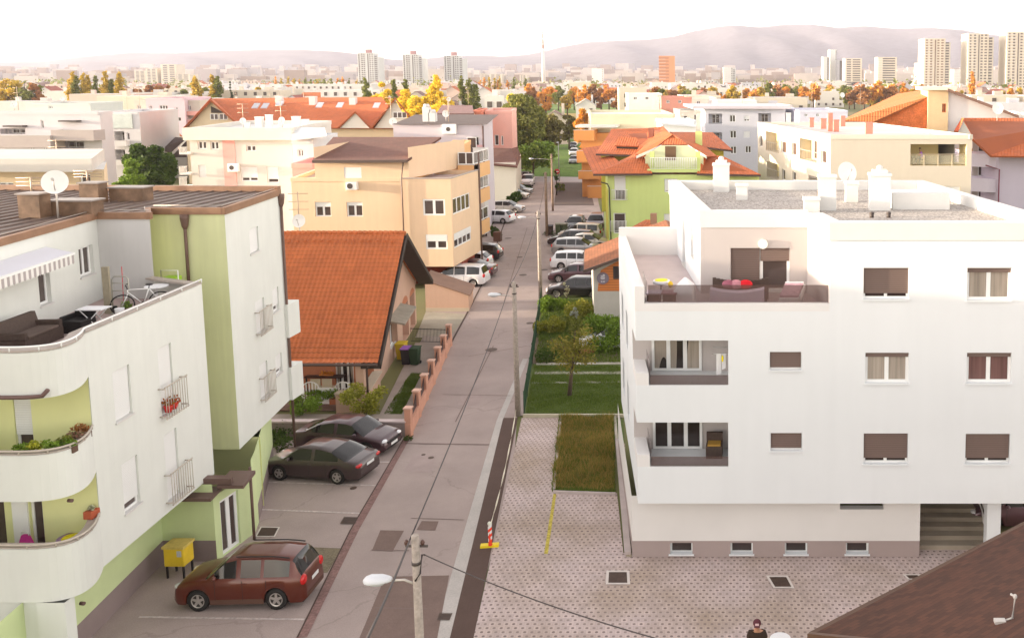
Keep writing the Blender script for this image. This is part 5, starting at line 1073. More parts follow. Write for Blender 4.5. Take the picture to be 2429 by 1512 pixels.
# --- small garage house with brown shingle roof + orange panel ---
ga_=g(1410,770); sh_=thing('garage','small rendered garage with brown shingle roof and orange cladding, behind the white block','garage',(ga_.x,ga_.y,0)); gy=ga_.y
ze=aY(1385,640,gy-.5).z; zr=ze+2.2; xL=aY(1385,640,gy-.5).x; xW=ga_.x; xR=xL+6.0
b=MB(); Fg=Fac((xW,gy),(xR+3,gy)); 
def PX(x,y): u,z=Fg.uz(x,y); return Fg.p(u,z)
b.poly([Fg.p(0,0),Fg.p(8,0),Fg.p(8,zr-.4),Fg.p(4.5,zr-.2),Fg.p(0,ze-.15)]); wall(b,Fac((xW-1.5,gy+7),(xW,gy)),0,ze-.1); b.build('wall',M('pale_concrete_render',(.52,.49,.44),.9,.10,.8),sh_)
b=MB(); b.poly([PX(1417,690)+Vector((0,-.02,0)),PX(1500,690)+Vector((0,-.02,0)),PX(1500,600)+Vector((0,-.02,0)),PX(1425,640)+Vector((0,-.02,0)),PX(1421,655)+Vector((0,-.02,0))]); b.build('orange_cladding',M_slat('orange_boards',(.62,.20,.05),.18,.6),sh_)
r=Fg.rect(1454,631,1480,661); win(Fg,r,sh_,1,dep=-.05,sill=False,frm=M('dark_metal',(.07,.07,.07)),glass=DG)
q=MB(); slab(q,[Vector((xL,gy-.5,ze)),Vector((xL-1.4,gy+6.8,ze)),Vector((xR-1.4,gy+6.8,zr)),Vector((xR,gy-.5,zr))],.12); slab(q,[Vector((xR+6,gy-.5,ze)),Vector((xR+4.6,gy+6.8,ze)),Vector((xR-1.4,gy+6.8,zr)),Vector((xR,gy-.5,zr))],.12); q.build('roof',M_tile('brown_orange_shingle',(.24,.085,.035),.35,.22,.3,depth=.6,rough=.95,flat=True),sh_)
q=MB(); q.obox((xL-.05,gy-.62,ze-.2),(xR-xL+.05,0,zr-ze),(0,.1,0),(0,0,.2)); q.tube([(xL,gy-.5,ze-.12),(xL-1.4,gy+6.8,ze-.12)],.06,6); q.build('verge',M('gutter_dark',(.1,.1,.1)),sh_)
sg=thing('round_sign','round violet grey wall sign with small white lettering on the orange garage gable','sign',PX(1430,659)); c=PX(1430,659)+Vector((0,-.06,0)); q=MB(); q.tube([c,c+Vector((0,-.06,0))],.40,28,sm=False); q.build('panel',M('violet_grey_sign',(.22,.18,.22),.6,.05),sg)
def text(s,loc,size,par,mat,rot=(R(90),0,0),name='lettering',ext=.004):
    cu=bpy.data.curves.new(name,'FONT'); cu.body=s; cu.size=size; cu.align_x='CENTER'; cu.align_y='CENTER'; cu.extrude=ext; o=bpy.data.objects.new(name,cu); COL.objects.link(o); cu.materials.append(mat)
    o.parent=par; o.location=Vector(loc)-LOC.get(par.name,Vector((0,0,0))); o.rotation_euler=rot; return o
q=MB(); 
for k,w_ in enumerate((.28,.24,.30,.24)): z=c.z+.17-k*.075; q.box(c.x-w_/2,c.y-.075,z,c.x+w_/2,c.y-.065,z+.04)
q.box(c.x+.02,c.y-.075,c.z+.2,c.x+.12,c.y-.065,c.z+.27); q.box(c.x-.12,c.y-.075,c.z-.24,c.x-.03,c.y-.065,c.z-.18); q.box(c.x+.02,c.y-.075,c.z-.24,c.x+.13,c.y-.065,c.z-.18); q.build('lettering',M('sign_white',(.7,.68,.72),.6,0),sg)
bk=thing('outbuilding','low outbuilding with grey brown felt roof and brick chimney behind the garage','outbuilding',(ga_.x+4,gy+14,0)); q=MB(); slab(q,q3([(1480,566,gy+8.3),(1600,566,gy+8.3),(1600,541,gy+13),(1490,541,gy+13)]),.2); q.build('roof',M('felt_brown',(.20,.13,.11),.9,.1),bk)
b=MB(); A=aY(1482,590,gy+8.5); B=aY(1600,590,gy+8.5); wall(b,Fac(A,B),0,aY(1500,567,gy+8.5).z); b.build('wall',M('pale_concrete_render',(.5,.5,.5)),bk)
q=MB(); slab(q,q3([(1492,541,gy+14),(1592,545,gy+14),(1540,521,gy+18),(1530,521,gy+18)]),.2); q.build('rear_roof',OT,bk); a=aY(1549,525,gy+16); q=MB(); q.box(a.x-.25,a.y,a.z-.5,a.x+.25,a.y+.5,aY(1549,507,a.y).z); q.build('chimney',M('chimney_brown',(.35,.22,.14),.9,.1),bk)
# --- near roof bottom right ---
nr=thing('shingle_roof_house','house corner with dark brown shingle roof filling the bottom right of the view','house',g(2100,1500,3))
e0=g(1925,1500,5.0); e1=g(2428,1240,5.0); d=(e1-e0).normalized(); up=Vector((-d.y,d.x,0)); up=-up
e0=e0-d*.05; e1=e1+d*6; up3=(up*1.0+Vector((0,0,.42))).normalized()*9
m=M_tile('dark_brown_shingle',(.070,.024,.012),.26,.15,.55,depth=.3,flat=True,rough=.95)
q=MB(); planes_roof(q,[[e0,e1,e1+up3,e0+up3]]); q.build('roof',m,nr)
q=MB(); q.obox(e0-Vector((0,0,.16))-up*.03,e1-e0,up*.12,(0,0,.19)); q.obox(e0-Vector((0,0,.16))-d*.08,d*.1,up3,(0,0,.2)); q.obox(e0+up*.1-d*.25-Vector((0,0,.1)),d*.12,up3,(0,0,.06)); q.build('roof_edge',M('roof_edge_dark',(.10,.055,.035),.5,.1),nr)
b=MB(); a=e0+up*.5+d*.3; b.obox(Vector((a.x,a.y,0)),d*12,up*8,(0,0,4.7)); b.build('wall',WC,nr)
o_=ray(2385,1470); nn=d.cross(up3).normalized(); c0=Vector((0,0,EH)); t_=(e0-c0).dot(nn)/o_.dot(nn); rv=c0+o_*t_
q=MB(); q.tube([rv,rv+Vector((.12,0,.05)),rv+Vector((.16,.02,.45)),rv+Vector((.08,.02,.5))],.022,8); q.box(rv.x-.22,rv.y-.10,rv.z-.02,rv.x-.02,rv.y+.02,rv.z+.04); q.ell(rv+Vector((.16,.02,.45)),.04,.04,.05); q.build('roof_bracket',M('bracket_grey',(.5,.47,.44),.5,.1),nr)
# ================= TREES =================
BARK=M('bark',(.12,.085,.06),.95,.3,3,bump=.5,bscale=20)
def leafmesh(name,centers,radii,n,size,mat,parent,flat=.0,squash=1.0,tall=1.0):
    """n small leaf quads spread over the shells of many clumps"""
    k=len(centers); C=np.array(centers); Rr=np.array(radii); idx=rng.choice(k,n,p=(Rr**2)/np.sum(Rr**2))
    d=rng.normal(size=(n,3)); d/=np.linalg.norm(d,axis=1)[:,None]; rad=Rr[idx]*(rng.random(n)**.35)*rng.uniform(.75,1.12,n)
    P=C[idx]+d*rad[:,None]*np.array([1,1,squash*tall])
    a=rng.normal(size=(n,3))+d*.6; a/=np.linalg.norm(a,axis=1)[:,None]; b=np.cross(a,rng.normal(size=(n,3))); b/=np.linalg.norm(b,axis=1)[:,None]
    s=size*rng.uniform(.6,1.4,n)[:,None]; a=a*s; b=b*s*.6
    V=np.stack([P-a,P+b,P+a,P-b],1).reshape(-1,3); off=np.array(LOC.get(parent.name,Vector((0,0,0)))) if parent else 0
    V=V-off; me=bpy.data.meshes.new(name); me.vertices.add(4*n); me.vertices.foreach_set('co',V.ravel()); me.loops.add(4*n); me.loops.foreach_set('vertex_index',np.arange(4*n)); me.polygons.add(n); me.polygons.foreach_set('loop_start',np.arange(0,4*n,4)); me.polygons.foreach_set('loop_total',np.full(n,4)); me.update(); me.materials.append(mat)
    o=bpy.data.objects.new(name,me); COL.objects.link(o); o.parent=parent; return o
def tree(label,base,h,r,mat,kind='round',n=1500,leaf=.35,clumps=22,group=None,name='tree',cat='tree',trunk=.28,trunk_h=.3,seed=None,lean=(0,0)):
    base=Vector(base); t=thing(name,label,cat,base,group); b=MB(); top=base+Vector((lean[0],lean[1],h*.8)); tr=max(.06,h*.022)
    b.tube([base-Vector((0,0,.1)),lerp(base,top,.3),lerp(base,top,.65),top],[tr*1.3,tr,tr*.6,tr*.15],7)
    cs=[];rs=[]
    if kind=='round':
        for i in range(clumps):
            d=Vector((random.gauss(0,1),random.gauss(0,1),random.gauss(0,.9))).normalized(); q=random.random()**.45
            c=base+Vector((lean[0]*.7,lean[1]*.7,h*(trunk_h+(1-trunk_h)*.5)))+Vector((d.x*r*.78*q,d.y*r*.78*q,d.z*h*(1-trunk_h)*.40*q)); cs.append(c); rs.append(r*random.uniform(.20,.42))
    elif kind=='poplar':
        for i in range(clumps):
            pass
        for i in range(clumps*2):
            f=(i+random.random())/(clumps*2); w=math.sin(math.pi*min(1,f*.80+.17))**.7; c=base+Vector((random.uniform(-.6,.6)*r*w,random.uniform(-.6,.6)*r*w,h*(.06+.90*f))); cs.append(c); rs.append(max(.2,r*w*random.uniform(.35,.55)+h*.02))
    elif kind=='fir':
        for i in range(clumps):
            f=(i+.5)/clumps; w=1-f; an=random.uniform(0,6.28); c=base+Vector((math.cos(an)*r*w*.5,math.sin(an)*r*w*.5,h*(.08+.9*f))); cs.append(c); rs.append(max(.2,r*w*.6))
    for c in cs[:12]:
        s_=lerp(base,top,random.uniform(.3,.8)); b.tube([s_,lerp(s_,c,.55)+Vector((0,0,-.1)),c],[tr*.5,tr*.3,tr*.1],5)
    b.build('trunk',BARK,t); leafmesh('crown',[tuple(c) for c in cs],rs,n,leaf,mat,t,squash=.8 if kind=='round' else 1.1)
    return t
LGr=M_leaf('leaf_green',[(.028,.055,.010),(.06,.10,.018),(.11,.15,.03)]); LOl=M_leaf('leaf_olive',[(0.075,0.105,0.018),(0.180,0.195,0.038),(0.300,0.300,0.060)]); LYe=M_leaf('leaf_yellow',[(.52,.36,.03),(.78,.54,.04),(.88,.68,.10)])
LOr=M_leaf('leaf_orange',[(0.330,0.150,0.030),(0.675,0.300,0.045),(0.870,0.450,0.075)]); LRu=M_leaf('leaf_russet',[(0.195,0.090,0.038),(0.360,0.165,0.060),(0.510,0.270,0.090)]); LGd=M_leaf('leaf_gold',[(0.240,0.195,0.030),(0.510,0.360,0.053),(0.750,0.510,0.075)]); LDk=M_leaf('leaf_dark_conifer',[(0.030,0.053,0.022),(0.068,0.090,0.038)])
def T(label,x,yt,Y,wpx,mat,kind='round',n=1200,leaf=.4,group=None,yb=None,**k):
    """tree whose top is seen at (x,yt) at distance Y, crown width wpx pixels"""
    p=aY(x,yt,Y); h=p.z-(yb if yb is not None else 0); r=wpx/2/(FD/Y); return tree(label,(p.x,Y,yb or 0),h,r,mat,kind,n,leaf,group=group,**k)
# central willow and neighbours
T('big willow with yellow topped crown beside the end of the street',1232,213,165,125,M_leaf('leaf_willow',[(.11,.13,.03),(.21,.22,.055),(.38,.35,.09)]),n=34000,leaf=.34,clumps=90,trunk_h=.08)
leafm=tree  # further clumps
T('yellow leaved willow top rising from the big green willow',1218,211,172,60,LYe,n=5000,leaf=.34,clumps=16,trunk_h=.45)
T('brown olive tree right of the big willow',1296,256,170,84,M_leaf('leaf_brown_olive',[(0.090,0.090,0.030),(0.195,0.165,0.053),(0.285,0.240,0.075)]),n=11000,leaf=.3,clumps=30,trunk_h=.1)
T('light green bushy willow on the park lawn by the junction',1262,332,150,112,M_leaf('leaf_light_green',[(.10,.16,.025),(.22,.32,.055),(.34,.44,.10)]),n=12000,leaf=.26,clumps=30,trunk_h=.25)
T('dark shrub standing behind the junction lawn',1318,395,128,12,LGr,n=700,leaf=.15,clumps=8,trunk_h=.1)
T('slim young tree on the park lawn',1264,360,144,14,LOl,n=300,leaf=.15,clumps=8,trunk_h=.5)
T('olive tree at the far end of the park path',1348,262,210,40,M_leaf('leaf_brown_olive',[(0.150,0.150,0.150)]),n=4500,leaf=.35,clumps=20,trunk_h=.1)
T('orange autumn tree behind the cream block',1385,250,190,56,LOr,n=6500,leaf=.34,clumps=24,trunk_h=.1)
T('second orange autumn tree behind the cream block roof',1420,248,215,42,LOr,n=3500,leaf=.36,clumps=18,trunk_h=.1)
# dark green tree on the left
T('large dark green tree between the grey blocks on the left',352,312,112,110,LGr,n=24000,leaf=.28,clumps=50,trunk_h=.15); T('lower brighter green tree left of the dark green tree',303,368,104,68,M_leaf('leaf_fresh',[(0.075,0.135,0.015),(0.165,0.255,0.030),(0.255,0.345,0.060)]),n=11000,leaf=.24,clumps=28,trunk_h=.15)
# yellow poplars
for i,(x,yt,w,Y,m) in enumerate(((905,183,26,225,LYe),(918,200,34,218,LYe),(972,193,40,215,LYe),(985,212,52,205,LYe),(1033,180,30,215,LYe),(1022,212,54,205,LYe),(1052,205,40,208,LYe),(1078,215,36,212,LYe),(950,218,36,212,LYe),(890,214,20,220,LYe))):
    T(('golden yellow poplar %s'%('left of the high rise','beside the first yellow poplar','near the middle high rise','lower left of the tall yellow poplars','tallest with pointed top','below the tallest yellow poplar','right of the tallest yellow poplar','rightmost of the yellow trees','left of the yellow cluster','lowest of the yellow trees')[i]),x,yt-4,Y,w*1.7,m,'poplar' if i in(4,) else 'round',n=6500,leaf=.36,group='golden yellow trees',clumps=22,trunk_h=.05)
for i,(x,yt,Y,w) in enumerate(((985,232,172,46),(1012,222,175,44),(1038,236,170,46),(1002,246,165,40),(968,240,176,36))): T('golden yellow bush like poplar behind the lilac block chimneys',x,yt,Y,w,LYe,n=3600,leaf=.3,group='low golden trees',clumps=22,trunk_h=.05)
# grey green poplars behind
for i,(x,yt,w) in enumerate(((932,185,14),(1093,178,16),(1112,183,20),(1126,196,16),(866,182,16),(960,185,14))): T('grey green poplar in the row in front of the high rises',x,yt,290,w*1.5,LOl,'poplar',n=1600,leaf=.42,group='grey green poplars near the high rises',clumps=14)
# left poplars
for i,(x,yt,w,m) in enumerate(((168,168,18,LGd),(181,180,18,LOl),(196,174,16,LGd),(208,178,14,LGd),(226,178,12,LOl),(247,168,15,LGd),(262,186,12,LOl),(280,168,18,LGd),(463,178,18,LGd),(503,177,16,LGd),(515,180,16,LOl))): T('tall olive gold poplar in the row on the left skyline',x,yt-2,330,w*1.5,m,'poplar',n=2200,leaf=.42,group='poplars on the left skyline',clumps=16)
T('dark conifer right of the left skyline poplars',545,190,300,26,LDk,'fir',n=1800,leaf=.35,clumps=16)
for i,(x,yt,w,m) in enumerate(((12,176,62,LGd),(55,172,60,LOl),(88,186,34,LRu),(315,188,36,LRu),(345,196,40,LRu),(375,198,40,LRu),(395,194,26,LRu),(220,205,60,LRu),(185,210,60,LOl),(260,208,50,LRu),(480,200,30,LOl),(440,204,28,LOl),(575,205,30,LRu),(614,180,20,LGd))): T('autumn brown tree on the left skyline',x,yt,345,w*1.3,m,n=2400,leaf=.5,group='brown trees on the left skyline',clumps=16,trunk_h=.08)
# thin poplar row
for i,x in enumerate((653,667,683,697,709,724,737,752,768,785,800,812,828,846,858,1138,1148,1160,1172,1185,1203,1218,1180,1246)): T('small slim poplar in the long row before the white halls',x,random.uniform(178,190),620,random.uniform(7,10),random.choice((LGd,LOl,LOr)),'poplar',n=300,leaf=.7,group='slim poplar row',clumps=8)
# autumn belt right
xs=list(range(1500,2190,17)); k=0
for x in xs:
    Y=random.uniform(430,560); T('orange and brown autumn tree in the belt before the right hand towers',x+random.uniform(-6,6),random.uniform(193,206) if x>1800 else random.uniform(200,212),Y,random.uniform(34,56),random.choice((LOr,LOr,LRu,LGd,LRu,LOl)),n=1500,leaf=.7,group='autumn tree belt',clumps=14,trunk_h=.08)
for x in range(1255,1500,17): T('autumn tree at the far edge of the meadow',x+random.uniform(-5,5),random.uniform(190,206),random.uniform(380,480),random.uniform(32,52),random.choice((LOr,LRu,LGd,LOl)),n=1300,leaf=.6,group='trees beyond the meadow',clumps=14,trunk_h=.08)
for x in (2050,2085,2110,2140): T('tall rounded autumn tree near the right hand towers',x,random.uniform(180,188),430,44,random.choice((LOr,LRu)),n=1500,leaf=.6,group='tall autumn trees near towers',clumps=16,trunk_h=.08)
T('pointed orange poplar between the right hand towers',2306,166,420,16,LOr,'poplar',n=1200,leaf=.5,clumps=14)
for x in (2270,2290,2370,2395,2420,2250): T('low orange tree at the foot of the right hand towers',x,random.uniform(196,204),430,30,random.choice((LOr,LGd)),n=800,leaf=.6,group='low trees at the towers',clumps=12,trunk_h=.05)
for i,(x,yt,w,m) in enumerate(((1540,190,44,LRu),(1562,193,34,LOl),(1735,195,28,LGd),(1712,204,20,LOr),(1815,222,26,LRu))): T('rounded tree rising over the white flat roofs',x,yt,330,w,m,n=1500,leaf=.5,group='trees over the white roofs',clumps=16,trunk_h=.05)
# ================= FAR BUILDINGS =================
def tower(label,x0,x1,yt,Y,mat,stripes,name='high_rise',cap=True,dark=None,step=0,floors=18,group=None,dep=18):
    A=aY(x0,yt,Y); B=aY(x1,yt,Y); t=thing(name,label,'tower block',(A.x,Y,0),group); H=A.z; w=B.x-A.x; b=MB()
    b.prism([(A.x,Y),(B.x,Y),(B.x-2,Y+dep),(A.x-2,Y+dep)],0,H)
    if step: b.prism([(A.x+w*.55,Y+.5),(B.x+w*.25,Y+.5),(B.x+w*.25,Y+dep),(A.x+w*.55,Y+dep)],0,H-step)
    b.build('wall',mat,t)
    if cap: q=MB(); q.prism([(A.x+w*.45,Y+2),(A.x+w*.75,Y+2),(A.x+w*.75,Y+8),(A.x+w*.45,Y+8)],H,H+4.5); q.build('roof_block',M('tower_cap',(.36,.2,.2),.9,.1),t)
    q=MB(); fl=H/floors
    for (f0,f1,kind) in stripes:
        if kind=='slot': q.box(A.x+w*f0,Y-.12,2,A.x+w*f1,Y-.04,H-1)
        else:
            for i in range(1,floors): q.box(A.x+w*f0,Y-.1,i*fl+.3,A.x+w*f1,Y-.03,i*fl+fl*.62)
    q.build('window_bands',dark or M('tower_windows',(.13,.11,.10),.4,.3,.1),t)
    if step:
        q=MB(); 
        for i in range(1,floors-1): q.box(B.x+w*.02,Y+.36,i*fl+.3,B.x+w*.18,Y+.48,i*fl+fl*.6)
        q.build('side_window_bands',MAT.get('tower_windows') or dark,t)
    q=MB(); 
    for i in range(1,floors): q.box(A.x-.02,Y-.5,i*fl-.12,A.x+w*.42,Y-.02,i*fl+.12)
    q.build('balcony_slabs',M('tower_slabs',(.72,.70,.67),.9,.05),t)
    return t
TWH=M('tower_pale',(.56,.56,.545),.9,.06,.1); TCR=M('tower_cream',(.60,.53,.43),.9,.06,.1)
S1=[(.06,.12,'slot'),(.22,.32,'b'),(.36,.44,'b'),(.60,.66,'slot'),(.72,.8,'b'),(.86,.94,'b')]
tower('leftmost of the three grey white high rises on the left centre skyline',847,886,126,1150,TWH,S1,step=5); tower('middle one of the three grey white high rises',954,992,129,1200,TWH,S1,step=5); tower('rightmost of the three grey white high rises',1052,1088,132,1220,TWH,S1,step=4)
S2=[(.08,.16,'b'),(.28,.38,'b'),(.50,.55,'slot'),(.62,.72,'b'),(.80,.92,'b')]
tower('cream high rise at right, first of the three tall towers',2192,2242,92,760,TCR,S2,step=3,dark=M('tower_windows_warm',(.20,.13,.09),.5,.3,.2),floors=22,cap=False); tower('grey cream high rise with dark slot, second of the three tall towers',2296,2345,80,760,TCR,S2,step=3,floors=22,cap=False); tower('tall cream high rise cut by the right picture edge',2388,2440,76,760,TCR,S2,floors=22,cap=False)
tower('orange brown office tower with striped floors',1562,1600,133,1000,M('tower_orange',(.62,.27,.13),.9,.08,.1),[(.0,.62,'b')],dark=M('orange_tower_bands',(.42,.18,.09),.8,.1),floors=11,cap=False); tower('white slim tower with pale grey side',1716,1738,160,1300,TWH,[(.8,.95,'b')],step=1,cap=False,floors=12); tower('plain pale tower before the hills',1403,1430,163,1500,M('tower_plain',(.74,.68,.66),.9,.04),[(.9,.95,'b')],cap=False,floors=10)
tower('slender white twin tower, taller one',1968,1984,118,1400,TWH,[(.85,.95,'slot')],cap=False,floors=26); tower('white office tower with dark grey side left of the slender tower',1952,1966,135,1380,TWH,[(.7,.98,'slot')],cap=False,floors=20); tower('grey office tower right of the slender tower',1984,1998,143,1390,M('tower_grey',(.5,.48,.5),.9,.05),[(.5,.9,'slot')],cap=False,floors=20)
tower('wide cream slab tower',2004,2044,139,1150,TCR,[(.1,.35,'b'),(.45,.9,'b')],cap=False,floors=14); tower('wide grey cream slab tower',2082,2127,136,1100,TCR,[(.25,.9,'b')],cap=False,floors=14); tower('narrow cream tower behind the first tall tower',2176,2192,150,1300,TCR,[(.2,.8,'b')],cap=False,floors=14); tower('broad white block between the right towers',2262,2296,165,1000,TWH,[(.9,.95,'b')],cap=False,floors=8)
for i,(x0,x1,yt) in enumerate(((318,345,168),(345,372,163),(380,418,153),(418,450,176),(1138,1148,175),(1160,1190,176),(1232,1248,178))): tower('hazy white block of the far housing group, %s'%('leftmost','with grey top','tallest of the group','low right one','slim beside the mast','low wide near the mast','right of the mast row')[i],x0,x1,yt,1500,TCR,[(.15,.4,'b'),(.55,.85,'b')],cap=False,floors=12,dep=25)
ch=thing('chimney_mast','very tall slender white and red power plant chimney in front of the hills','chimney',aY(1289,182,1400).xy.to_3d()); a=aY(1289,182,1400); zt=aY(1286,76,1400).z; q=MB(); q.tube([(a.x,1400,0),(a.x,1400,zt*.7)],[3.2,1.9],16); q.build('shaft',M('mast_white',(.74,.68,.66),.9,.05),ch); q=MB(); q.tube([(a.x,1400,zt*.7),(a.x,1400,zt)],[1.9,1.3],16); q.build('upper_shaft',M_slat('mast_red_bands',(.62,.36,.34),8,1.6),ch)
# infill of low houses
RT=[M('infill_roof_%d'%i,c,.9,.15,.3) for i,c in enumerate(((.46,.14,.05),(.30,.10,.075),(.48,.45,.43),(.54,.51,.48),(.22,.14,.12)))]
WT=[M('infill_wall_%d'%i,c,.9,.05) for i,c in enumerate(((.62,.59,.55),(.60,.53,.43),(.58,.56,.58),(.60,.46,.39)))]
WN=M('infill_window',(.10,.08,.07),.4,0)
def small_house(x,Y,w,dep,h,gab,wm,rm,flat,label,group):
    b=MB(); b.prism([(x,Y),(x+w,Y),(x+w-.2*dep,Y+dep),(x-.2*dep,Y+dep)],0,h,0,mt=1 if flat else 0)
    if flat:
        b.box(x+w*.2,Y+dep*.3,h,x+w*.2+1.2,Y+dep*.3+1,h+1.3,0); b.box(x+w*.6,Y+dep*.4,h,x+w*.6+2.4,Y+dep*.4+2,h+1.0,0)
    else:
        m=x+w/2
        if gab: 
            b.poly([(x,Y,h),(x+w,Y,h),(m,Y,h+w*.33)],0); b.poly([(x-.4,Y-.3,h-.1),(x-.4-.2*dep,Y+dep,h-.1),(m-.2*dep,Y+dep,h+w*.33),(m,Y-.3,h+w*.33)],1); b.poly([(x+w+.4,Y-.3,h-.1),(m,Y-.3,h+w*.33),(m-.2*dep,Y+dep,h+w*.33),(x+w+.4-.2*dep,Y+dep,h-.1)],1)
        else:
            b.poly([(x-.4,Y-.4,h-.1),(x+w+.4,Y-.4,h-.1),(x+w-.4-.1*dep,Y+dep/2,h+3),(x+.4-.1*dep,Y+dep/2,h+3)],1); b.poly([(x+w+.4,Y-.4,h-.1),(x+w+.4-.2*dep,Y+dep,h-.1),(x+w-.4-.1*dep,Y+dep/2,h+3)],1)
        b.box(m+1,Y+dep*.4,h,m+1.6,Y+dep*.4+.6,h+3.8,0)
    nf=max(1,int(h/2.9)); nw=max(2,int(w/3.2))
    for f in range(nf):
        for i in range(nw):
            if random.random()<.85: u=x+w*(i+.5)/nw; z=f*2.9+1.0; b.box(u-.55,Y-.06,z,u+.55,Y-.02,z+1.3,2)
    o=b.build('small_house' if not flat else 'flat_block',[wm,rm,WN],None,loc=(x,Y,0)); tag(o,label,'house' if not flat else 'building',group); return o
cells=[]
for Y in [178,205,240,270,300,335,370,410,450,500,560,630,710,800,900,1020,1150]:
    s=FD/Y; step=max(16*s,17); x=-40+random.uniform(0,step)
    while x<2480:
        w_=random.uniform(9,22); px=w_*s
        bad=(x>1480 and 285<Y<460) or (Y<420 and 1185<x+px/2<1500) or (Y<165) or (Y<230 and (x<480 or 440<x<1000)) or (Y>=420 and 1240<x<1500 and Y<520) or (Y<210 and x<2100) 
        if Y<300 and x<560: bad = bad or Y<240
        if not bad and random.random()<(.80 if Y<700 else .6): cells.append((x,Y,w_))
        x+=px+random.uniform(.1,.9)*step*.6
for x,Y,w_ in cells:
    flat=random.random()<.55; h=random.uniform(8.5,12) if flat else random.uniform(4.5,7.5); X=aY(x,200,Y).x
    small_house(X,Y,w_,random.uniform(9,14),h,random.random()<.5,random.choice(WT),random.choice(RT[2:4]) if flat else random.choice((RT[0],RT[1],RT[4],RT[0])),flat,'pale flat roofed block among the distant low buildings' if flat else 'distant gabled house among the low buildings','distant flat blocks' if flat else 'distant gabled houses')
# specific distant ones
p=aY(1366,285,330); small_house(p.x,330,7.2,12,6.2,True,WT[0],RT[2],False,'white gabled house alone on the green meadow','meadow houses'); bpy.context.view_layer.update()
p=aY(1468,250,300); small_house(p.x,300,9,12,13,False,WT[1],RT[3],True,'scaffolded cream block at the meadow edge','scaffolded block')
p=aY(1150,250,205); small_house(p.x,205,4.2,9,12.3,False,WT[0],RT[3],True,'white narrow block left of the big willow top','white narrow block')
p=aY(1285,262,230); small_house(p.x,230,6,10,6,True,WT[1],RT[4],False,'beige roofed house half hidden by the willow','half hidden house')
for i,(x0,x1,yt,Y) in enumerate(((640,880,200,520),(590,660,208,420),(760,900,214,330),(1500,1570,206,560),(1545,1650,196,800),(1640,1720,205,900))):
    A=aY(x0,yt,Y); B=aY(x1,yt,Y); small_house(A.x,Y,B.x-A.x,20,A.z,False,WT[0],RT[3],True,'long low white hall, %s'%('behind the slim poplars','left of the slim poplars','behind the long red roof','near the orange tower','below the orange tower','right of the orange tower')[i],'long white halls')
# distant city mass at the foot of the hills: too many to count
b=MB()
for i in range(1500):
    Y=random.uniform(1500,3300); x=random.uniform(-60,2480); X=aY(x,182,Y).x; w_=random.uniform(12,45); h=random.choice((8,10,12,16,20,26))*random.uniform(.7,1.2); z0=max(0,(Y-2300)*.035)
    b.prism([(X,Y),(X+w_,Y),(X+w_,Y+12),(X,Y+12)],z0-8,z0+h,random.choice((0,0,0,1,1,2)),mt=random.choice((0,3,3)))
o=b.build('distant_city',[M('city_cream',(.50,.44,.40),.9,.2,.02),M('city_brown',(.30,.23,.19),.9,.2,.02),M('city_grey',(.36,.33,.33),.9,.2,.02),RT[0]]); tag(o,kind='stuff')
cs=[];rs=[]
for i in range(700):
    Y=random.uniform(600,2600); x=random.uniform(-60,2480); p=aY(x,182,Y); cs.append((p.x,Y,random.uniform(1,4)+max(0,(Y-2300)*.03))); rs.append(random.uniform(6,14))
o=leafmesh('far_woods',cs,rs,22000,1.7,LOl,None); tag(o,kind='stuff')
# ================= HILLS =================
def hills(name,prof,D,D0,col,amp,seed):
    r2=np.random.default_rng(seed); xs=np.linspace(prof[0][0],prof[-1][0],340); ys=np.interp(xs,[p[0] for p in prof],[p[1] for p in prof])
    rows=46; V=[]
    ph=r2.uniform(0,6.28,(12,)); fr=r2.uniform(.004,.05,(12,))
    for j in range(rows):
        t=j/(rows-1); Y=D0+(D-D0)*t
        rid=sum(np.sin(xs*fr[k]+ph[k]+j*.10*(1+k%3))/(1+k*.6) for k in range(12))
        for i,x in enumerate(xs):
            zt=EH+(182-ys[i])*D/FD; z=zt*(t**1.15)*(1+amp*(rid[i]/4)*(1-t)*t*3.0)-10*(1-t)
            V.append((aY(x,182,Y).x,Y,z))
    for i,x in enumerate(xs): V.append((aY(x,182,D+900).x,D+900,-20))
    w_=len(xs); b=MB(); b.v=V
    for j in range(rows):
        for i in range(w_-1): b.f.append((j*w_+i,j*w_+i+1,(j+1)*w_+i+1,(j+1)*w_+i)); b.m.append(0); b.uv.append(None); b.sm.append(True)
    m=M(name+'_forest',col,1,.35,.004,fine=.25,bscale=.03); o=b.build(name,m); o['kind']='structure'; return o
hills('hills',[(-300,150),(0,148),(100,147),(200,135),(310,126),(420,127),(500,122),(620,119),(720,119),(800,123),(860,130),(920,141),(960,143),(1000,141),(1080,133),(1150,133),(1190,135),(1250,131),(1300,121),(1330,113),(1400,101),(1470,98),(1540,95),(1600,88),(1640,77),(1700,66),(1740,62),(1800,67),(1850,62),(1920,60),(1985,68),(2050,64),(2120,70),(2200,68),(2280,73),(2340,84),(2428,90),(2700,100)],5200,3300,(.085,.08,.095),.5,3)
hills('near_hills',[(-300,186),(380,186),(430,178),(480,162),(530,156),(590,163),(660,176),(760,186),(1000,186),(1130,182),(1230,170),(1330,157),(1400,160),(1500,172),(1620,178),(1800,174),(2100,172),(2300,178),(2700,180)],3500,2600,(.095,.085,.09),.3,5)
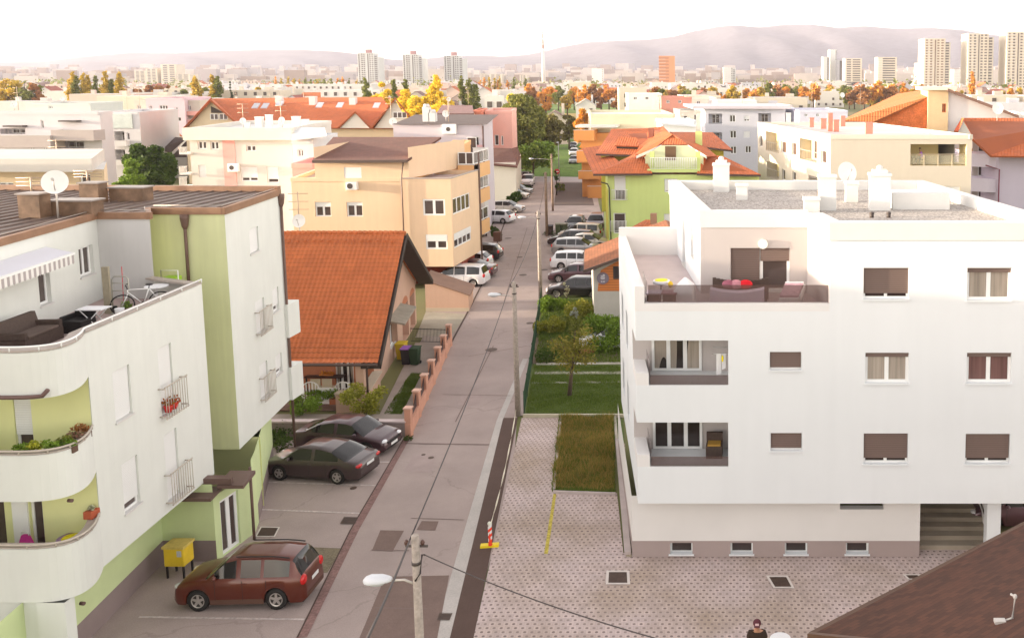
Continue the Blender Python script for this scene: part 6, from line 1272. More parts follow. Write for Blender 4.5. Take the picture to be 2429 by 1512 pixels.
# ================= HAZE =================
hz_=MB(); hz_.box(-5200,-40,-1.03,5200,6250,330); ho=hz_.build('haze',bpy.data.materials.new('haze_air')); ho['kind']='stuff'
hm=ho.data.materials[0]; hm.use_nodes=True; t=hm.node_tree; t.nodes.clear(); out=t.nodes.new("ShaderNodeOutputMaterial"); pv=t.nodes.new("ShaderNodeVolumePrincipled")
pv.inputs['Color'].default_value=(.88,.86,1.0,1); pv.inputs['Density'].default_value=HAZE; pv.inputs['Anisotropy'].default_value=.0
t.links.new(pv.outputs[0],out.inputs['Volume'])
# ================= CARS =================
def M_paint(name,col,metal=.35): return M(name,col,.32,.05,2,metal=metal,spec=.5,coat=.8)
CGL=M_glass('car_glass',(.012,.010,.010),.04); TYR=M('tyre_rubber',(.02,.018,.017),.8,.1,5); RIM=M('alloy_rim',(.50,.47,.45),.35,.1,4,metal=.7); BLK=M('black_trim',(.02,.018,.018),.5,.1,5)
HLM=M('headlight_lens',(.72,.72,.74),.1,.0,spec=.8,metal=.4); TLM=M('taillight_red',(.50,.01,.01),.2,0,spec=.6); PLT=M('number_plate',(.75,.75,.74),.5,0)
CARS={ # L,W,H, wheel r, front axle, rear axle, shoulder pts, roof pts, side window range
'sedan':(4.66,1.80,1.46,.33,1.42,-1.30,[(-2.33,.62),(-2.28,.92),(-1.7,1.0),(.9,.94),(1.5,.86),(2.1,.74),(2.30,.60),(2.33,.45)],[(-1.78,1.0),(-1.0,1.36),(-.4,1.45),(.3,1.44),(.62,1.38),(1.30,.93)],(-1.35,.95)),
'wagon':(4.60,1.79,1.50,.32,1.40,-1.30,[(-2.3,.55),(-2.27,.95),(-2.1,1.0),(.9,.94),(1.5,.86),(2.05,.74),(2.26,.60),(2.3,.45)],[(-2.15,1.02),(-1.85,1.42),(-1.2,1.49),(.2,1.50),(.55,1.42),(1.25,.94)],(-1.75,.92)),
'suv':(4.50,1.84,1.68,.36,1.38,-1.26,[(-2.25,.6),(-2.22,1.0),(-2.1,1.10),(.85,1.08),(1.4,1.02),(2.0,.90),(2.2,.72),(2.25,.5)],[(-2.12,1.12),(-1.85,1.58),(-1.2,1.66),(.1,1.67),(.45,1.58),(1.12,1.06)],(-1.72,.80)),
'mpv':(4.45,1.82,1.66,.32,1.38,-1.32,[(-2.22,.55),(-2.2,.95),(-2.1,1.02),(1.1,.98),(1.6,.92),(2.0,.78),(2.18,.62),(2.22,.45)],[(-2.12,1.04),(-1.92,1.55),(-1.3,1.64),(.3,1.65),(.7,1.52),(1.62,.92)],(-1.8,1.15)),
'hatch':(4.20,1.76,1.48,.31,1.30,-1.24,[(-2.1,.5),(-2.08,.90),(-1.95,.98),(.9,.93),(1.4,.86),(1.9,.74),(2.08,.58),(2.1,.45)],[(-1.95,1.0),(-1.55,1.36),(-.9,1.47),(.1,1.48),(.45,1.40),(1.18,.94)],(-1.45,.85)),
}
PROTO={}
def interp(pts,x):
    return float(np.interp(x,[p[0] for p in pts],[p[1] for p in pts]))
def car(kind,paint,label,loc,heading,group=None,rails=False,lower=None):
    """body lofted from cross sections along the length, wheels, glass, lights, mirrors, plates"""
    L,W,H,R_,xf,xr_,sh,rf,sw=CARS[kind]; key=(kind,paint.name)
    h=math.atan2(heading[1],heading[0])
    if key in PROTO:
        t=copy_tree(PROTO[key]); t.location=loc; t.rotation_euler=(0,0,h); t['label']=label
        if group: t['group']=group
        return t
    t=thing('parked_car',label,'car',(0,0,0),group,0)
    xs=sorted(set([round(x,3) for x in np.linspace(-L/2,L/2,61)]+[sw[0],sw[1],rf[0][0],rf[-1][0]]+[round(a+R_*1.12*math.cos(k*math.pi/10),3) for a in (xf,xr_) for k in range(11)]))
    RA=R_*1.12; rows=[]
    for x in xs:
        e=abs(x)/(L/2); wb=W/2*(1-.10*max(0,(e-.62)/.38)**2*1.0-.12*max(0,(e-.93)/.07)**2)
        zt=interp(sh,x); gh=rf[0][0]<x<rf[-1][0]; zr=interp(rf,x) if gh else zt; zl=.22
        e2=max(0,(e-.93)/.07); zl+=.1*e2
        for a in (xf,xr_):
            if abs(x-a)<RA: zl=max(zl,R_+math.sqrt(max(0,RA*RA-(x-a)**2))-.0)
        gz=max(0,zr-zt); k=min(1,gz/.45); wt=wb*(.965-.0*k); wr=lerp(wb*.90,wb*.965-.20*min(1,gz/.5)*1.0,k)
        z1=max(zl+.005,.34); z2=max(zl+.01,.62*1.0 if zt>.62 else zt*.85); zt=max(zt,zl+.02)
        rows.append([(wb*.94,zl),(wb*.995,z1),(wb,z2 if z2<zt-.1 else (z1+zt)/2),(wb*.985,zt-.06),(wt*.96,zt),(wr,max(zr-.05,zt+.012)),(wr*.90,max(zr-.005,zt+.03)),(wr*.5,max(zr+.015,zt+.05)),(0,max(zr+.02,zt+.055))])
    nr=len(rows[0]); body=MB(); sg_=MB(); ws=MB(); rw=MB()
    vid={}
    def V(mb,i,j,s): 
        y,z=rows[i][j]; return (xs[i],y*s,z)
    def addf(mb,q,flip): mb.poly(q[::-1] if flip else q,0,sm=True)
    pill=[(sw[0]+(sw[1]-sw[0])*f) for f in ((.52,) if kind in('sedan','hatch') else (.36,.68))]
    for s in (1,-1):
        for i in range(len(xs)-1):
            for j in range(nr-1):
                q=[V(body,i,j,s),V(body,i+1,j,s),V(body,i+1,j+1,s),V(body,i,j+1,s)]; xm=(xs[i]+xs[i+1])/2
                tgt=body
                gz=min(interp(rf,xs[i])-interp(sh,xs[i]),interp(rf,xs[i+1])-interp(sh,xs[i+1])) if rf[0][0]<xm<rf[-1][0] else 0
                if j==4 and sw[0]<xm<sw[1] and gz>.08 and not any(abs(xm-p)<.045 for p in pill): tgt=sg_
                slope=(interp(rf,xs[i+1])-interp(rf,xs[i]))/(xs[i+1]-xs[i]) if rf[0][0]<xm<rf[-1][0] else 0
                if j>=5 and rf[0][0]<xm<rf[-1][0]:
                    if slope<-.32 and xm>0: tgt=ws
                    if slope>.42 and xm<0 : tgt=rw
                addf(tgt,q,s<0)
    for s_i,end in ((0,-1),(len(xs)-1,1)):
        ring=[V(body,s_i,j,1) for j in range(nr)]+[V(body,s_i,j,-1) for j in range(nr-2,-1,-1)]; body.poly(ring if end<0 else ring[::-1])
    # weld coincident vertices so shading is smooth
    def weld(mb):
        d={}; nv=[]; mp=[]
        for v in mb.v:
            k=(round(v[0],4),round(v[1],4),round(v[2],4))
            if k not in d: d[k]=len(nv); nv.append(v)
            mp.append(d[k])
        fs=[];ms=[];sm=[]
        for f,m_,s_ in zip(mb.f,mb.m,mb.sm):
            g_=[]; 
            for a in f:
                if mp[a] not in g_: g_.append(mp[a])
            if len(g_)>2: fs.append(tuple(g_)); ms.append(m_); sm.append(s_)
        mb.v=nv; mb.f=fs; mb.m=ms; mb.sm=sm; mb.uv=[None]*len(fs)
    for mb in (body,sg_,ws,rw): weld(mb)
    bo=body.build('body',paint,t)
    cuts=[-9]+pill+[9]
    for s in (1,-1):
        for c0,c1 in zip(cuts[:-1],cuts[1:]):
            m2=MB(); 
            for f in sg_.f:
                ps=[sg_.v[i] for i in f]; cxm=sum(p[0] for p in ps)/len(ps); cym=sum(p[1] for p in ps)
                if c0<cxm<c1 and cym*s>0: m2.poly(ps,0,sm=True)
            if m2.f: weld(m2); m2.build('side_window',CGL,t)
    ws.build('windscreen',CGL,t); rw.build('rear_window',CGL,t)
    q=MB(); q.box(-L/2+.12,-W/2+.16,.20,L/2-.12,W/2-.16,.55); q.build('underbody',BLK,t)
    q=MB(); 
    for s in (1,-1):
        for a in (xf,xr_): q.box(a-R_*1.0,s*(W/2-.28)-.02,.3,a+R_*1.0,s*(W/2-.28)+.02,R_*2)
    q.build('wheel_housing',BLK,t)
    if lower:
        for s in (1,-1): q=MB(); q.box(xr_+R_*1.15,s*(W/2-.02)-.02,.24,xf-R_*1.15,s*(W/2-.02)+.02,.40); q.build('side_cladding',lower,t)
    for a in (xf,xr_):
        for s in (1,-1):
            yo=s*(W/2-.02); yi=s*(W/2-.23); q=MB(); n=24; ring=[]
            prof=[(R_*.62,yo),(R_*.66,yo+s*.008),(R_*.95,yo),(R_,yo-s*.03),(R_,yi+s*.02),(R_*.9,yi),(0,yi)]
            k0=len(q.v)
            for r_,y in prof: q.v+=[(a+r_*math.cos(2*math.pi*i/n),y,R_+r_*math.sin(2*math.pi*i/n)) for i in range(n)]
            for m_ in range(len(prof)-1):
                for i in range(n): f=(k0+m_*n+i,k0+m_*n+(i+1)%n,k0+(m_+1)*n+(i+1)%n,k0+(m_+1)*n+i); q.f.append(f); q.m.append(0); q.uv.append(None); q.sm.append(True)
            wh=q.build('wheel',TYR,t)
            q=MB(); rr=R_*.62
            for i in range(5):
                an=2*math.pi*i/5+.3; c,s2=math.cos(an),math.sin(an); dv=Vector((c,0,s2)); pv=Vector((-s2,0,c)); o_=Vector((a,yo-s*.02,R_))
                q.poly([o_+dv*.03-pv*.05,o_+dv*rr-pv*.035,o_+dv*rr+pv*.035,o_+dv*.03+pv*.05])
            for i in range(20):
                a0,a1=2*math.pi*i/20,2*math.pi*(i+1)/20; q.poly([(a+rr*.86*math.cos(a0),yo-s*.01,R_+rr*.86*math.sin(a0)),(a+rr*.86*math.cos(a1),yo-s*.01,R_+rr*.86*math.sin(a1)),(a+rr*1.02*math.cos(a1),yo+s*.002,R_+rr*1.02*math.sin(a1)),(a+rr*1.02*math.cos(a0),yo+s*.002,R_+rr*1.02*math.sin(a0))])
            q.tube([(a,yo-s*.05,R_),(a,yo+s*.0,R_)],.05,10); q.build('rim',RIM,wh)
            q=MB(); q.tube([(a,yo-s*.08,R_),(a,yo-s*.075,R_)],rr,20,sm=False); q.build('brake_disc',M('brake_dark',(.06,.055,.05),.5,.1),wh)
    zt=interp(sh,L/2-.12); 
    for s in (1,-1):
        q=MB(); q.ell((L/2-.17,s*(W/2-.30),interp(sh,L/2-.2)-.07),.17,.20,.085,14,8); q.build('headlight',HLM,t)
        zb=interp(sh,-L/2+.1)-.12; q=MB(); q.ell((-L/2+.10,s*(W/2-.22),zb),.10,.20,.09 if kind=='sedan' else .17,14,8); q.build('taillight',TLM,t)
        xm=sw[1]-.05; q=MB(); q.ell((xm,s*(W/2+.06),interp(sh,xm)+.06),.08,.11,.075,12,7); q.build('mirror',paint,t)
        for xd in (sw[1]-1.0,sw[1]-1.85): q=MB(); q.box(xd-.09,s*(W/2-.008)-.012,interp(sh,xd)-.18,xd+.09,s*(W/2-.008)+.018,interp(sh,xd)-.15); q.build('door_handle',paint,t)
        if rails: q=MB(); zr=[(x,interp(rf,x)) for x in np.linspace(-1.7,.1,7)]; q.tube([(x,s*(W/2-.27),z+.045) for x,z in zr],.022,6); q.build('roof_rail',BLK,t)
    for xx,n_,z in ((L/2-.0,'number_plate',.42),(-L/2+.0,'number_plate',.78 if kind!='sedan' else .72)):
        q=MB(); s=1 if xx>0 else -1; q.box(min(xx,xx+s*.02),-.26,z-.055,max(xx,xx+s*.02),.26,z+.055); q.build(n_,PLT,t)
    q=MB(); q.box(L/2-.09,-W*.28,.50,L/2+.008,W*.28,.60); q.box(L/2-.09,-W*.33,.27,L/2+.006,W*.33,.36); q.build('grille',BLK,t)
    q=MB(); q.box(-L/2-.015,-W*.36,.36,-L/2+.12,W*.36,.46); q.build('bumper_strip',paint if lower is None else lower,t)
    # door and panel seams
    q=MB(); 
    for s in (1,-1):
        for xd in (sw[1]-.02,sw[1]-.95,sw[1]-1.75):
            q.box(xd-.006,s*(W/2)-.008,.36,xd+.006,s*(W/2)+.002,interp(sh,xd)-.07)
    q.build('door_seam',BLK,t)
    PROTO[key]=t; t.location=loc; t.rotation_euler=(0,0,h); return t
P_red=M_paint('paint_copper_red',(.105,.014,.003)); P_gr=M_paint('paint_dark_plum_grey',(.050,.030,.030)); P_dk=M_paint('paint_dark_aubergine',(.055,.022,.028)); P_wh=M_paint('paint_white',(.75,.74,.75),.0); P_bk=M_paint('paint_black',(.02,.016,.018),.2); P_sv=M_paint('paint_silver',(.36,.35,.35),.5); P_bg=M_paint('paint_champagne',(.52,.46,.38),.4); P_wine=M_paint('paint_wine',(.12,.02,.03)); P_mv=M_paint('paint_mauve_dark',(.09,.035,.045))
def side_park(kind,paint,label,x,y,head,group=None,near=True,sc=None,**k):
    """x,y: photo point on the ground under the middle of the near side"""
    p=g(x,y); W=CARS[kind][1]; hd=Vector((head[0],head[1],0)).normalized(); n=Vector((-hd.y,hd.x,0)); n=n if n.y>0 else -n
    t=car(kind,paint,label,tuple(p+n*W/2),hd,group,**k)
    if sc: t.scale=sc
    return t
G1_='cars in the left parking bay'; G2_='cars parked along the left side of the street'; G3_='cars parked in the row on the right side'
side_park('suv',P_red,'copper red suv with roof rails beside the yellow container',560,1456,(-1,-.04),G1_,sc=(.90,.82,.97),rails=True,lower=M('cladding_brown',(.10,.05,.035),.6,.1))
side_park('sedan',P_gr,'dark plum grey sedan seen from its rear corner, nearer of two by the low wall',731,1146,(-1,.15),G1_,sc=(.95,.95,.97))
side_park('sedan',P_dk,'dark aubergine sedan facing the street, right below the low grey wall',800,1080,(1,-.14),G1_,sc=(.93,.95,.97))
side_park('mpv',P_wh,'white family van parked rear out beside the red base of the peach block',1082,681,(-1,0),G2_)
side_park('sedan',P_mv,'dark mauve sedan between the white van and the white hatchback',1100,661,(-1,0),G2_)
side_park('hatch',P_wh,'white hatchback half hidden between two dark cars by the peach block',1100,640,(-1,0),G2_)
side_park('wagon',P_bk,'black wagon parked rear out, farthest of the four by the peach block',1122,620,(-1,0),G2_)
side_park('hatch',P_sv,'silver grey car nose out at the lilac block corner',1196,506,(1,-.1),G2_)
side_park('hatch',P_wh,'small white car half hidden by the corner of the lilac block',1168,530,(-1,.2),G2_)
side_park('sedan',P_sv,'silver car parked by the hedge of the grey white house',1218,462,(1,-.1),G2_)
side_park('hatch',P_bg,'champagne car showing only its bonnet behind the hedge',1212,474,(1,-.1),G2_)
car('suv',P_wh,'white car seen from the front at the street end by the junction',tuple(g(1252,439)),(.15,-1),G2_)
side_park('wagon',P_sv,'silver wagon at the junction beside the grass',1226,430,(-1,0),G2_)
side_park('wagon',P_bk,'black wagon with nose to the street, nearest in the right row by the garden',1365,707,(-1,0),G3_)
side_park('sedan',P_mv,'dark mauve sedan between the black wagon and the white wagon in the right row',1366,671,(-1,0),G3_)
side_park('wagon',P_wh,'white wagon with tail to the street in the right row',1366,640,(1,0),G3_)
side_park('wagon',P_sv,'silver wagon with tail to the street in the right row',1364,605,(1,0),G3_)
side_park('sedan',P_bg,'champagne sedan behind the silver wagon in the right row',1388,592,(1,0),G3_)
side_park('wagon',P_gr,'dark plum grey wagon nose to street beyond the silver wagon',1352,584,(-1,0),G3_)
side_park('mpv',P_bg,'champagne van at the far end of the right row',1373,571,(-1,0),G3_)
car('hatch',P_bk,'black hatchback facing the viewer behind the right row',tuple(g(1365,544)),(.05,-1),G3_)
car('suv',P_mv,'dark mauve suv facing the viewer beside the yellow wall',tuple(g(1415,543)),(.05,-1),G3_)
side_park('sedan',P_wh,'white car under the vines beside the garage',1462,832,(-1,0),'car in the garden drive')
for x,y,p_,l_ in ((1362,387,P_sv,'nearest of the cars parked by the park lawn, silver'),(1361,368,P_wh,'white car in the line by the park lawn'),(1360,352,P_bk,'black car farthest in the line by the park lawn')): car('hatch',p_,l_,tuple(g(x,y)),(.1,-1),'cars beside the park lawn')
side_park('hatch',P_mv,'dark mauve car seen past the pillar of the white block',2440,1262,(-1,0),'car under the white block')
# ================= POLES, WIRES, STREET THINGS =================
CP=M('concrete_pole',(.34,.29,.25),.9,.15,3,fine=.15,bscale=12); WDP=M('wood_pole',(.30,.21,.15),.9,.3,3,bump=.4,bscale=15); WIR=M('wire_dark',(.05,.04,.04),.6,0)
LMP=M('lamp_housing',(.60,.61,.64),.4,.05)
def pole(label,base,h,arm=None,mat=CP,r=(.11,.075),ins=True,group='utility poles along the street'):
    t=thing('utility_pole',label,'pole',base,group); b=Vector(base); q=MB(); q.tube([b,b+Vector((0,0,h*.5)),b+Vector((0,0,h))],[r[0],(r[0]+r[1])/2,r[1]],12); q.build('pole',mat,t)
    if ins:
        q=MB(); q.tube([b+Vector((-.22,.05,h-.25)),b+Vector((.22,.05,h-.25))],.025,6); q.build('crossarm',M('dark_metal',(.07,.07,.07)),t)
        for k in (-.2,-.05,.12): q=MB(); c=b+Vector((k,.05,h-.22)); q.tube([c,c+Vector((0,0,.05)),c+Vector((0,0,.1))],[.035,.045,.02],8); q.build('insulator',M('insulator_brown',(.10,.05,.04),.3,0),t)
        q=MB(); q.tube([b+Vector((0,0,h-.6)),b+Vector((0,0,h-.54))],r[1]+.015,12); q.build('clamp',M('dark_metal',(.07,.07,.07)),t)
    if arm:
        ax,ay,az,hl=arm; e=b+Vector((ax,ay,az)); q=MB(); q.tube([b+Vector((0,0,az-.12)),lerp(b+Vector((0,0,az)),e,.5),e],.025,8); q.build('lamp_arm',M('galvanised',(.5,.46,.42)),t)
        dx=Vector((ax,ay,0)).normalized(); q=MB(); n=14
        prof=[(0,.05,.05),(.12,.10,.07),(.35,.15,.10),(.75,.16,.11),(.92,.11,.08),(1,.03,.03)]; k0=0
        sdv=Vector((-dx.y,dx.x,0))
        for f,wy,wz in prof: q.v+=[tuple(e+dx*(f*hl)+sdv*wy*math.cos(2*math.pi*i/n)+Vector((0,0,wz*math.sin(2*math.pi*i/n)*(1 if math.sin(2*math.pi*i/n)>0 else .6)+.02))) for i in range(n)]
        for m_ in range(len(prof)-1):
            for i in range(n): q.f.append((m_*n+i,m_*n+(i+1)%n,(m_+1)*n+(i+1)%n,(m_+1)*n+i)); q.m.append(0); q.uv.append(None); q.sm.append(True)
        q.f.append(tuple(range(n))[::-1]); q.m.append(0); q.uv.append(None); q.sm.append(False); q.f.append(tuple(range(5*n,6*n))); q.m.append(0); q.uv.append(None); q.sm.append(False)
        o=q.build('lamp_head',LMP,t); q=MB(); q.ell(e+dx*hl*.55+Vector((0,0,-.035)),hl*.33,.11,.05,12,6); q.build('lamp_lens',M('lens_grey',(.45,.45,.47),.2,0),o)
    return t
Y1=17.3; p1=aY(990,1400,Y1); top1=aY(990,1268,Y1); pole('concrete lamp pole in the foreground cut by the bottom picture edge',(p1.x,Y1,0),top1.z,(-.48,-.05,aY(985,1372,Y1).z,.54))
b2=g(1228,985); t2=aY(1214,668,b2.y); pole('leaning grey lamp pole at the corner of the lawn where the white tape is tied',tuple(b2),t2.z,(-.65,0,aY(1200,700,b2.y).z,.62),mat=CP,r=(.14,.10))
b3=g(1282,715); t3=aY(1275,500,b3.y); pole('lamp pole beside the black wagon, second along the street',tuple(b3),t3.z,(-.9,0,t3.z-.5,.6),r=(.15,.11))
b4=g(1297,560); pole('brown wooden pole beyond the second lamp pole',tuple(b4),aY(1289,408,b4.y).z,None,mat=WDP,r=(.15,.12))
b5=g(1311,500); pole('wooden pole at the entrance of the dark yard',tuple(b5),aY(1306,365,b5.y).z,(-2.2,0,aY(1306,377,b5.y).z,.6),mat=WDP,r=(.14,.1))
b6=g(1326,430); pole('thin lamp post near the no entry sign',tuple(b6),aY(1321,336,b6.y).z,(.0,-.3,aY(1321,338,b6.y).z,.4),mat=M('steel_post',(.35,.36,.33),.5,.1,metal=.3),r=(.09,.06),ins=False)
def wire(label,a,b,sag,r=.018,name='overhead_wire'):
    a,b=Vector(a),Vector(b); q=MB(); n=20; q.tube([lerp(a,b,i/n)-Vector((0,0,sag*4*(i/n)*(1-i/n))) for i in range(n+1)],r,6); o=q.build(name,WIR,loc=tuple(a)); tag(o,label,'wire','overhead wires'); return o
T1=Vector((p1.x-.12,Y1,top1.z-.12)); T2=Vector((t2.x-.1,b2.y,t2.z-.15)); T3=Vector((b3.x,b3.y,t3.z-.2)); T4=Vector((b4.x,b4.y,aY(1289,412,b4.y).z))
wire('thick overhead wire from the foreground pole to the leaning pole',T1,T2,.25,.016); wire('overhead wire from the leaning pole to the second lamp pole',T2,T3,.5); wire('overhead wire between the far poles',T3,T4,.5)
e=aY(858,1540,9.5); wire('overhead wire running from the foreground pole out of the bottom of the view',T1,e,.05,.02)
a=aY(1008,1315,Y1); e=aY(1620,1530,13.5); wire('service wire sloping right from the foreground pole across the pavers',a,e,.12,.011)
q=MB(); c=Vector((p1.x,Y1,0)); q.tube([c+Vector((0,-.09,top1.z-.9)),c+Vector((.1,-.08,top1.z-.75)),c+Vector((.12,0,top1.z-.4)),Vector(a)],.018,6); o=q.build('cable_loop',WIR,loc=tuple(a)); tag(o,'black cable loop hanging at the side of the foreground pole','cable')
# no entry sign
t=thing('no_entry_sign','red round no entry sign with white bar on a post at the junction','traffic sign',tuple(b6+Vector((-.2,-1,0)))); c=Vector((b6.x-.05,b6.y-1.2,aY(1321,407,b6.y-1.2).z)); q=MB(); q.tube([(c.x,c.y+.05,0),(c.x,c.y+.05,c.z+.3)],.04,8); q.build('post',M('galvanised',(.5,.5,.5)),t)
q=MB(); q.tube([c,c+Vector((0,-.03,0))],.42,28,sm=False); q.build('disc',M('sign_red',(.60,.03,.03),.5,0),t); q=MB(); q.box(c.x-.29,c.y-.045,c.z-.07,c.x+.29,c.y-.035,c.z+.07); q.build('bar',M('sign_white',(.7,.7,.7)),t)
# delineator + tape
dl=thing('delineator_post','red and white striped delineator on a yellow base beside the dark asphalt strip','traffic post',tuple(g(1163,1298))); c=g(1163,1296); s_=FD/c.y
q=MB(); q.obox(c+Vector((-.33,-.12,0)),(.62,.10,0),(-.03,.2,0),(0,0,.09)); q.build('base',M('yellow_plastic',(.80,.60,.02),.5,.08,6),dl)
q=MB(); H_=.78; n=8
def band(z0,z1,m,sl=.06):
    q=MB(); pts0=[];pts1=[]
    for i in range(12): an=2*math.pi*i/12; pts0.append(c+Vector((.07*math.cos(an),.05*math.sin(an),.09+z0+sl*math.cos(an)))); pts1.append(c+Vector((.07*math.cos(an),.05*math.sin(an),.09+z1+sl*math.cos(an))))
    for i in range(12): q.poly([pts0[i],pts0[(i+1)%12],pts1[(i+1)%12],pts1[i]])
    q.build('stripe',m,dl)
RD_=M('reflex_red',(.75,.04,.01),.5,.05); WT_=M('reflex_white',(.75,.74,.72),.5,.05)
for k in range(6): band(.06+k*.11,.06+(k+1)*.11,RD_ if k%2==0 else WT_)
q=MB(); q.tube([c+Vector((0,0,.08)),c+Vector((0,0,.10)),c+Vector((0,0,.78))],[.10,.06,.045],12); q.build('core',RD_,dl); q=MB(); q.ell(c+Vector((0,0,.86)),.08,.05,.09,10,6); q.build('handle',M('handle_white',(.7,.7,.6),.5,.1),dl)
q=MB(); a=c+Vector((.02,0,.8)); e=b2+Vector((-.05,-.1,.35)); 
for i in range(16):
    A=lerp(a,e,i/16)-Vector((0,0,.35*4*(i/16)*(1-i/16))); B=lerp(a,e,(i+1)/16)-Vector((0,0,.35*4*((i+1)/16)*(1-(i+1)/16))); w1=Vector((.03*math.cos(i*.9),0,.03*math.sin(i*.9))); w2=Vector((.03*math.cos(i*.9+.9),0,.03*math.sin(i*.9+.9))); q.poly([A-w1,B-w2,B+w2,A+w1])
o=q.build('barrier_tape',M('tape_cream',(.72,.66,.52),.5,.1,6),loc=tuple(a)); tag(o,'cream barrier tape strung from the striped delineator to the leaning pole','barrier tape')
# grates
GM=M('cast_iron',(.10,.065,.05),.6,.25,6); FRM=M('grate_frame',(.62,.56,.52),.8,.1,3)
def grate(label,px,framew,z=.014,fm=FRM,slats=9):
    P=[g(*p) for p in px]; c=sum(P,Vector())/4; t=thing('drain_grate',label,'drain grate',tuple(c),'drain grates'); q=MB(); inn=[c+(p-c)*(1-framew) for p in P]
    for i in range(4): a,b,d,e=P[i],P[(i+1)%4],inn[(i+1)%4],inn[i]; q.poly([v+Vector((0,0,z+.012)) for v in (a,b,d,e)])
    q.build('frame',fm,t); q=MB(); q.poly([v+Vector((0,0,z)) for v in inn]); 
    for k in range(slats): f0,f1=(k+.15)/slats,(k+.6)/slats; a=lerp(inn[0],inn[3],f0); b=lerp(inn[1],inn[2],f0); d=lerp(inn[1],inn[2],f1); e=lerp(inn[0],inn[3],f1); q.poly([v+Vector((0,0,z+.01)) for v in (a,b,d,e)])
    q.build('grille',GM,t)
grate('dark drain in a white concrete frame on the pavers, nearer the dark strip',[(1436,1386),(1494,1386),(1492,1353),(1438,1353)],.22)
grate('skewed dark drain in a cream frame before the basement windows',[(1834,1395),(1884,1395),(1868,1365),(1816,1365)],.22)
grate('drain corner visible at the edge of the brown shingle roof',[(2152,1374),(2190,1376),(2180,1362),(2140,1362)],.3)
grate('square drain in the parking bay with pale kerb frame',[(605,1273),(652,1273),(664,1250),(618,1249)],.14)
grate('rectangular drain beside the brick gutter',[(806,1242),(842,1243),(849,1226),(816,1225)],.04,fm=GM); grate('drain set in the pale kerb strip near the bottom',[(1036,1470),(1066,1471),(1073,1454),(1042,1453)],.12,fm=GM)
for x,y,w_ in ((1165,829,14),(1256,766,8),(1240,652,9),(1180,697,10),(838,1157,8),(768,1070,8),(1022,1085,7),(1004,1078,5),(1290,640,9),(1232,610,7),(1205,565,8)):
    c=g(x,y); r=w_/(FD/c.y); q=MB(); q.tube([c+Vector((0,0,.012)),c+Vector((0,0,.022))],min(r,.42),20,sm=False); o=q.build('manhole_cover',GM,loc=tuple(c)); tag(o,'round dark cover set flush in the street surface','manhole cover','manhole covers')
# low grey wall in front of the house plot
wl=thing('low_wall','low grey rendered wall with pale coping behind the two dark sedans','wall',tuple(g(800,1036))); A=g(560,1036); B=g(961,1036); A.y=B.y; zc=aY(900,998,B.y).z
q=MB(); q.box(A.x,B.y,0,B.x,B.y+.22,zc-.07); q.build('wall',M('grey_plaster_wall',(.30,.235,.215),.95,.15,.8,streak=.15),wl); q=MB(); q.box(A.x,B.y-.05,zc-.07,B.x+.04,B.y+.28,zc); q.build('coping',M('pinkish_coping',(.55,.45,.44),.8,.1,2),wl)
# raised garden bed behind the wall
q=MB(); q.box(A.x,B.y+.24,0.0,B.x-.5,B.y+2.0,.35); o=q.build('raised_plot',M('plot_concrete',(.36,.30,.26))); o['kind']='structure'
# pillar fence along the street
PX_=[(958,976),(981,937),(1001,900),(1019,868),(1036,841),(1052,813),(1064,791)]
pf=thing('pillar_fence','salmon pillar fence with curved dark boards along the street side of the tiled house','fence',tuple(g(971,1035))); SP=M('salmon_brick',(.58,.30,.21),.9,.12,2); gA=g(974,1037); gB=g(1072,815); q=MB(); d=(gB-gA)
q.obox(gA,d,(-.18,0,0),(0,0,.62)); q.build('base_wall',SP,pf); n=7; pts=[]
for i,(x,y) in enumerate(PX_):
    # pillar position on the wall line matching its picture column
    best=min((abs((lambda P:(P.x*0+CX+FD*(P.x/ (P.y))))(gA+d*f)-x),f) for f in [k/300 for k in range(0,301)]); f=(i+.08)/6.3; P=gA+d*f; pts.append(P)
    q=MB(); q.box(P.x-.24,P.y-.14,0,P.x+.04,P.y+.14,1.32); o=q.build('pillar',SP,pf); q=MB(); q.box(P.x-.28,P.y-.18,1.32,P.x+.08,P.y+.18,1.39); q.build('cap',M('salmon_cap',(.66,.42,.33),.8,.1),o)
for i in range(6):
    q=MB(); a,b=pts[i],pts[i+1]
    for k in range(10): 
        f0,f1=(k)/10,(k+1)/10; h0=1.25-.35*math.sin(math.pi*f0); h1=1.25-.35*math.sin(math.pi*f1); A_=lerp(a,b,.06+.88*f0)-Vector((.1,0,0)); B_=lerp(a,b,.06+.88*f1)-Vector((.1,0,0))
        for s in (0,-.03): q.poly([A_+Vector((s,0,.62)),B_+Vector((s,0,.62)),B_+Vector((s,0,h1)),A_+Vector((s,0,h0))])
    q.build('board_panel',M('dark_brown_board',(.085,.05,.045),.7,.15,4),pf)
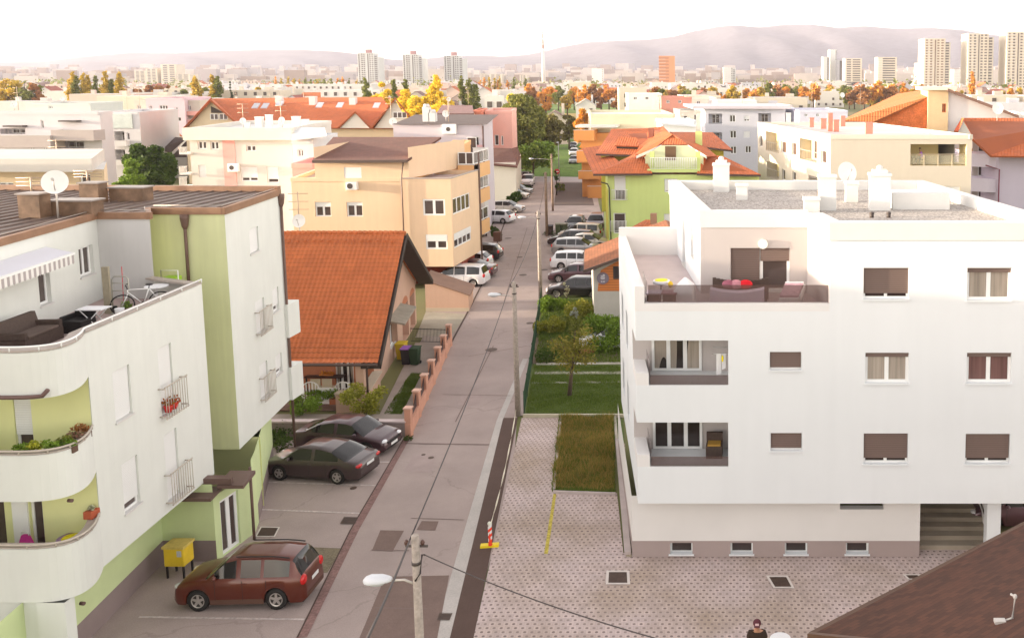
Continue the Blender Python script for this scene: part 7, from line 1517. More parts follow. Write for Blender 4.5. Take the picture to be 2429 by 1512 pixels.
# white patio fence with arched panels
wf=thing('patio_fence','white fence panels with two arched pickets in front of the patio','fence',tuple(g(770,962))); yf=g(770,968).y; X=lambda x:aY(x,950,yf).x; Z=lambda y:aY(770,y,yf).z; WPF=M('white_fence_paint',(.78,.76,.74),.6,.05); z0=.12
for x0,x1,kind in ((693,720,'p'),(720,757,'a'),(757,797,'p'),(797,834,'a'),(834,854,'p')):
    q=MB(); a,b=X(x0),X(x1)
    if kind=='p': q.box(a,yf,z0+.12,b,yf+.04,z0+.95); q.build('panel',WPF,wf)
    else:
        m=(a+b)/2; r=(b-a)/2; q.tube([(m-r*math.cos(math.pi*i/12),yf,z0+.95+r*.75*math.sin(math.pi*i/12)) for i in range(13)],.03,6); q.box(a,yf-.02,z0+.1,a+.05,yf+.03,z0+.97); q.box(b-.05,yf-.02,z0+.1,b,yf+.03,z0+.97); q.box(a,yf-.02,z0+.1,b,yf+.03,z0+.17)
        for i in range(1,5): f=i/5; x=lerp(a,b,f); q.box(x-.02,yf-.01,z0+.15,x+.02,yf+.02,z0+.95+r*.72*math.sin(math.acos(abs(2*f-1))))
        q.build('arched_panel',WPF,wf)
# patio furniture
def chair(label,x,y,rz,mat,group,seat=.45,w=.5):
    c=g(x,y,.1); t=thing('chair',label,'chair',tuple(c),group,rz); LOC[t.name]=Vector((0,0,0)); q=MB(); q.box(-w/2,-w/2,seat-.06,w/2,w/2,seat); q.build('seat',mat,t); q=MB(); q.box(-w/2,w/2-.05,seat,w/2,w/2,seat+.5); q.build('backrest',mat,t)
    for sx in (-1,1):
        for sy in (-1,1): q=MB(); q.box(sx*(w/2-.04)-.02,sy*(w/2-.04)-.02,0,sx*(w/2-.04)+.02,sy*(w/2-.04)+.02,seat-.06); q.build('leg',BLK,t)
    return t
CRM=M('cream_cushion',(.52,.46,.33),.9,.1)
for x,y,rz,l in ((755,937,math.pi,'left of the two cream chairs with backs to the patio fence'),(782,937,math.pi,'right of the two cream chairs with backs to the patio fence'),(773,906,0,'tall backed cream chair behind the patio table'),(803,905,0,'cream chair right of the table on the patio'),(716,918,1.2,'tilted cream chair at the left end of the patio')): chair(l,x,y,rz,CRM,'patio chairs')
tb=thing('patio_table','dark patio table with orange flowers on it','table',tuple(g(775,922,.1))); c=g(775,922,.1); q=MB(); q.box(c.x-1.0,c.y-.4,.82,c.x+1.0,c.y+.4,.87); q.build('table_top',M('dark_table',(.06,.035,.03),.4,.1),tb)
for sx in (-.9,.9):
    for sy in (-.3,.3): q=MB(); q.box(c.x+sx-.03,c.y+sy-.03,.1,c.x+sx+.03,c.y+sy+.03,.82); q.build('leg',BLK,tb)
ol=tag(MB().box(c.x-.3,c.y-.15,.87,c.x+.4,c.y+.15,.93).build('flower_tray',M('tray_orange',(.5,.2,.05)),loc=tuple(c)),'orange flower tray on the dark patio table','flower tray'); leafmesh('flowers',[tuple(c+Vector((x_,0,.9))) for x_ in (-.2,0,.2,.35)],[.12]*4,160,.04,LOr,ol)
# shrubs at the house and garden
def shrub(label,x,y,r,h,mat,n=900,leaf=.07,group=None,z=0,cl=14,name='shrub',cat='shrub'):
    c=g(x,y,z); t=thing(name,label,cat,tuple(c),group); q=MB(); 
    for k in range(5): e=c+Vector((random.uniform(-r,r)*.6,random.uniform(-r,r)*.5,h*.7)); q.tube([c,e],.015,5)
    q.build('stems',BARK,t); cs=[tuple(c+Vector((random.uniform(-r,r)*.75,random.uniform(-r,r)*.6,random.uniform(.2,.95)*h))) for _ in range(cl)]; leafmesh('foliage',cs,[r*random.uniform(.22,.42) for _ in cs],n,leaf,mat,t); return t
LFr=MAT['leaf_fresh']; LYG=M_leaf('leaf_yellow_green',[(.14,.16,.02),(.26,.26,.03),(.38,.36,.08)])
shrub('green rose bush with pale yellow blooms behind the low wall',716,985,.95,1.2,LFr,2600,.055,z=.3); shrub('yellow green arching grass bush at the downpipe of the tiled house',868,986,1.0,1.3,LYG,2600,.06,z=.3)
for x in (745,765,785): shrub('small green plant in the patio planter between the fence panels',x,950,.35,.5,LFr,500,.04,'patio planter plants',z=.5)
q=MB(); c=g(825,975); q.box(c.x-.9,c.y,.35,c.x+.6,c.y+.3,.62); o=q.build('flower_box',M('terracotta_box',(.42,.14,.07),.8,.1),loc=tuple(c)); tag(o,'terracotta flower box at the foot of the patio fence','flower box')
shrub('weeds growing at the end of the low wall',968,1045,.22,.25,LGr,300,.03,z=0); shrub('ivy patch on the ground left of the dark sedan',655,1048,1.3,.35,LGr,1800,.06)
# garden
GT=M_leaf('leaf_garden_tree',[(.10,.12,.02),(.22,.20,.035),(.38,.28,.06)]); b=g(1350,938); tree('slender crooked autumn fruit tree in the middle of the lawn',tuple(b),4.3,1.35,GT,'round',2000,.065,clumps=44,trunk_h=.22,lean=(.35,.2))
shrub('green bushes at the far garden corner beside the black wagon',1315,735,1.1,.8,LFr,2600,.08); shrub('low yellow green bush left in the garden bed',1302,790,1.0,.9,LYG,2200,.07); shrub('tall leafy plants in front of the garage wall',1390,752,1.5,.8,LYG,3000,.08); shrub('yellow flowering bush in front of the garage wall',1412,795,.9,1.1,LYG,2200,.07); shrub('dark vegetable plants in the garden bed',1350,775,1.3,.5,LOl,2000,.07); shrub('olive bush right of the fruit tree',1385,815,1.1,1.2,LOl,2400,.07)
shrub('vine covered pergola foliage over the white car',1440,826,1.5,1.7,LFr,7000,.08,cl=26); shrub('pale plume grass at the garden fence',1344,715,.25,1.5,M_leaf('leaf_plume',[(.4,.4,.25),(.6,.58,.4)]),400,.05); shrub('white flowering plant in the garden bed',1362,765,.3,1.1,M_leaf('leaf_pale',[(.25,.3,.22),(.5,.5,.42)]),400,.05); shrub('reddish brown leaf heap on the lawn',1393,840,.5,.3,LRu,600,.05)
shrub('low green leaves along the garden soil',1325,850,1.5,.35,LGr,1500,.06); shrub('dark hedge bush beside the grey white house',1222,478,1.0,1.4,LGr,1800,.12); shrub('rounded dark bush at the grey house wall',1213,490,.9,1.7,LGr,1800,.12); shrub('hedge strip behind the parked silver car',1238,455,1.4,.9,LGr,1500,.12); shrub('dry bushy plants at the edge of the dark yard',1328,455,.7,1.2,LOl,900,.1); shrub('small weeds around the wooden pole',1305,556,.8,.25,LGr,500,.06); shrub('dark potted bush at the corner of the lilac block',1176,566,.7,1.3,LGr,900,.09)
def fencemesh(label,pts,h,mat,group=None):
    P=[g(*p) for p in pts]; t=thing('garden_fence',label,'fence',tuple(P[0]),group); q=MB(); 
    for a,c in zip(P[:-1],P[1:]):
        L=(c-a).length; n=int(L/.13)
        for i in range(n): p=lerp(a,c,i/n); q.tube([p+Vector((0,0,.05)),p+Vector((0,0,h))],.008,4,cap=False)
        for z in (.1,h*.35,h*.65,h): q.tube([a+Vector((0,0,z)),c+Vector((0,0,z))],.011,5)
    q.build('mesh_panel',mat,t)
    for a,c in zip(P[:-1],P[1:]):
        n=max(1,int((c-a).length/2.4))
        for i in range(n+1): q=MB(); p=lerp(a,c,i/n); q.tube([p,p+Vector((0,0,h+.08))],.028,6); q.build('post',mat,t)
fencemesh('dark green wire mesh fence between pavement and garden',[(1243,984),(1262,862),(1284,722)],1.15,M('fence_green',(.03,.07,.035),.6,.1))
gw=thing('gate','dark metal bar gate across the house yard','gate',tuple(g(1000,812))); a=g(975,812); c=g(1062,815); q=MB(); n=26
for i in range(n+1): p=lerp(a,c,i/n); q.tube([p+Vector((0,0,.08)),p+Vector((0,0,.95))],.012,4)
for z in (.1,.9): q.tube([a+Vector((0,0,z)),c+Vector((0,0,z))],.02,5)
q.build('bars',BLK,gw)
q=MB(); a=g(1240,990); c=g(1478,990); q.box(a.x,a.y,0,c.x,a.y+.14,.16); o=q.build('border_kerb',M('beige_kerb',(.5,.45,.34),.9,.1,2)); o['kind']='structure'
# grass: blades as stuff
def blades(name,quad,n,h,mat,wd=.02,z=.02):
    P=[g(*p) for p in quad]; u=rng.random(n); v=rng.random(n); A=[np.array(p) for p in P]
    base=(A[0][None]*((1-u)*(1-v))[:,None]+A[1][None]*(u*(1-v))[:,None]+A[2][None]*(u*v)[:,None]+A[3][None]*((1-u)*v)[:,None])
    noise=.6+.8*np.abs(np.sin(base[:,0]*1.7+np.sin(base[:,1]*1.3)*2)*np.cos(base[:,1]*1.1)); hh=h*noise*rng.uniform(.5,1.3,n); an=rng.uniform(0,6.28,n); w_=np.stack([np.cos(an),np.sin(an),np.zeros(n)],1)*wd*.5
    tip=base+np.stack([rng.normal(0,.3,n)*hh,rng.normal(0,.3,n)*hh,hh],1); base[:,2]=z; V=np.stack([base-w_,base+w_,tip],1).reshape(-1,3)
    me=bpy.data.meshes.new(name); me.vertices.add(3*n); me.vertices.foreach_set('co',V.ravel()); me.loops.add(3*n); me.loops.foreach_set('vertex_index',np.arange(3*n)); me.polygons.add(n); me.polygons.foreach_set('loop_start',np.arange(0,3*n,3)); me.polygons.foreach_set('loop_total',np.full(n,3)); me.update(); me.materials.append(mat); o=bpy.data.objects.new(name,me); COL.objects.link(o); o['kind']='stuff'; return o
DRYG=M_leaf('grass_dry',[(.12,.15,.03),(.36,.24,.06),(.55,.38,.13)]); GRG=M_leaf('grass_green',[(.06,.10,.015),(.13,.19,.03),(.22,.26,.06)])
blades('dry_grass',[(1312,1160),(1456,1166),(1454,994),(1329,993)],13000,.27,DRYG,.03); blades('lawn_grass',[(1246,984),(1478,984),(1478,868),(1266,868)],42000,.09,GRG,.03); blades('lawn_grass',[(1270,860),(1478,860),(1478,712),(1288,712)],26000,.16,GRG,.05); blades('green_weeds',[(1308,1166),(1458,1170),(1456,990),(1326,990)],20000,.20,GRG,.035)
blades('house_lawn_grass',[(905,990),(948,990),(1000,885),(975,885)],7000,.10,GRG,.03,.04)
# bins
def bin_(label,x,y,mat,lid,group='wheelie bins'):
    c=g(x,y); t=thing('wheelie_bin',label,'bin',tuple(c),group); q=MB(); a=[(-.24,-.26),(.24,-.26),(.24,.26),(-.24,.26)]; q.v=[(c.x+p[0]*s,c.y+p[1]*s,z) for s,z in((.85,.05),(1.1,.95)) for p in a]; q.f=[(0,1,5,4),(1,2,6,5),(2,3,7,6),(3,0,4,7),(0,3,2,1)]; q.m=[0]*5; q.uv=[None]*5; q.sm=[False]*5; q.build('body',mat,t,bevel=.02)
    q=MB(); q.obox((c.x-.29,c.y-.32,.95),(.58,0,0),(0,.66,.04),(0,0,.06)); q.build('lid',lid,t,bevel=.02)
    for s in (-.2,.2): q=MB(); q.tube([(c.x+s-.03,c.y+.26,.09),(c.x+s+.03,c.y+.26,.09)],.09,12); q.build('wheel',TYR,t)
BG_=M('bin_dark_green',(.03,.06,.03),.6,.1); BB_=M('bin_black',(.035,.03,.035),.6,.1)
bin_('black wheelie bin with purple lid beside the tiled house',965,864,BB_,M('lid_purple',(.30,.12,.42),.5,.05)); bin_('dark green wheelie bin by the tiled house path',985,864,BG_,BG_); bin_('yellow recycling bag bin behind the purple lidded bin',953,852,M('bin_yellow',(.65,.45,.03),.6,.1),M('bin_yellow',(.6,.4,.03)))
bin_('brown bin alone by the wooden pole',1305,557,M('bin_brown',(.07,.04,.03),.6,.1),BB_)
for x,l in ((1325,'left one of the two green waste containers'),(1339,'right one of the two green waste containers')):
    c=g(x,557); t=thing('waste_container',l,'waste container',tuple(c),'green waste containers'); q=MB(); q.box(c.x-.26,c.y-.35,.1,c.x+.26,c.y+.35,1.15); q.build('body',M('container_green',(.07,.09,.04),.6,.1),t,bevel=.03); q=MB(); q.box(c.x-.3,c.y-.4,1.15,c.x+.3,c.y+.4,1.25); q.build('lid',M('container_lid',(.28,.26,.2),.6,.1),t)
c=g(1178,573); q=MB(); q.box(c.x-.35,c.y,.0,c.x+.35,c.y+.7,.95); o=q.build('planter_box',M('planter_brown',(.12,.06,.04),.7,.1),loc=tuple(c),bevel=.02); tag(o,'brown planter box at the corner of the lilac block','planter')
mc=thing('scooter','dark scooter parked behind the black wagon','scooter',tuple(g(1180,610))); c=g(1180,610)
for dx in (-.1,.1+.02): pass
for sx,n in ((-.6,0),(.6,1)): q=MB(); w0=c+Vector((.0,sx,.26)); q.tube([w0-Vector((.05,0,0)),w0+Vector((.05,0,0))],.26,18); q.build('wheel',TYR,mc)
q=MB(); q.ell(c+Vector((0,-.25,.62)),.17,.5,.22,12,8); q.ell(c+Vector((0,.45,.65)),.16,.16,.35,10,8); q.build('body',P_mv,mc); q=MB(); q.tube([c+Vector((0,.5,.9)),c+Vector((0,.45,1.08)),c+Vector((.0,.42,1.1))],.03,6); q.tube([c+Vector((-.32,.42,1.08)),c+Vector((.32,.42,1.08))],.025,6); q.build('handlebar',M('galvanised',(.5,.5,.5)),mc); q=MB(); q.ell(c+Vector((0,-.3,.85)),.13,.4,.07,12,6); q.build('seat',BLK,mc)
# yellow container by the green block
c=g(415,1372); yc=thing('grit_container','yellow grit container on a dark stand with grey lid, at the green block corner','container',tuple(c)); z0=.42; q=MB(); w_=50/(FD/c.y)/2; q.box(c.x-w_,c.y,z0,c.x+w_,c.y+.55,z0+.62); q.build('body',M('container_yellow',(.72,.50,.03),.5,.1,3),yc,bevel=.03); q=MB(); q.box(c.x-w_-.03,c.y-.03,z0+.62,c.x+w_+.03,c.y+.58,z0+.70); q.build('lid',M('lid_cream',(.6,.45,.12),.5,.2,6),yc)
q=MB(); q.box(c.x+w_*.35,c.y-.006,z0+.35,c.x+w_*.8,c.y-.002,z0+.55); q.build('sticker',M('sticker_grey',(.5,.5,.52),.5,.2,20),yc)
for sx in (-1,1):
    for sy in (.05,.5): q=MB(); q.box(c.x+sx*(w_-.06)-.025,c.y+sy-.02,0,c.x+sx*(w_-.06)+.025,c.y+sy+.03,z0); q.build('leg',BLK,yc)
# satellite dish + antennas on the left roofs
c=g(135,518,ZE); c=aY(131,433,c.y); dish('satellite_dish','big cream satellite dish between the rusty chimneys on the left roof',c,27/(FD/c.y),(.55,-1,0),parent if False else None,tilt=.35,mast=c.z-ZE)
c=aY(709,524,52.5); dish('satellite_dish','small pale satellite dish standing behind the orange tiled ridge',c,15/(FD/52.5),(.2,-1,0),tilt=.3,mast=2)
for x,y,yb,Y,r_,l in ((1057,270,292,98,8,'round white dish on the lilac block roof'),(932,289,300,96,9,'white dish at the corner of the lilac block roof'),(576,287,303,92,7,'left white dish on the white and pink block roof'),(668,285,303,92,7,'right white dish on the white and pink block roof'),(1064,236,262,126,5,'tiny dish on a tall mast above the yellow trees'),(148,235,245,168,5,'small white dish on the mint storey roof'),(33,248,262,130,7,'white dish at far left on the grey lilac roof'),(1997,226,240,160,6,'small dish among the infill roofs')):
    c=aY(x,y,Y); dish('satellite_dish',l,c,r_/(FD/Y),(.3,-1,0),tilt=.3,mast=max(.6,c.z-aY(x,yb,Y).z))
for x,yt,yb,Y,l in ((208,404,436,38,'yagi antenna on the second rusty chimney'),(76,420,462,34,'yagi antenna on the leftmost rusty chimney'),(138,330,400,60,'tall thin antenna mast behind the cream dish'),(44,205,262,129,'tall antenna mast at the far left roofs'),(928,228,296,97,'tall antenna mast before the right gable of the long red roof'),(2275,214,262,170,'antenna mast right of the brick house'),(710,455,540,53,'thin antenna mast at the peach block wall'),(1064,232,296,98,'antenna mast rising from the lilac block roof'),(1280,185,240,300,'slim mast at the meadow edge'),(292,632,742,33,'thin stick leaning on the terrace of the green block')):
    c=aY(x,yb,Y); antenna(l,c,aY(x,yt,Y).z-c.z,n=0 if 'stick' in l or 'slim' in l else 3)
for x in (330,1110,1370,1760,2040,2130,1925,300,640,830,560,720): 
    Y=random.uniform(175,260); c=aY(x,232,Y); antenna('thin television antenna rising over the distant roofs',c-Vector((0,0,3)),5.5,group='distant roof antennas')
# ================= TERRACE AND BALCONY THINGS, PEOPLE =================
WK=M('wicker_dark',(.075,.05,.04),.7,.25,12); LC=M('lavender_cover',(.66,.58,.68),.85,.06,2,bump=.5,bscale=5); WCv=M('white_cover',(.80,.79,.80),.85,.05,2,bump=.5,bscale=5)
def tpt(x,y,z=None): return g(x,y,TZ if z is None else z)
def cushion(q,c,sx,sy,sz,mi=0,rz=0): q.ell(c,sx,sy,sz,14,8,mi)
# white block terrace
c=tpt(1748,738); sf=thing('outdoor_sofa','dark wicker sofa with white covered bench front and red cushion on the white block terrace','sofa',tuple(c+Vector((0,.9,0)))); y0=YU+.9
xa,xb=aY(1683,700,y0).x,aY(1812,700,y0).x; q=MB(); n=16
for i in range(n):
    f0,f1=i/n,(i+1)/n; h=lambda f:.40+.12*(2*f-1)**2; A_=[(lerp(xa,xb,f0),y0,TZ),(lerp(xa,xb,f1),y0,TZ),(lerp(xa,xb,f1),y0,TZ+h(f1)),(lerp(xa,xb,f0),y0,TZ+h(f0))]; q.poly(A_,sm=True); q.poly([A_[3],A_[2],(A_[2][0],y0+.5,A_[2][2]-.02),(A_[3][0],y0+.5,A_[3][2]-.02)],sm=True)
q.build('white_cover',LC,sf); y1=y0+.75; q=MB(); 
for i in range(n):
    f0,f1=i/n,(i+1)/n; h=lambda f:.62+.14*(2*f-1)**2; X_=lambda f:lerp(xa+.05,xb+.15,f); q.obox((X_(f0),y1,TZ),(X_(f1)-X_(f0),0,0),(0,.12,0),(0,0,h((f0+f1)/2)))
q.box(xa+.1,y1-.5,TZ,xb+.1,y1,TZ+.38); q.build('frame',WK,sf)
for x,cc,nm in ((1768,M('cushion_red',(.60,.01,.02),.8,.05),'cushion'),(1728,M('cushion_wine',(.30,.10,.14),.8,.3,9),'cushion'),(1745,M('cushion_rose',(.5,.22,.26),.8,.2,9),'cushion')):
    q=MB(); q.ell((aY(x,685,y1-.15).x,y1-.14,TZ+.55),.24,.09,.17,14,8); q.build(nm,cc,sf)
lo=thing('armchair','white covered armchair shape beside the low tables on the white block terrace','armchair',(aY(1620,700,YU+.9).x,YU+.9,TZ)); x_=aY(1620,700,YU+.9).x; q=MB()
V=[(x_-.38,YU+.6,TZ),(x_+.38,YU+.6,TZ),(x_+.42,YU+1.4,TZ),(x_-.34,YU+1.4,TZ),(x_-.36,YU+.65,TZ+.42),(x_+.34,YU+.65,TZ+.45),(x_+.36,YU+1.35,TZ+.62),(x_-.3,YU+1.35,TZ+.55),(x_+.05,YU+1.2,TZ+.92)]
q.v=V; q.f=[(0,1,5,4),(1,2,6,5),(2,3,7,6),(3,0,4,7),(4,5,8),(5,6,8),(6,7,8),(7,4,8)]; q.m=[0]*8; q.uv=[None]*8; q.sm=[True]*8; q.build('cover',WCv,lo,bevel=.05)
for k,(x,l) in enumerate(((1550,'left low lounge table with pinkish top on the white terrace'),(1588,'right low lounge table with patterned cloth on the white terrace'))):
    t=thing('lounge_table',l,'table',(aY(x,705,YU+.75).x,YU+.75,TZ),'low lounge tables'); X0=aY(x,705,YU+.75).x; q=MB(); q.box(X0-.26,YU+.55,TZ+.42,X0+.26,YU+1.05,TZ+.47); q.build('table_top',LC if k==0 else M('patterned_cloth',(.40,.22,.26),.8,.5,14),t); q=MB(); q.box(X0-.22,YU+.6,TZ,X0+.22,YU+1.0,TZ+.42); q.build('base',WK,t)
x_=aY(1568,668,YU+1.5).x; yt=thing('round_table','round white table with a bright yellow top cloth on the white terrace','table',(x_,YU+1.5,TZ)); q=MB(); q.tube([(x_,YU+1.5,TZ),(x_,YU+1.5,TZ+.62)],.05,8); q.tube([(x_,YU+1.5,TZ),(x_,YU+1.5,TZ+.03)],.2,14); q.build('stand',WCv,yt); q=MB(); q.tube([(x_,YU+1.5,TZ+.60),(x_,YU+1.5,TZ+.70)],.29,24); q.build('table_top',WCv,yt); q=MB(); q.tube([(x_,YU+1.5,TZ+.70),(x_,YU+1.5,TZ+.72)],.22,24); q.build('yellow_cloth',M('yellow_cloth',(.85,.72,.02),.7,.05),yt)
q=MB(); 
x_=aY(1590,690,YU+1.2).x; o=q.ell((x_,YU+1.2,TZ+.62),.09,.09,.12,12,8).build('lantern',M('lantern_yellow',(.75,.5,.02),.5,.1),loc=(x_,YU+1.2,TZ)); q=MB(); tag(o,'small yellow lantern between the low lounge tables','lantern')
x_=aY(1876,700,YU+1.0).x; cr=thing('deck_chair','white framed lounge chair with pink patterned cushion at the right of the white terrace','lounge chair',(x_,YU+1,TZ)); q=MB(); q.obox((x_-.40,YU+.55,TZ+.30),(.62,0,0),(.2,.75,.25),(0,0,.10)); q.build('cushion',M('pink_pattern',(.56,.36,.42),.8,.45,10),cr); q=MB(); q.box(x_-.42,YU+.5,TZ,x_+.26,YU+.58,TZ+.32); q.obox((x_-.2,YU+1.3,TZ),(.64,0,0),(0,.08,0),(0,0,.68)); q.obox((x_+.24,YU+.55,TZ+.18),(.06,0,0),(.2,.75,.22),(0,0,.2)); q.build('frame',WCv,cr,bevel=.015)
# people
SKN=M('skin',(.50,.26,.16),.6,.08,8); HAIR=M('hair_dark',(.03,.02,.015),.8,.2,20)
def figure(t,joints,edges,mat,name='body',sub=2):
    me=bpy.data.meshes.new(name); off=LOC.get(t.name,Vector((0,0,0))); keys=list(joints); me.from_pydata([tuple(Vector(joints[k][0])-off) for k in keys],[(keys.index(a),keys.index(b)) for a,b in edges],[]); me.materials.append(mat)
    o=bpy.data.objects.new(name,me); COL.objects.link(o); o.parent=t; s=o.modifiers.new('skin','SKIN'); s.use_smooth_shade=True
    sv=me.skin_vertices[0].data
    for i,k in enumerate(keys): r=joints[k][1]; sv[i].radius=(r,r) if not isinstance(r,tuple) else r; sv[i].use_root=(i==0)
    m=o.modifiers.new('sub','SUBSURF'); m.levels=sub; m.render_levels=sub; return o
def person_standing(label,base,face=(0,-1),shirt=None,trousers=None,cap=None):
    b=Vector(base); t=thing('person',label,'person',tuple(b)); f=Vector((face[0],face[1],0)).normalized(); s=Vector((f.y,-f.x,0))   # s = person's left/right axis
    P=lambda a,c,z:b+s*a+f*c+Vector((0,0,z))
    J={'pel':(P(0,0,.95),.14),'sp1':(P(0,0,1.12),.145),'sp2':(P(0,.01,1.32),.155),'neck':(P(0,.02,1.47),.065),'head0':(P(0,.045,1.57),.075),'head1':(P(0,.05,1.66),.092),'head2':(P(0,.03,1.73),.08)}
    E=[('pel','sp1'),('sp1','sp2'),('sp2','neck'),('neck','head0'),('head0','head1'),('head1','head2')]
    for n,q_ in (('l',-1),('r',1)):
        J['sh'+n]=(P(q_*.19,0,1.40),.068); J['el'+n]=(P(q_*.27,.05,1.13),.048); J['wr'+n]=(P(q_*.10,.30,1.16),.032); J['pa'+n]=(P(q_*.07,.36,1.17),.036)
        J['hip'+n]=(P(q_*.10,0,.88),.10); J['kn'+n]=(P(q_*.12,.02,.49),.065); J['an'+n]=(P(q_*.13,-.01,.10),.045); J['to'+n]=(P(q_*.15,.16,.05),.042)
        E+=[('sp2','sh'+n),('sh'+n,'el'+n),('el'+n,'wr'+n),('wr'+n,'pa'+n),('pel','hip'+n),('hip'+n,'kn'+n),('kn'+n,'an'+n),('an'+n,'to'+n)]
        for k in range(4):
            h0=P(q_*(.055-.0*k)+q_*.022*(k-1.5),.385,1.18); J['f%s%d'%(n,k)]=(h0,.010); J['g%s%d'%(n,k)]=(h0+f*(.03+.004*(k%2))-s*q_*.012+Vector((0,0,-.012)),.009); J['h%s%d'%(n,k)]=(h0+f*.035-s*q_*.03+Vector((0,0,-.03)),.008); E+=[('pa'+n,'f%s%d'%(n,k)),('f%s%d'%(n,k),'g%s%d'%(n,k)),('g%s%d'%(n,k),'h%s%d'%(n,k))]
        J['t'+n]=(P(q_*.035,.35,1.195),.012); J['u'+n]=(P(q_*.02,.39,1.205),.010); E+=[('pa'+n,'t'+n),('t'+n,'u'+n)]
    figure(t,J,E,SKN)
    # clothing
    SH={k:J[k] for k in ('pel','sp1','sp2','shl','shr')}; SH={k:(v[0],v[1]+.022) for k,v in SH.items()}; SH['sp3']=(P(0,.01,1.415),.09)
    for n,q_ in (('l',-1),('r',1)): SH['sl'+n]=(lerp(J['sh'+n][0],J['el'+n][0],.62),.072)
    figure(t,SH,[('pel','sp1'),('sp1','sp2'),('sp2','sp3'),('sp2','shl'),('sp2','shr'),('shl','sll'),('shr','slr')],shirt,'t_shirt')
    TR={'pel':(J['pel'][0],.155)}; E2=[]
    for n in 'lr':
        for k in ('hip','kn','an'): TR[k+n]=(J[k+n][0],J[k+n][1]+.018)
        E2+=[('pel','hip'+n),('hip'+n,'kn'+n),('kn'+n,'an'+n)]
    figure(t,TR,E2,trousers,'trousers')
    q=MB(); hc=P(0,.045,1.70); q.ell(hc,.112,.122,.10,18,8,0,z0=0.0); q.ell(hc+Vector((0,0,-.02)),.112,.122,.03,18,6); q.obox(hc+f*.09-s*.08+Vector((0,0,-.01)),s*.16,f*.09-Vector((0,0,.02)),(0,0,.012)); q.build('cap',cap,t)
    q=MB(); 
    for q_ in (-1,1): q.ell(P(q_*.035,.132,1.655),.013,.008,.009,8,6)
    q.build('eyes',HAIR,t); q=MB(); q.ell(P(0,.145,1.625),.014,.022,.022,8,6); q.build('nose',SKN,t); q=MB(); q.ell(P(0,.132,1.590),.028,.008,.007,8,5); q.build('mouth',M('lips',(.35,.10,.08),.6,0),t)
    for q_ in (-1,1): q=MB(); q.ell(P(q_*.097,.04,1.645),.012,.02,.03,8,6); q.build('ear',SKN,t)
    return t,P,f,s
# operator at the bottom edge
b=g(1795,1466,1.79); b=Vector((b.x,b.y,0)); hd=(Vector((-b.x,-b.y,0))).normalized()
t,P,f,s=person_standing('person in dark t-shirt and burgundy cap holding a controller at the bottom edge',tuple(b),(hd.x,hd.y),M('shirt_black_brown',(.045,.028,.02),.9,.15,6),M('trousers_dark',(.06,.06,.08),.9,.1),M('cap_burgundy',(.10,.025,.035),.8,.1))
q=MB(); q.obox(P(-.09,.37,1.165),s*.18,f*.09,(0,0,.045)); o=q.build('controller',M('controller_grey',(.25,.22,.24),.4,.05),loc=tuple(P(0,.4,1.17)),bevel=.01); tag(o,'dark grey remote controller held by the person in the cap','controller')
q=MB(); q.obox(P(-.05,.172,1.70),s*.10,f*.012,Vector((0,0,.045))+f*-.02); q.build('cap_badge',M('badge_pink',(.62,.42,.42),.7,.1),t)
q=MB(); 
for k in range(7): w_=.03; q.obox(P(-.15+k*.043,.185,1.235),s*w_*.85,f*.006,(0,0,.05))
q.build('chest_lettering',M('print_cream',(.50,.42,.30),.8,.1,20),t)
c=g(1848,1500,.72); wt=thing('round_table','white round table top just showing at the bottom edge beside the person','table',(c.x,c.y-.35,0)); q=MB(); cc=Vector((c.x+.02,c.y-.28,0)); q.tube([cc+Vector((0,0,.70)),cc+Vector((0,0,.74))],.30,32,sm=False); q.build('table_top',WCv,wt); q=MB(); q.tube([cc,cc+Vector((0,0,.7))],.04,10); q.tube([cc,cc+Vector((0,0,.03))],.22,16); q.build('stand',WCv,wt)
# person on the beige balcony (sitting, purple shirt)
F=be['F']; r=F.rect(2159,342,2291,393); u,_=F.uz(2190,385); bp=F.p(u,r[2]+.0,-1.0); t=thing('person','person in purple shirt sitting on the balcony of the beige block, facing left','person',tuple(bp)); z=r[2]
P=lambda a,c,zz:Vector((bp.x-a,bp.y+c,z+zz))      # a towards left (facing)
J={'pel':(P(0,0,.55),.14),'sp1':(P(.02,0,.75),.13),'sp2':(P(.08,0,.98),.14),'neck':(P(.13,0,1.13),.06),'h0':(P(.17,0,1.22),.08),'h1':(P(.18,0,1.32),.09)}; E=[('pel','sp1'),('sp1','sp2'),('sp2','neck'),('neck','h0'),('h0','h1')]
for n,q_ in (('l',-1),('r',1)):
    J['s'+n]=(P(.06,q_*.18,1.05),.065); J['e'+n]=(P(.18,q_*.24,.82),.045); J['w'+n]=(P(.40,q_*.14,.82),.035); J['k'+n]=(P(.46,q_*.12,.56),.075); J['a'+n]=(P(.46,q_*.12,.12),.05); J['t'+n]=(P(.62,q_*.12,.06),.04); E+=[('sp2','s'+n),('s'+n,'e'+n),('e'+n,'w'+n),('pel','k'+n),('k'+n,'a'+n),('a'+n,'t'+n)]
figure(t,J,E,SKN); SH={k:(J[k][0],J[k][1]+.025) for k in ('pel','sp1','sp2','sl','sr')}; 
for n in 'lr': SH['x'+n]=(lerp(J['s'+n][0],J['e'+n][0],.7),.07)
figure(t,SH,[('pel','sp1'),('sp1','sp2'),('sp2','sl'),('sp2','sr'),('sl','xl'),('sr','xr')],M('shirt_purple',(.40,.16,.55),.8,.1,6),'shirt')
figure(t,{'pel':(J['pel'][0],.15),'kl':(J['kl'][0],.09),'kr':(J['kr'][0],.09),'al':(J['al'][0],.065),'ar':(J['ar'][0],.065)},[('pel','kl'),('pel','kr'),('kl','al'),('kr','ar')],MAT['trousers_dark'],'trousers')
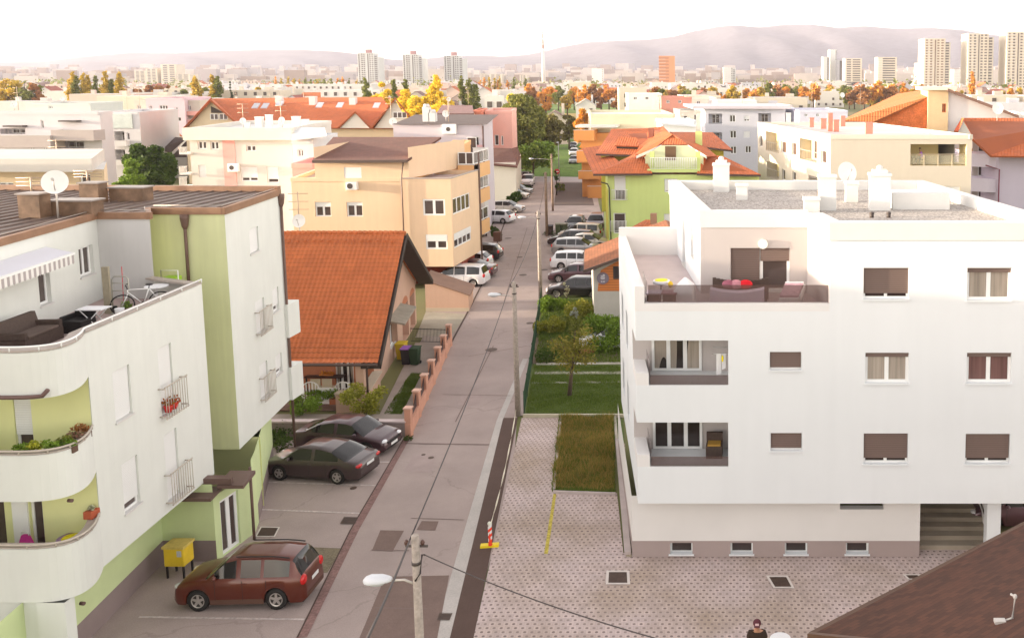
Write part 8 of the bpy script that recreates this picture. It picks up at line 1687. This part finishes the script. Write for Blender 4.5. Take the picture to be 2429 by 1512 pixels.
q=MB(); q.ell(J['h1'][0]+Vector((.015,0,.03)),.105,.105,.09,14,8,z0=-.2); q.build('hair',HAIR,t)
ch=thing('chair','dark chair under the person in purple on the beige balcony','chair',tuple(bp)); q=MB(); q.box(bp.x-.22,bp.y-.22,z+.38,bp.x+.26,bp.y+.22,z+.43); q.build('seat',BLK,ch); q=MB(); q.box(bp.x+.22,bp.y-.22,z+.43,bp.x+.26,bp.y+.22,z+.9); q.build('backrest',BLK,ch)
for sx in (-.2,.22):
    for sy in (-.2,.2): q=MB(); q.box(bp.x+sx-.02,bp.y+sy-.02,z,bp.x+sx+.02,bp.y+sy+.02,z+.38); q.build('leg',BLK,ch)
tb=thing('balcony_table','dark small table in front of the person in purple','table',(bp.x-.8,bp.y,z)); q=MB(); q.box(bp.x-1.15,bp.y-.25,z+.62,bp.x-.5,bp.y+.3,z+.67); q.build('table_top',BLK,tb); q=MB(); q.tube([(bp.x-.8,bp.y,z),(bp.x-.8,bp.y,z+.62)],.04,8); q.build('stand',BLK,tb)
# ---------- left terrace ----------
z=8.74
def lt(x,y,zz=z): return g(x,y,zz)
def wsofa(label,a,b,dirn,seat_d=.75):
    """sofa between floor points a (left) and b (right); back towards dirn"""
    a,b=Vector(a),Vector(b); d=(b-a); L=d.length; d=d.normalized(); n=Vector(dirn).normalized(); t=thing('wicker_sofa',label,'sofa',tuple((a+b)/2)); Z=Vector((0,0,1))
    q=MB(); q.obox(a,d*L,n*seat_d,Z*.36); q.build('seat',WK,t); q=MB(); q.obox(a+n*(seat_d-.12)+Z*.36,d*L,n*.12+Vector((0,0,0)),Z*.48+n*.12); q.build('backrest',WK,t)
    for e in (a,b-d*.14): q=MB(); q.obox(e+Z*.36,d*.14,n*seat_d,Z*.22); q.build('armrest',WK,t,bevel=.03)
    q=MB(); q.obox(a+d*.16+Z*.36,d*(L-.32),n*(seat_d-.16),Z*.09); q.build('cushion',M('cushion_brown',(.12,.085,.07),.9,.15,3),t,bevel=.03)
a=lt(62,838); b_=lt(152,800); dn=Vector((-(b_-a).y,(b_-a).x,0)); wsofa('brown wicker sofa on the terrace of the pale green block behind the parapet',a,b_,dn)
c=lt(188,785); t=thing('wicker_armchair','very dark wicker armchair beside the white folding table on the left terrace','armchair',tuple(c)); q=MB(); q.box(c.x-.3,c.y-.3,z,c.x+.3,c.y+.35,z+.38); q.build('seat',BLK,t,bevel=.03); q=MB(); q.box(c.x-.3,c.y+.25,z+.38,c.x+.3,c.y+.37,z+.62); q.box(c.x-.36,c.y-.3,z,c.x-.28,c.y+.37,z+.52); q.build('backrest',BLK,t,bevel=.03)
c=lt(226,778); t=thing('folding_table','white folding table standing on the left terrace behind the parapet','table',tuple(c)); q=MB(); q.box(c.x-.4,c.y-.25,z+.62,c.x+.4,c.y+.25,z+.65); q.build('table_top',WCv,t)
for s_ in (-1,1): q=MB(); q.tube([(c.x-.3,c.y+s_*.2,z),(c.x+.3,c.y+s_*.2,z+.62)],.015,6); q.tube([(c.x+.3,c.y+s_*.2,z),(c.x-.3,c.y+s_*.2,z+.62)],.015,6); q.build('leg_frame',PVC(),t)
c=lt(256,744); q=MB(); h=aY(256,633,c.y).z-z; q.box(c.x-.11,c.y,z,c.x+.11,c.y+.08,z+h); o=q.build('timber_post',M('grey_timber',(.34,.30,.22),.9,.2,5),loc=tuple(c)); tag(o,'tall grey timber board leaning upright against the corner of the left terrace','board')
c=lt(288,742); t=thing('hand_truck','metal hand truck standing against the lilac wall of the left terrace','hand truck',tuple(c)); m=M('hand_truck_metal',(.42,.40,.34),.5,.15,metal=.3); q=MB(); w_=.27; h=1.22
q.tube([c+Vector((-w_,0,.0)),c+Vector((-w_,.05,h-.1)),c+Vector((-w_*.7,.05,h)),c+Vector((w_*.7,.05,h)),c+Vector((w_,.05,h-.1)),c+Vector((w_,0,0))],.02,6); 
for k in range(4): q.tube([c+Vector((-w_,.02,.25+k*.25)),c+Vector((w_,.02,.25+k*.25))],.014,6)
q.build('frame',m,t); q=MB(); q.box(c.x-.22,c.y-.25,z+.02,c.x+.22,c.y,z+.035); q.build('toe_plate',m,t)
for s_ in (-1,1): q=MB(); q.tube([c+Vector((s_*.26-.03,.05,.12)),c+Vector((s_*.26+.03,.05,.12))],.12,14); q.build('wheel',TYR,t)
q=MB(); q.tube([c+Vector((.08,.02,0)),c+Vector((.08,.06,1.55))],.012,6); o=q.build('red_stick',M('red_stick',(.5,.05,.06),.5,0),loc=tuple(c)); tag(o,'thin red stick leaning on the hand truck','stick')
# bicycle
def bicycle(label,c,d):
    c=Vector(c); d=Vector(d).normalized(); t=thing('bicycle',label,'bicycle',tuple(c)); n=Vector((-d.y,d.x,0)); Z=Vector((0,0,1)); r=.33; wb_=1.05; f=c+d*wb_/2+Z*r; re=c-d*wb_/2+Z*r; WBk=M('bike_white',(.75,.74,.72),.4,.05)
    for k,w0 in enumerate((f,re)):
        q=MB(); pts=[w0+d*r*math.cos(2*math.pi*i/28)+Z*r*math.sin(2*math.pi*i/28) for i in range(29)]; q.tube(pts,.022,6,cap=False); o=q.build('wheel',TYR,t); q=MB()
        for i in range(14): an=2*math.pi*i/14; q.tube([w0,w0+d*r*.95*math.cos(an)+Z*r*.95*math.sin(an)],.004,3,cap=False)
        q.tube([w0-n*.04,w0+n*.04],.03,8); q.build('spokes',M('galvanised',(.5,.5,.5)),o)
    bb=c-d*.05+Z*.30; hd=c+d*.36+Z*.82; st=c-d*.22+Z*.80; q=MB()
    for a,b in ((bb,hd-Z*.08),(st,hd),(st,bb),(bb,re),(st,re),(hd,hd-Z*.14),(hd-Z*.14,f)): q.tube([a,b],.02,7)
    q.build('frame',WBk,t); q=MB(); q.tube([hd,hd+Z*.16+d*.04],.015,6); h=hd+Z*.16+d*.04; q.tube([h-n*.3-d*.05,h-n*.12,h+n*.12,h+n*.3-d*.05],.015,6); q.build('handlebar',BLK,t)
    q=MB(); q.tube([st,st+Z*.12-d*.02],.014,6); q.ell(st+Z*.14-d*.02,.13,.07,.035,12,6); q.build('saddle',BLK,t); q=MB(); q.tube([bb-n*.06,bb+n*.06],.09,14); q.build('crank',BLK,t)
bk_c=lt(338,742); bicycle('white bicycle leaning on the left terrace with its front wheel over the parapet line',bk_c,(-1,-.55,0))
c=lt(365,728); t=thing('round_table','small round white table behind the bicycle on the left terrace','table',tuple(c)); q=MB(); q.tube([c+Vector((0,.2,.66)),c+Vector((0,.2,.69))],.36,24,sm=False); q.build('table_top',WCv,t); q=MB(); q.tube([c+Vector((0,.2,0)),c+Vector((0,.2,.66))],.035,8); q.build('stand',WCv,t)
c=lt(410,702); t=thing('storage_box','lime green storage box in a metal rack at the corner of the left terrace','box',tuple(c)); q=MB(); q.box(c.x-.22,c.y-.15,z+.3,c.x+.25,c.y+.2,z+.72); q.build('box',M('lime_plastic',(.30,.50,.04),.5,.05),t,bevel=.02); q=MB()
q.tube([c+Vector((-.3,-.1,0)),c+Vector((-.3,-.1,.95)),c+Vector((.3,-.1,.95)),c+Vector((.3,-.1,0))],.018,6); q.build('rack',PVC(),t)
c=lt(285,752); q=MB(); q.tube([c,c+Vector((0,0,.3))],[.11,.14],16); o=q.build('bucket',WCv,loc=tuple(c)); tag(o,'small white bucket on the left terrace near the hand truck','bucket')
o=leafmesh('foliage',[tuple(lt(300,745)+Vector((0,0,.3)))],[.16],200,.04,LFr,thing('potted_plant','small green potted plant by the bicycle wheel','plant',tuple(lt(300,745)))); tp=o.parent; q=MB(); c=lt(300,745); q.tube([c,c+Vector((0,0,.2))],[.09,.12],12); q.build('pot',M('terracotta_box',(.4,.15,.07)),tp)
c=path[2]+Vector((0,0,ZP+.05)); q=MB(); q.obox(path[0]+Vector((.3,.02,ZP+.0)),(.8,0,0),(0,-.22,0),(0,0,.16)); o=q.build('salmon_cloth',M('salmon_cloth',(.66,.30,.20),.9,.1,6,bump=.6,bscale=8),loc=tuple(path[0]),bevel=.04); tag(o,'salmon cloth draped over the curved parapet at the left edge','cloth')
# balcony flower boxes (upper curved balcony)
zz=op1[0]+.02; fcol=[LFr,M_leaf('geranium_red',[(.05,.10,.01),(.45,.05,.04),(.5,.12,.10)]),LFr,M_leaf('geranium_yellow',[(.12,.2,.02),(.55,.5,.05)]),LFr,M_leaf('geranium_pink',[(.08,.14,.02),(.5,.22,.2)])]
for i in range(9):
    p=lerp(path[0],path[8],i/8) if i<1 else path[min(1+i,12)]
    p=([path[0]-Vector((.55,0,0)),path[0],path[1],path[2]+Vector((.0,0,0)),path[4],path[6],path[8],path[10],path[12]])[i]; dn=Vector((-.1,.26,0)) if i<6 else Vector((-.28,.05,0)); c=p+dn; c.z=zz-.05
    t=thing('flower_box','flower box %s on the upper curved balcony'%(('with red geraniums at picture edge','with red blooms','with green leaves','with yellow blooms left of the door gap','with plain green leaves before the door gap','with light green leaves','with sparse dark leaves','with pink blooms','with brown dry leaves at the balcony end')[i]),'flower box',tuple(c),'flower boxes on the balcony'); q=MB(); q.box(c.x-.22,c.y-.09,c.z-.12,c.x+.22,c.y+.09,c.z+.04); q.build('box',M('brown_flower_box',(.12,.07,.05),.8,.1),t)
    leafmesh('plants',[tuple(c+Vector((dx,0,.1+random.uniform(0,.08)))) for dx in (-.14,0,.14)],[.12,.14,.12],260,.04,(fcol[1],fcol[1],LFr,fcol[3],LFr,LFr,LOl,fcol[5],LRu)[i],t)
# lower curved balcony things
zb=3.04; 
def lb_(x,y,zz): return g(x,y,zz)
c=aY(160,1300,24.25); t=thing('laundry_basin','lilac plastic basin filled with yellow cloth on the lower curved balcony','basin',tuple(c)); q=MB(); q.tube([c+Vector((0,.2,.0)),c+Vector((0,.2,.06)),c+Vector((0,.2,.22)),c+Vector((0,.2,.23)),c+Vector((0,.2,.20))],[.24,.27,.34,.37,.33],24); q.build('basin',M('lilac_plastic',(.56,.34,.66),.4,.05),t); q=MB(); q.ell(c+Vector((0,.2,.21)),.28,.26,.07,18,6); q.build('yellow_cloth',M('yellow_cloth',(.8,.7,.1)),t)
q=MB(); 
for s_ in (-1,1): q.tube([c+Vector((s_*.25,.2,0)),c+Vector((-s_*.2,.25,-1.2))],.012,5)
q.build('folding_stand',PVC(),t)
c=aY(50,1318,24.2); t=thing('pink_laundry','magenta jacket hanging on a white hanger on the lower curved balcony','clothing',tuple(c)); q=MB(); V=[(-.26,0,-.1),(.26,0,-.1),(.20,0,.25),(.08,0,.52),(-.08,0,.52),(-.18,0,.25)]; n=6
for s_ in (0,.1): q.poly([c+Vector((v[0],v[1]+.15+s_,v[2])) for v in (V if s_ else V[::-1])])
for i in range(n): a,b=V[i],V[(i+1)%n]; q.poly([c+Vector((a[0],.15,a[2])),c+Vector((b[0],.15,b[2])),c+Vector((b[0],.25,b[2])),c+Vector((a[0],.25,a[2]))])
q.build('jacket',M('magenta_cloth',(.58,.04,.30),.8,.15,6,bump=.6,bscale=9),t,bevel=.02); q=MB(); q.tube([c+Vector((-.1,.2,.5)),c+Vector((-.08,.2,.62)),c+Vector((.08,.2,.62)),c+Vector((.1,.2,.5))],.015,6); q.build('hanger',PVC(),t)
c=lb_(229,1278,op2[0]+.05); c=FS.p(uE1-.15,op2[0]+.04,-.12); t=thing('flower_pot','brick red square flower pot at the end of the lower curved balcony','flower pot',tuple(c)); q=MB(); q.box(c.x-.13,c.y-.16,c.z,c.x+.13,c.y+.16,c.z+.22); q.build('pot',M('brick_red_pot',(.40,.09,.04),.6,.1),t,bevel=.02); leafmesh('flowers',[tuple(c+Vector((0,0,.27)))],[.09],120,.035,M_leaf('white_bloom',[(.2,.25,.1),(.7,.66,.5)]),t)
# loggia things
for r,l in ((lg[0],'upper'),(lg[1],'lower')):
    c=Ff.p(1.0,r[2],-1.0); q=MB(); q.obox(c,(.35,0,0),(0,.3,0),(0,0,.75)); 
c=Ff.p(Ff.uz(1706,860)[0],lg[0][2],-.45); t=thing('hanging_laundry','white and yellow laundry hanging from the rack in the upper loggia','laundry',tuple(c)); q=MB(); z1=Ff.uz(1706,848)[1]
for k,(dx,w_,h_) in enumerate(((-.05,.16,.75),(.12,.12,.55))): q.poly([(c.x+dx-w_/2,c.y-.02*k,z1-h_),(c.x+dx+w_/2,c.y+.05-.02*k,z1-h_+.05),(c.x+dx+w_/2,c.y+.03,z1),(c.x+dx-w_/2,c.y,z1)]); 
q.build('cloth',WCv,t); q=MB(); q.ell((c.x+.08,c.y-.06,z1-.15),.04,.03,.12,8,6); q.build('yellow_cloth',M('yellow_cloth',(.8,.7,.1)),t)
c=Ff.p(Ff.uz(1690,1080)[0],lg[1][2],-.9); t=thing('armchair','dark wicker armchair with ochre cushion in the lower loggia','armchair',tuple(c)); q=MB(); q.box(c.x-.28,c.y-.25,c.z,c.x+.28,c.y+.3,c.z+.42); q.build('seat',WK,t); q=MB(); q.box(c.x-.28,c.y+.2,c.z+.42,c.x+.28,c.y+.32,c.z+.75); q.build('backrest',WK,t); q=MB(); q.box(c.x-.22,c.y-.2,c.z+.42,c.x+.22,c.y+.18,c.z+.48); q.build('cushion',M('ochre_cushion',(.45,.26,.05),.9,.1),t)
c=Ff.p(Ff.uz(1660,1075)[0],lg[1][2],-.6)
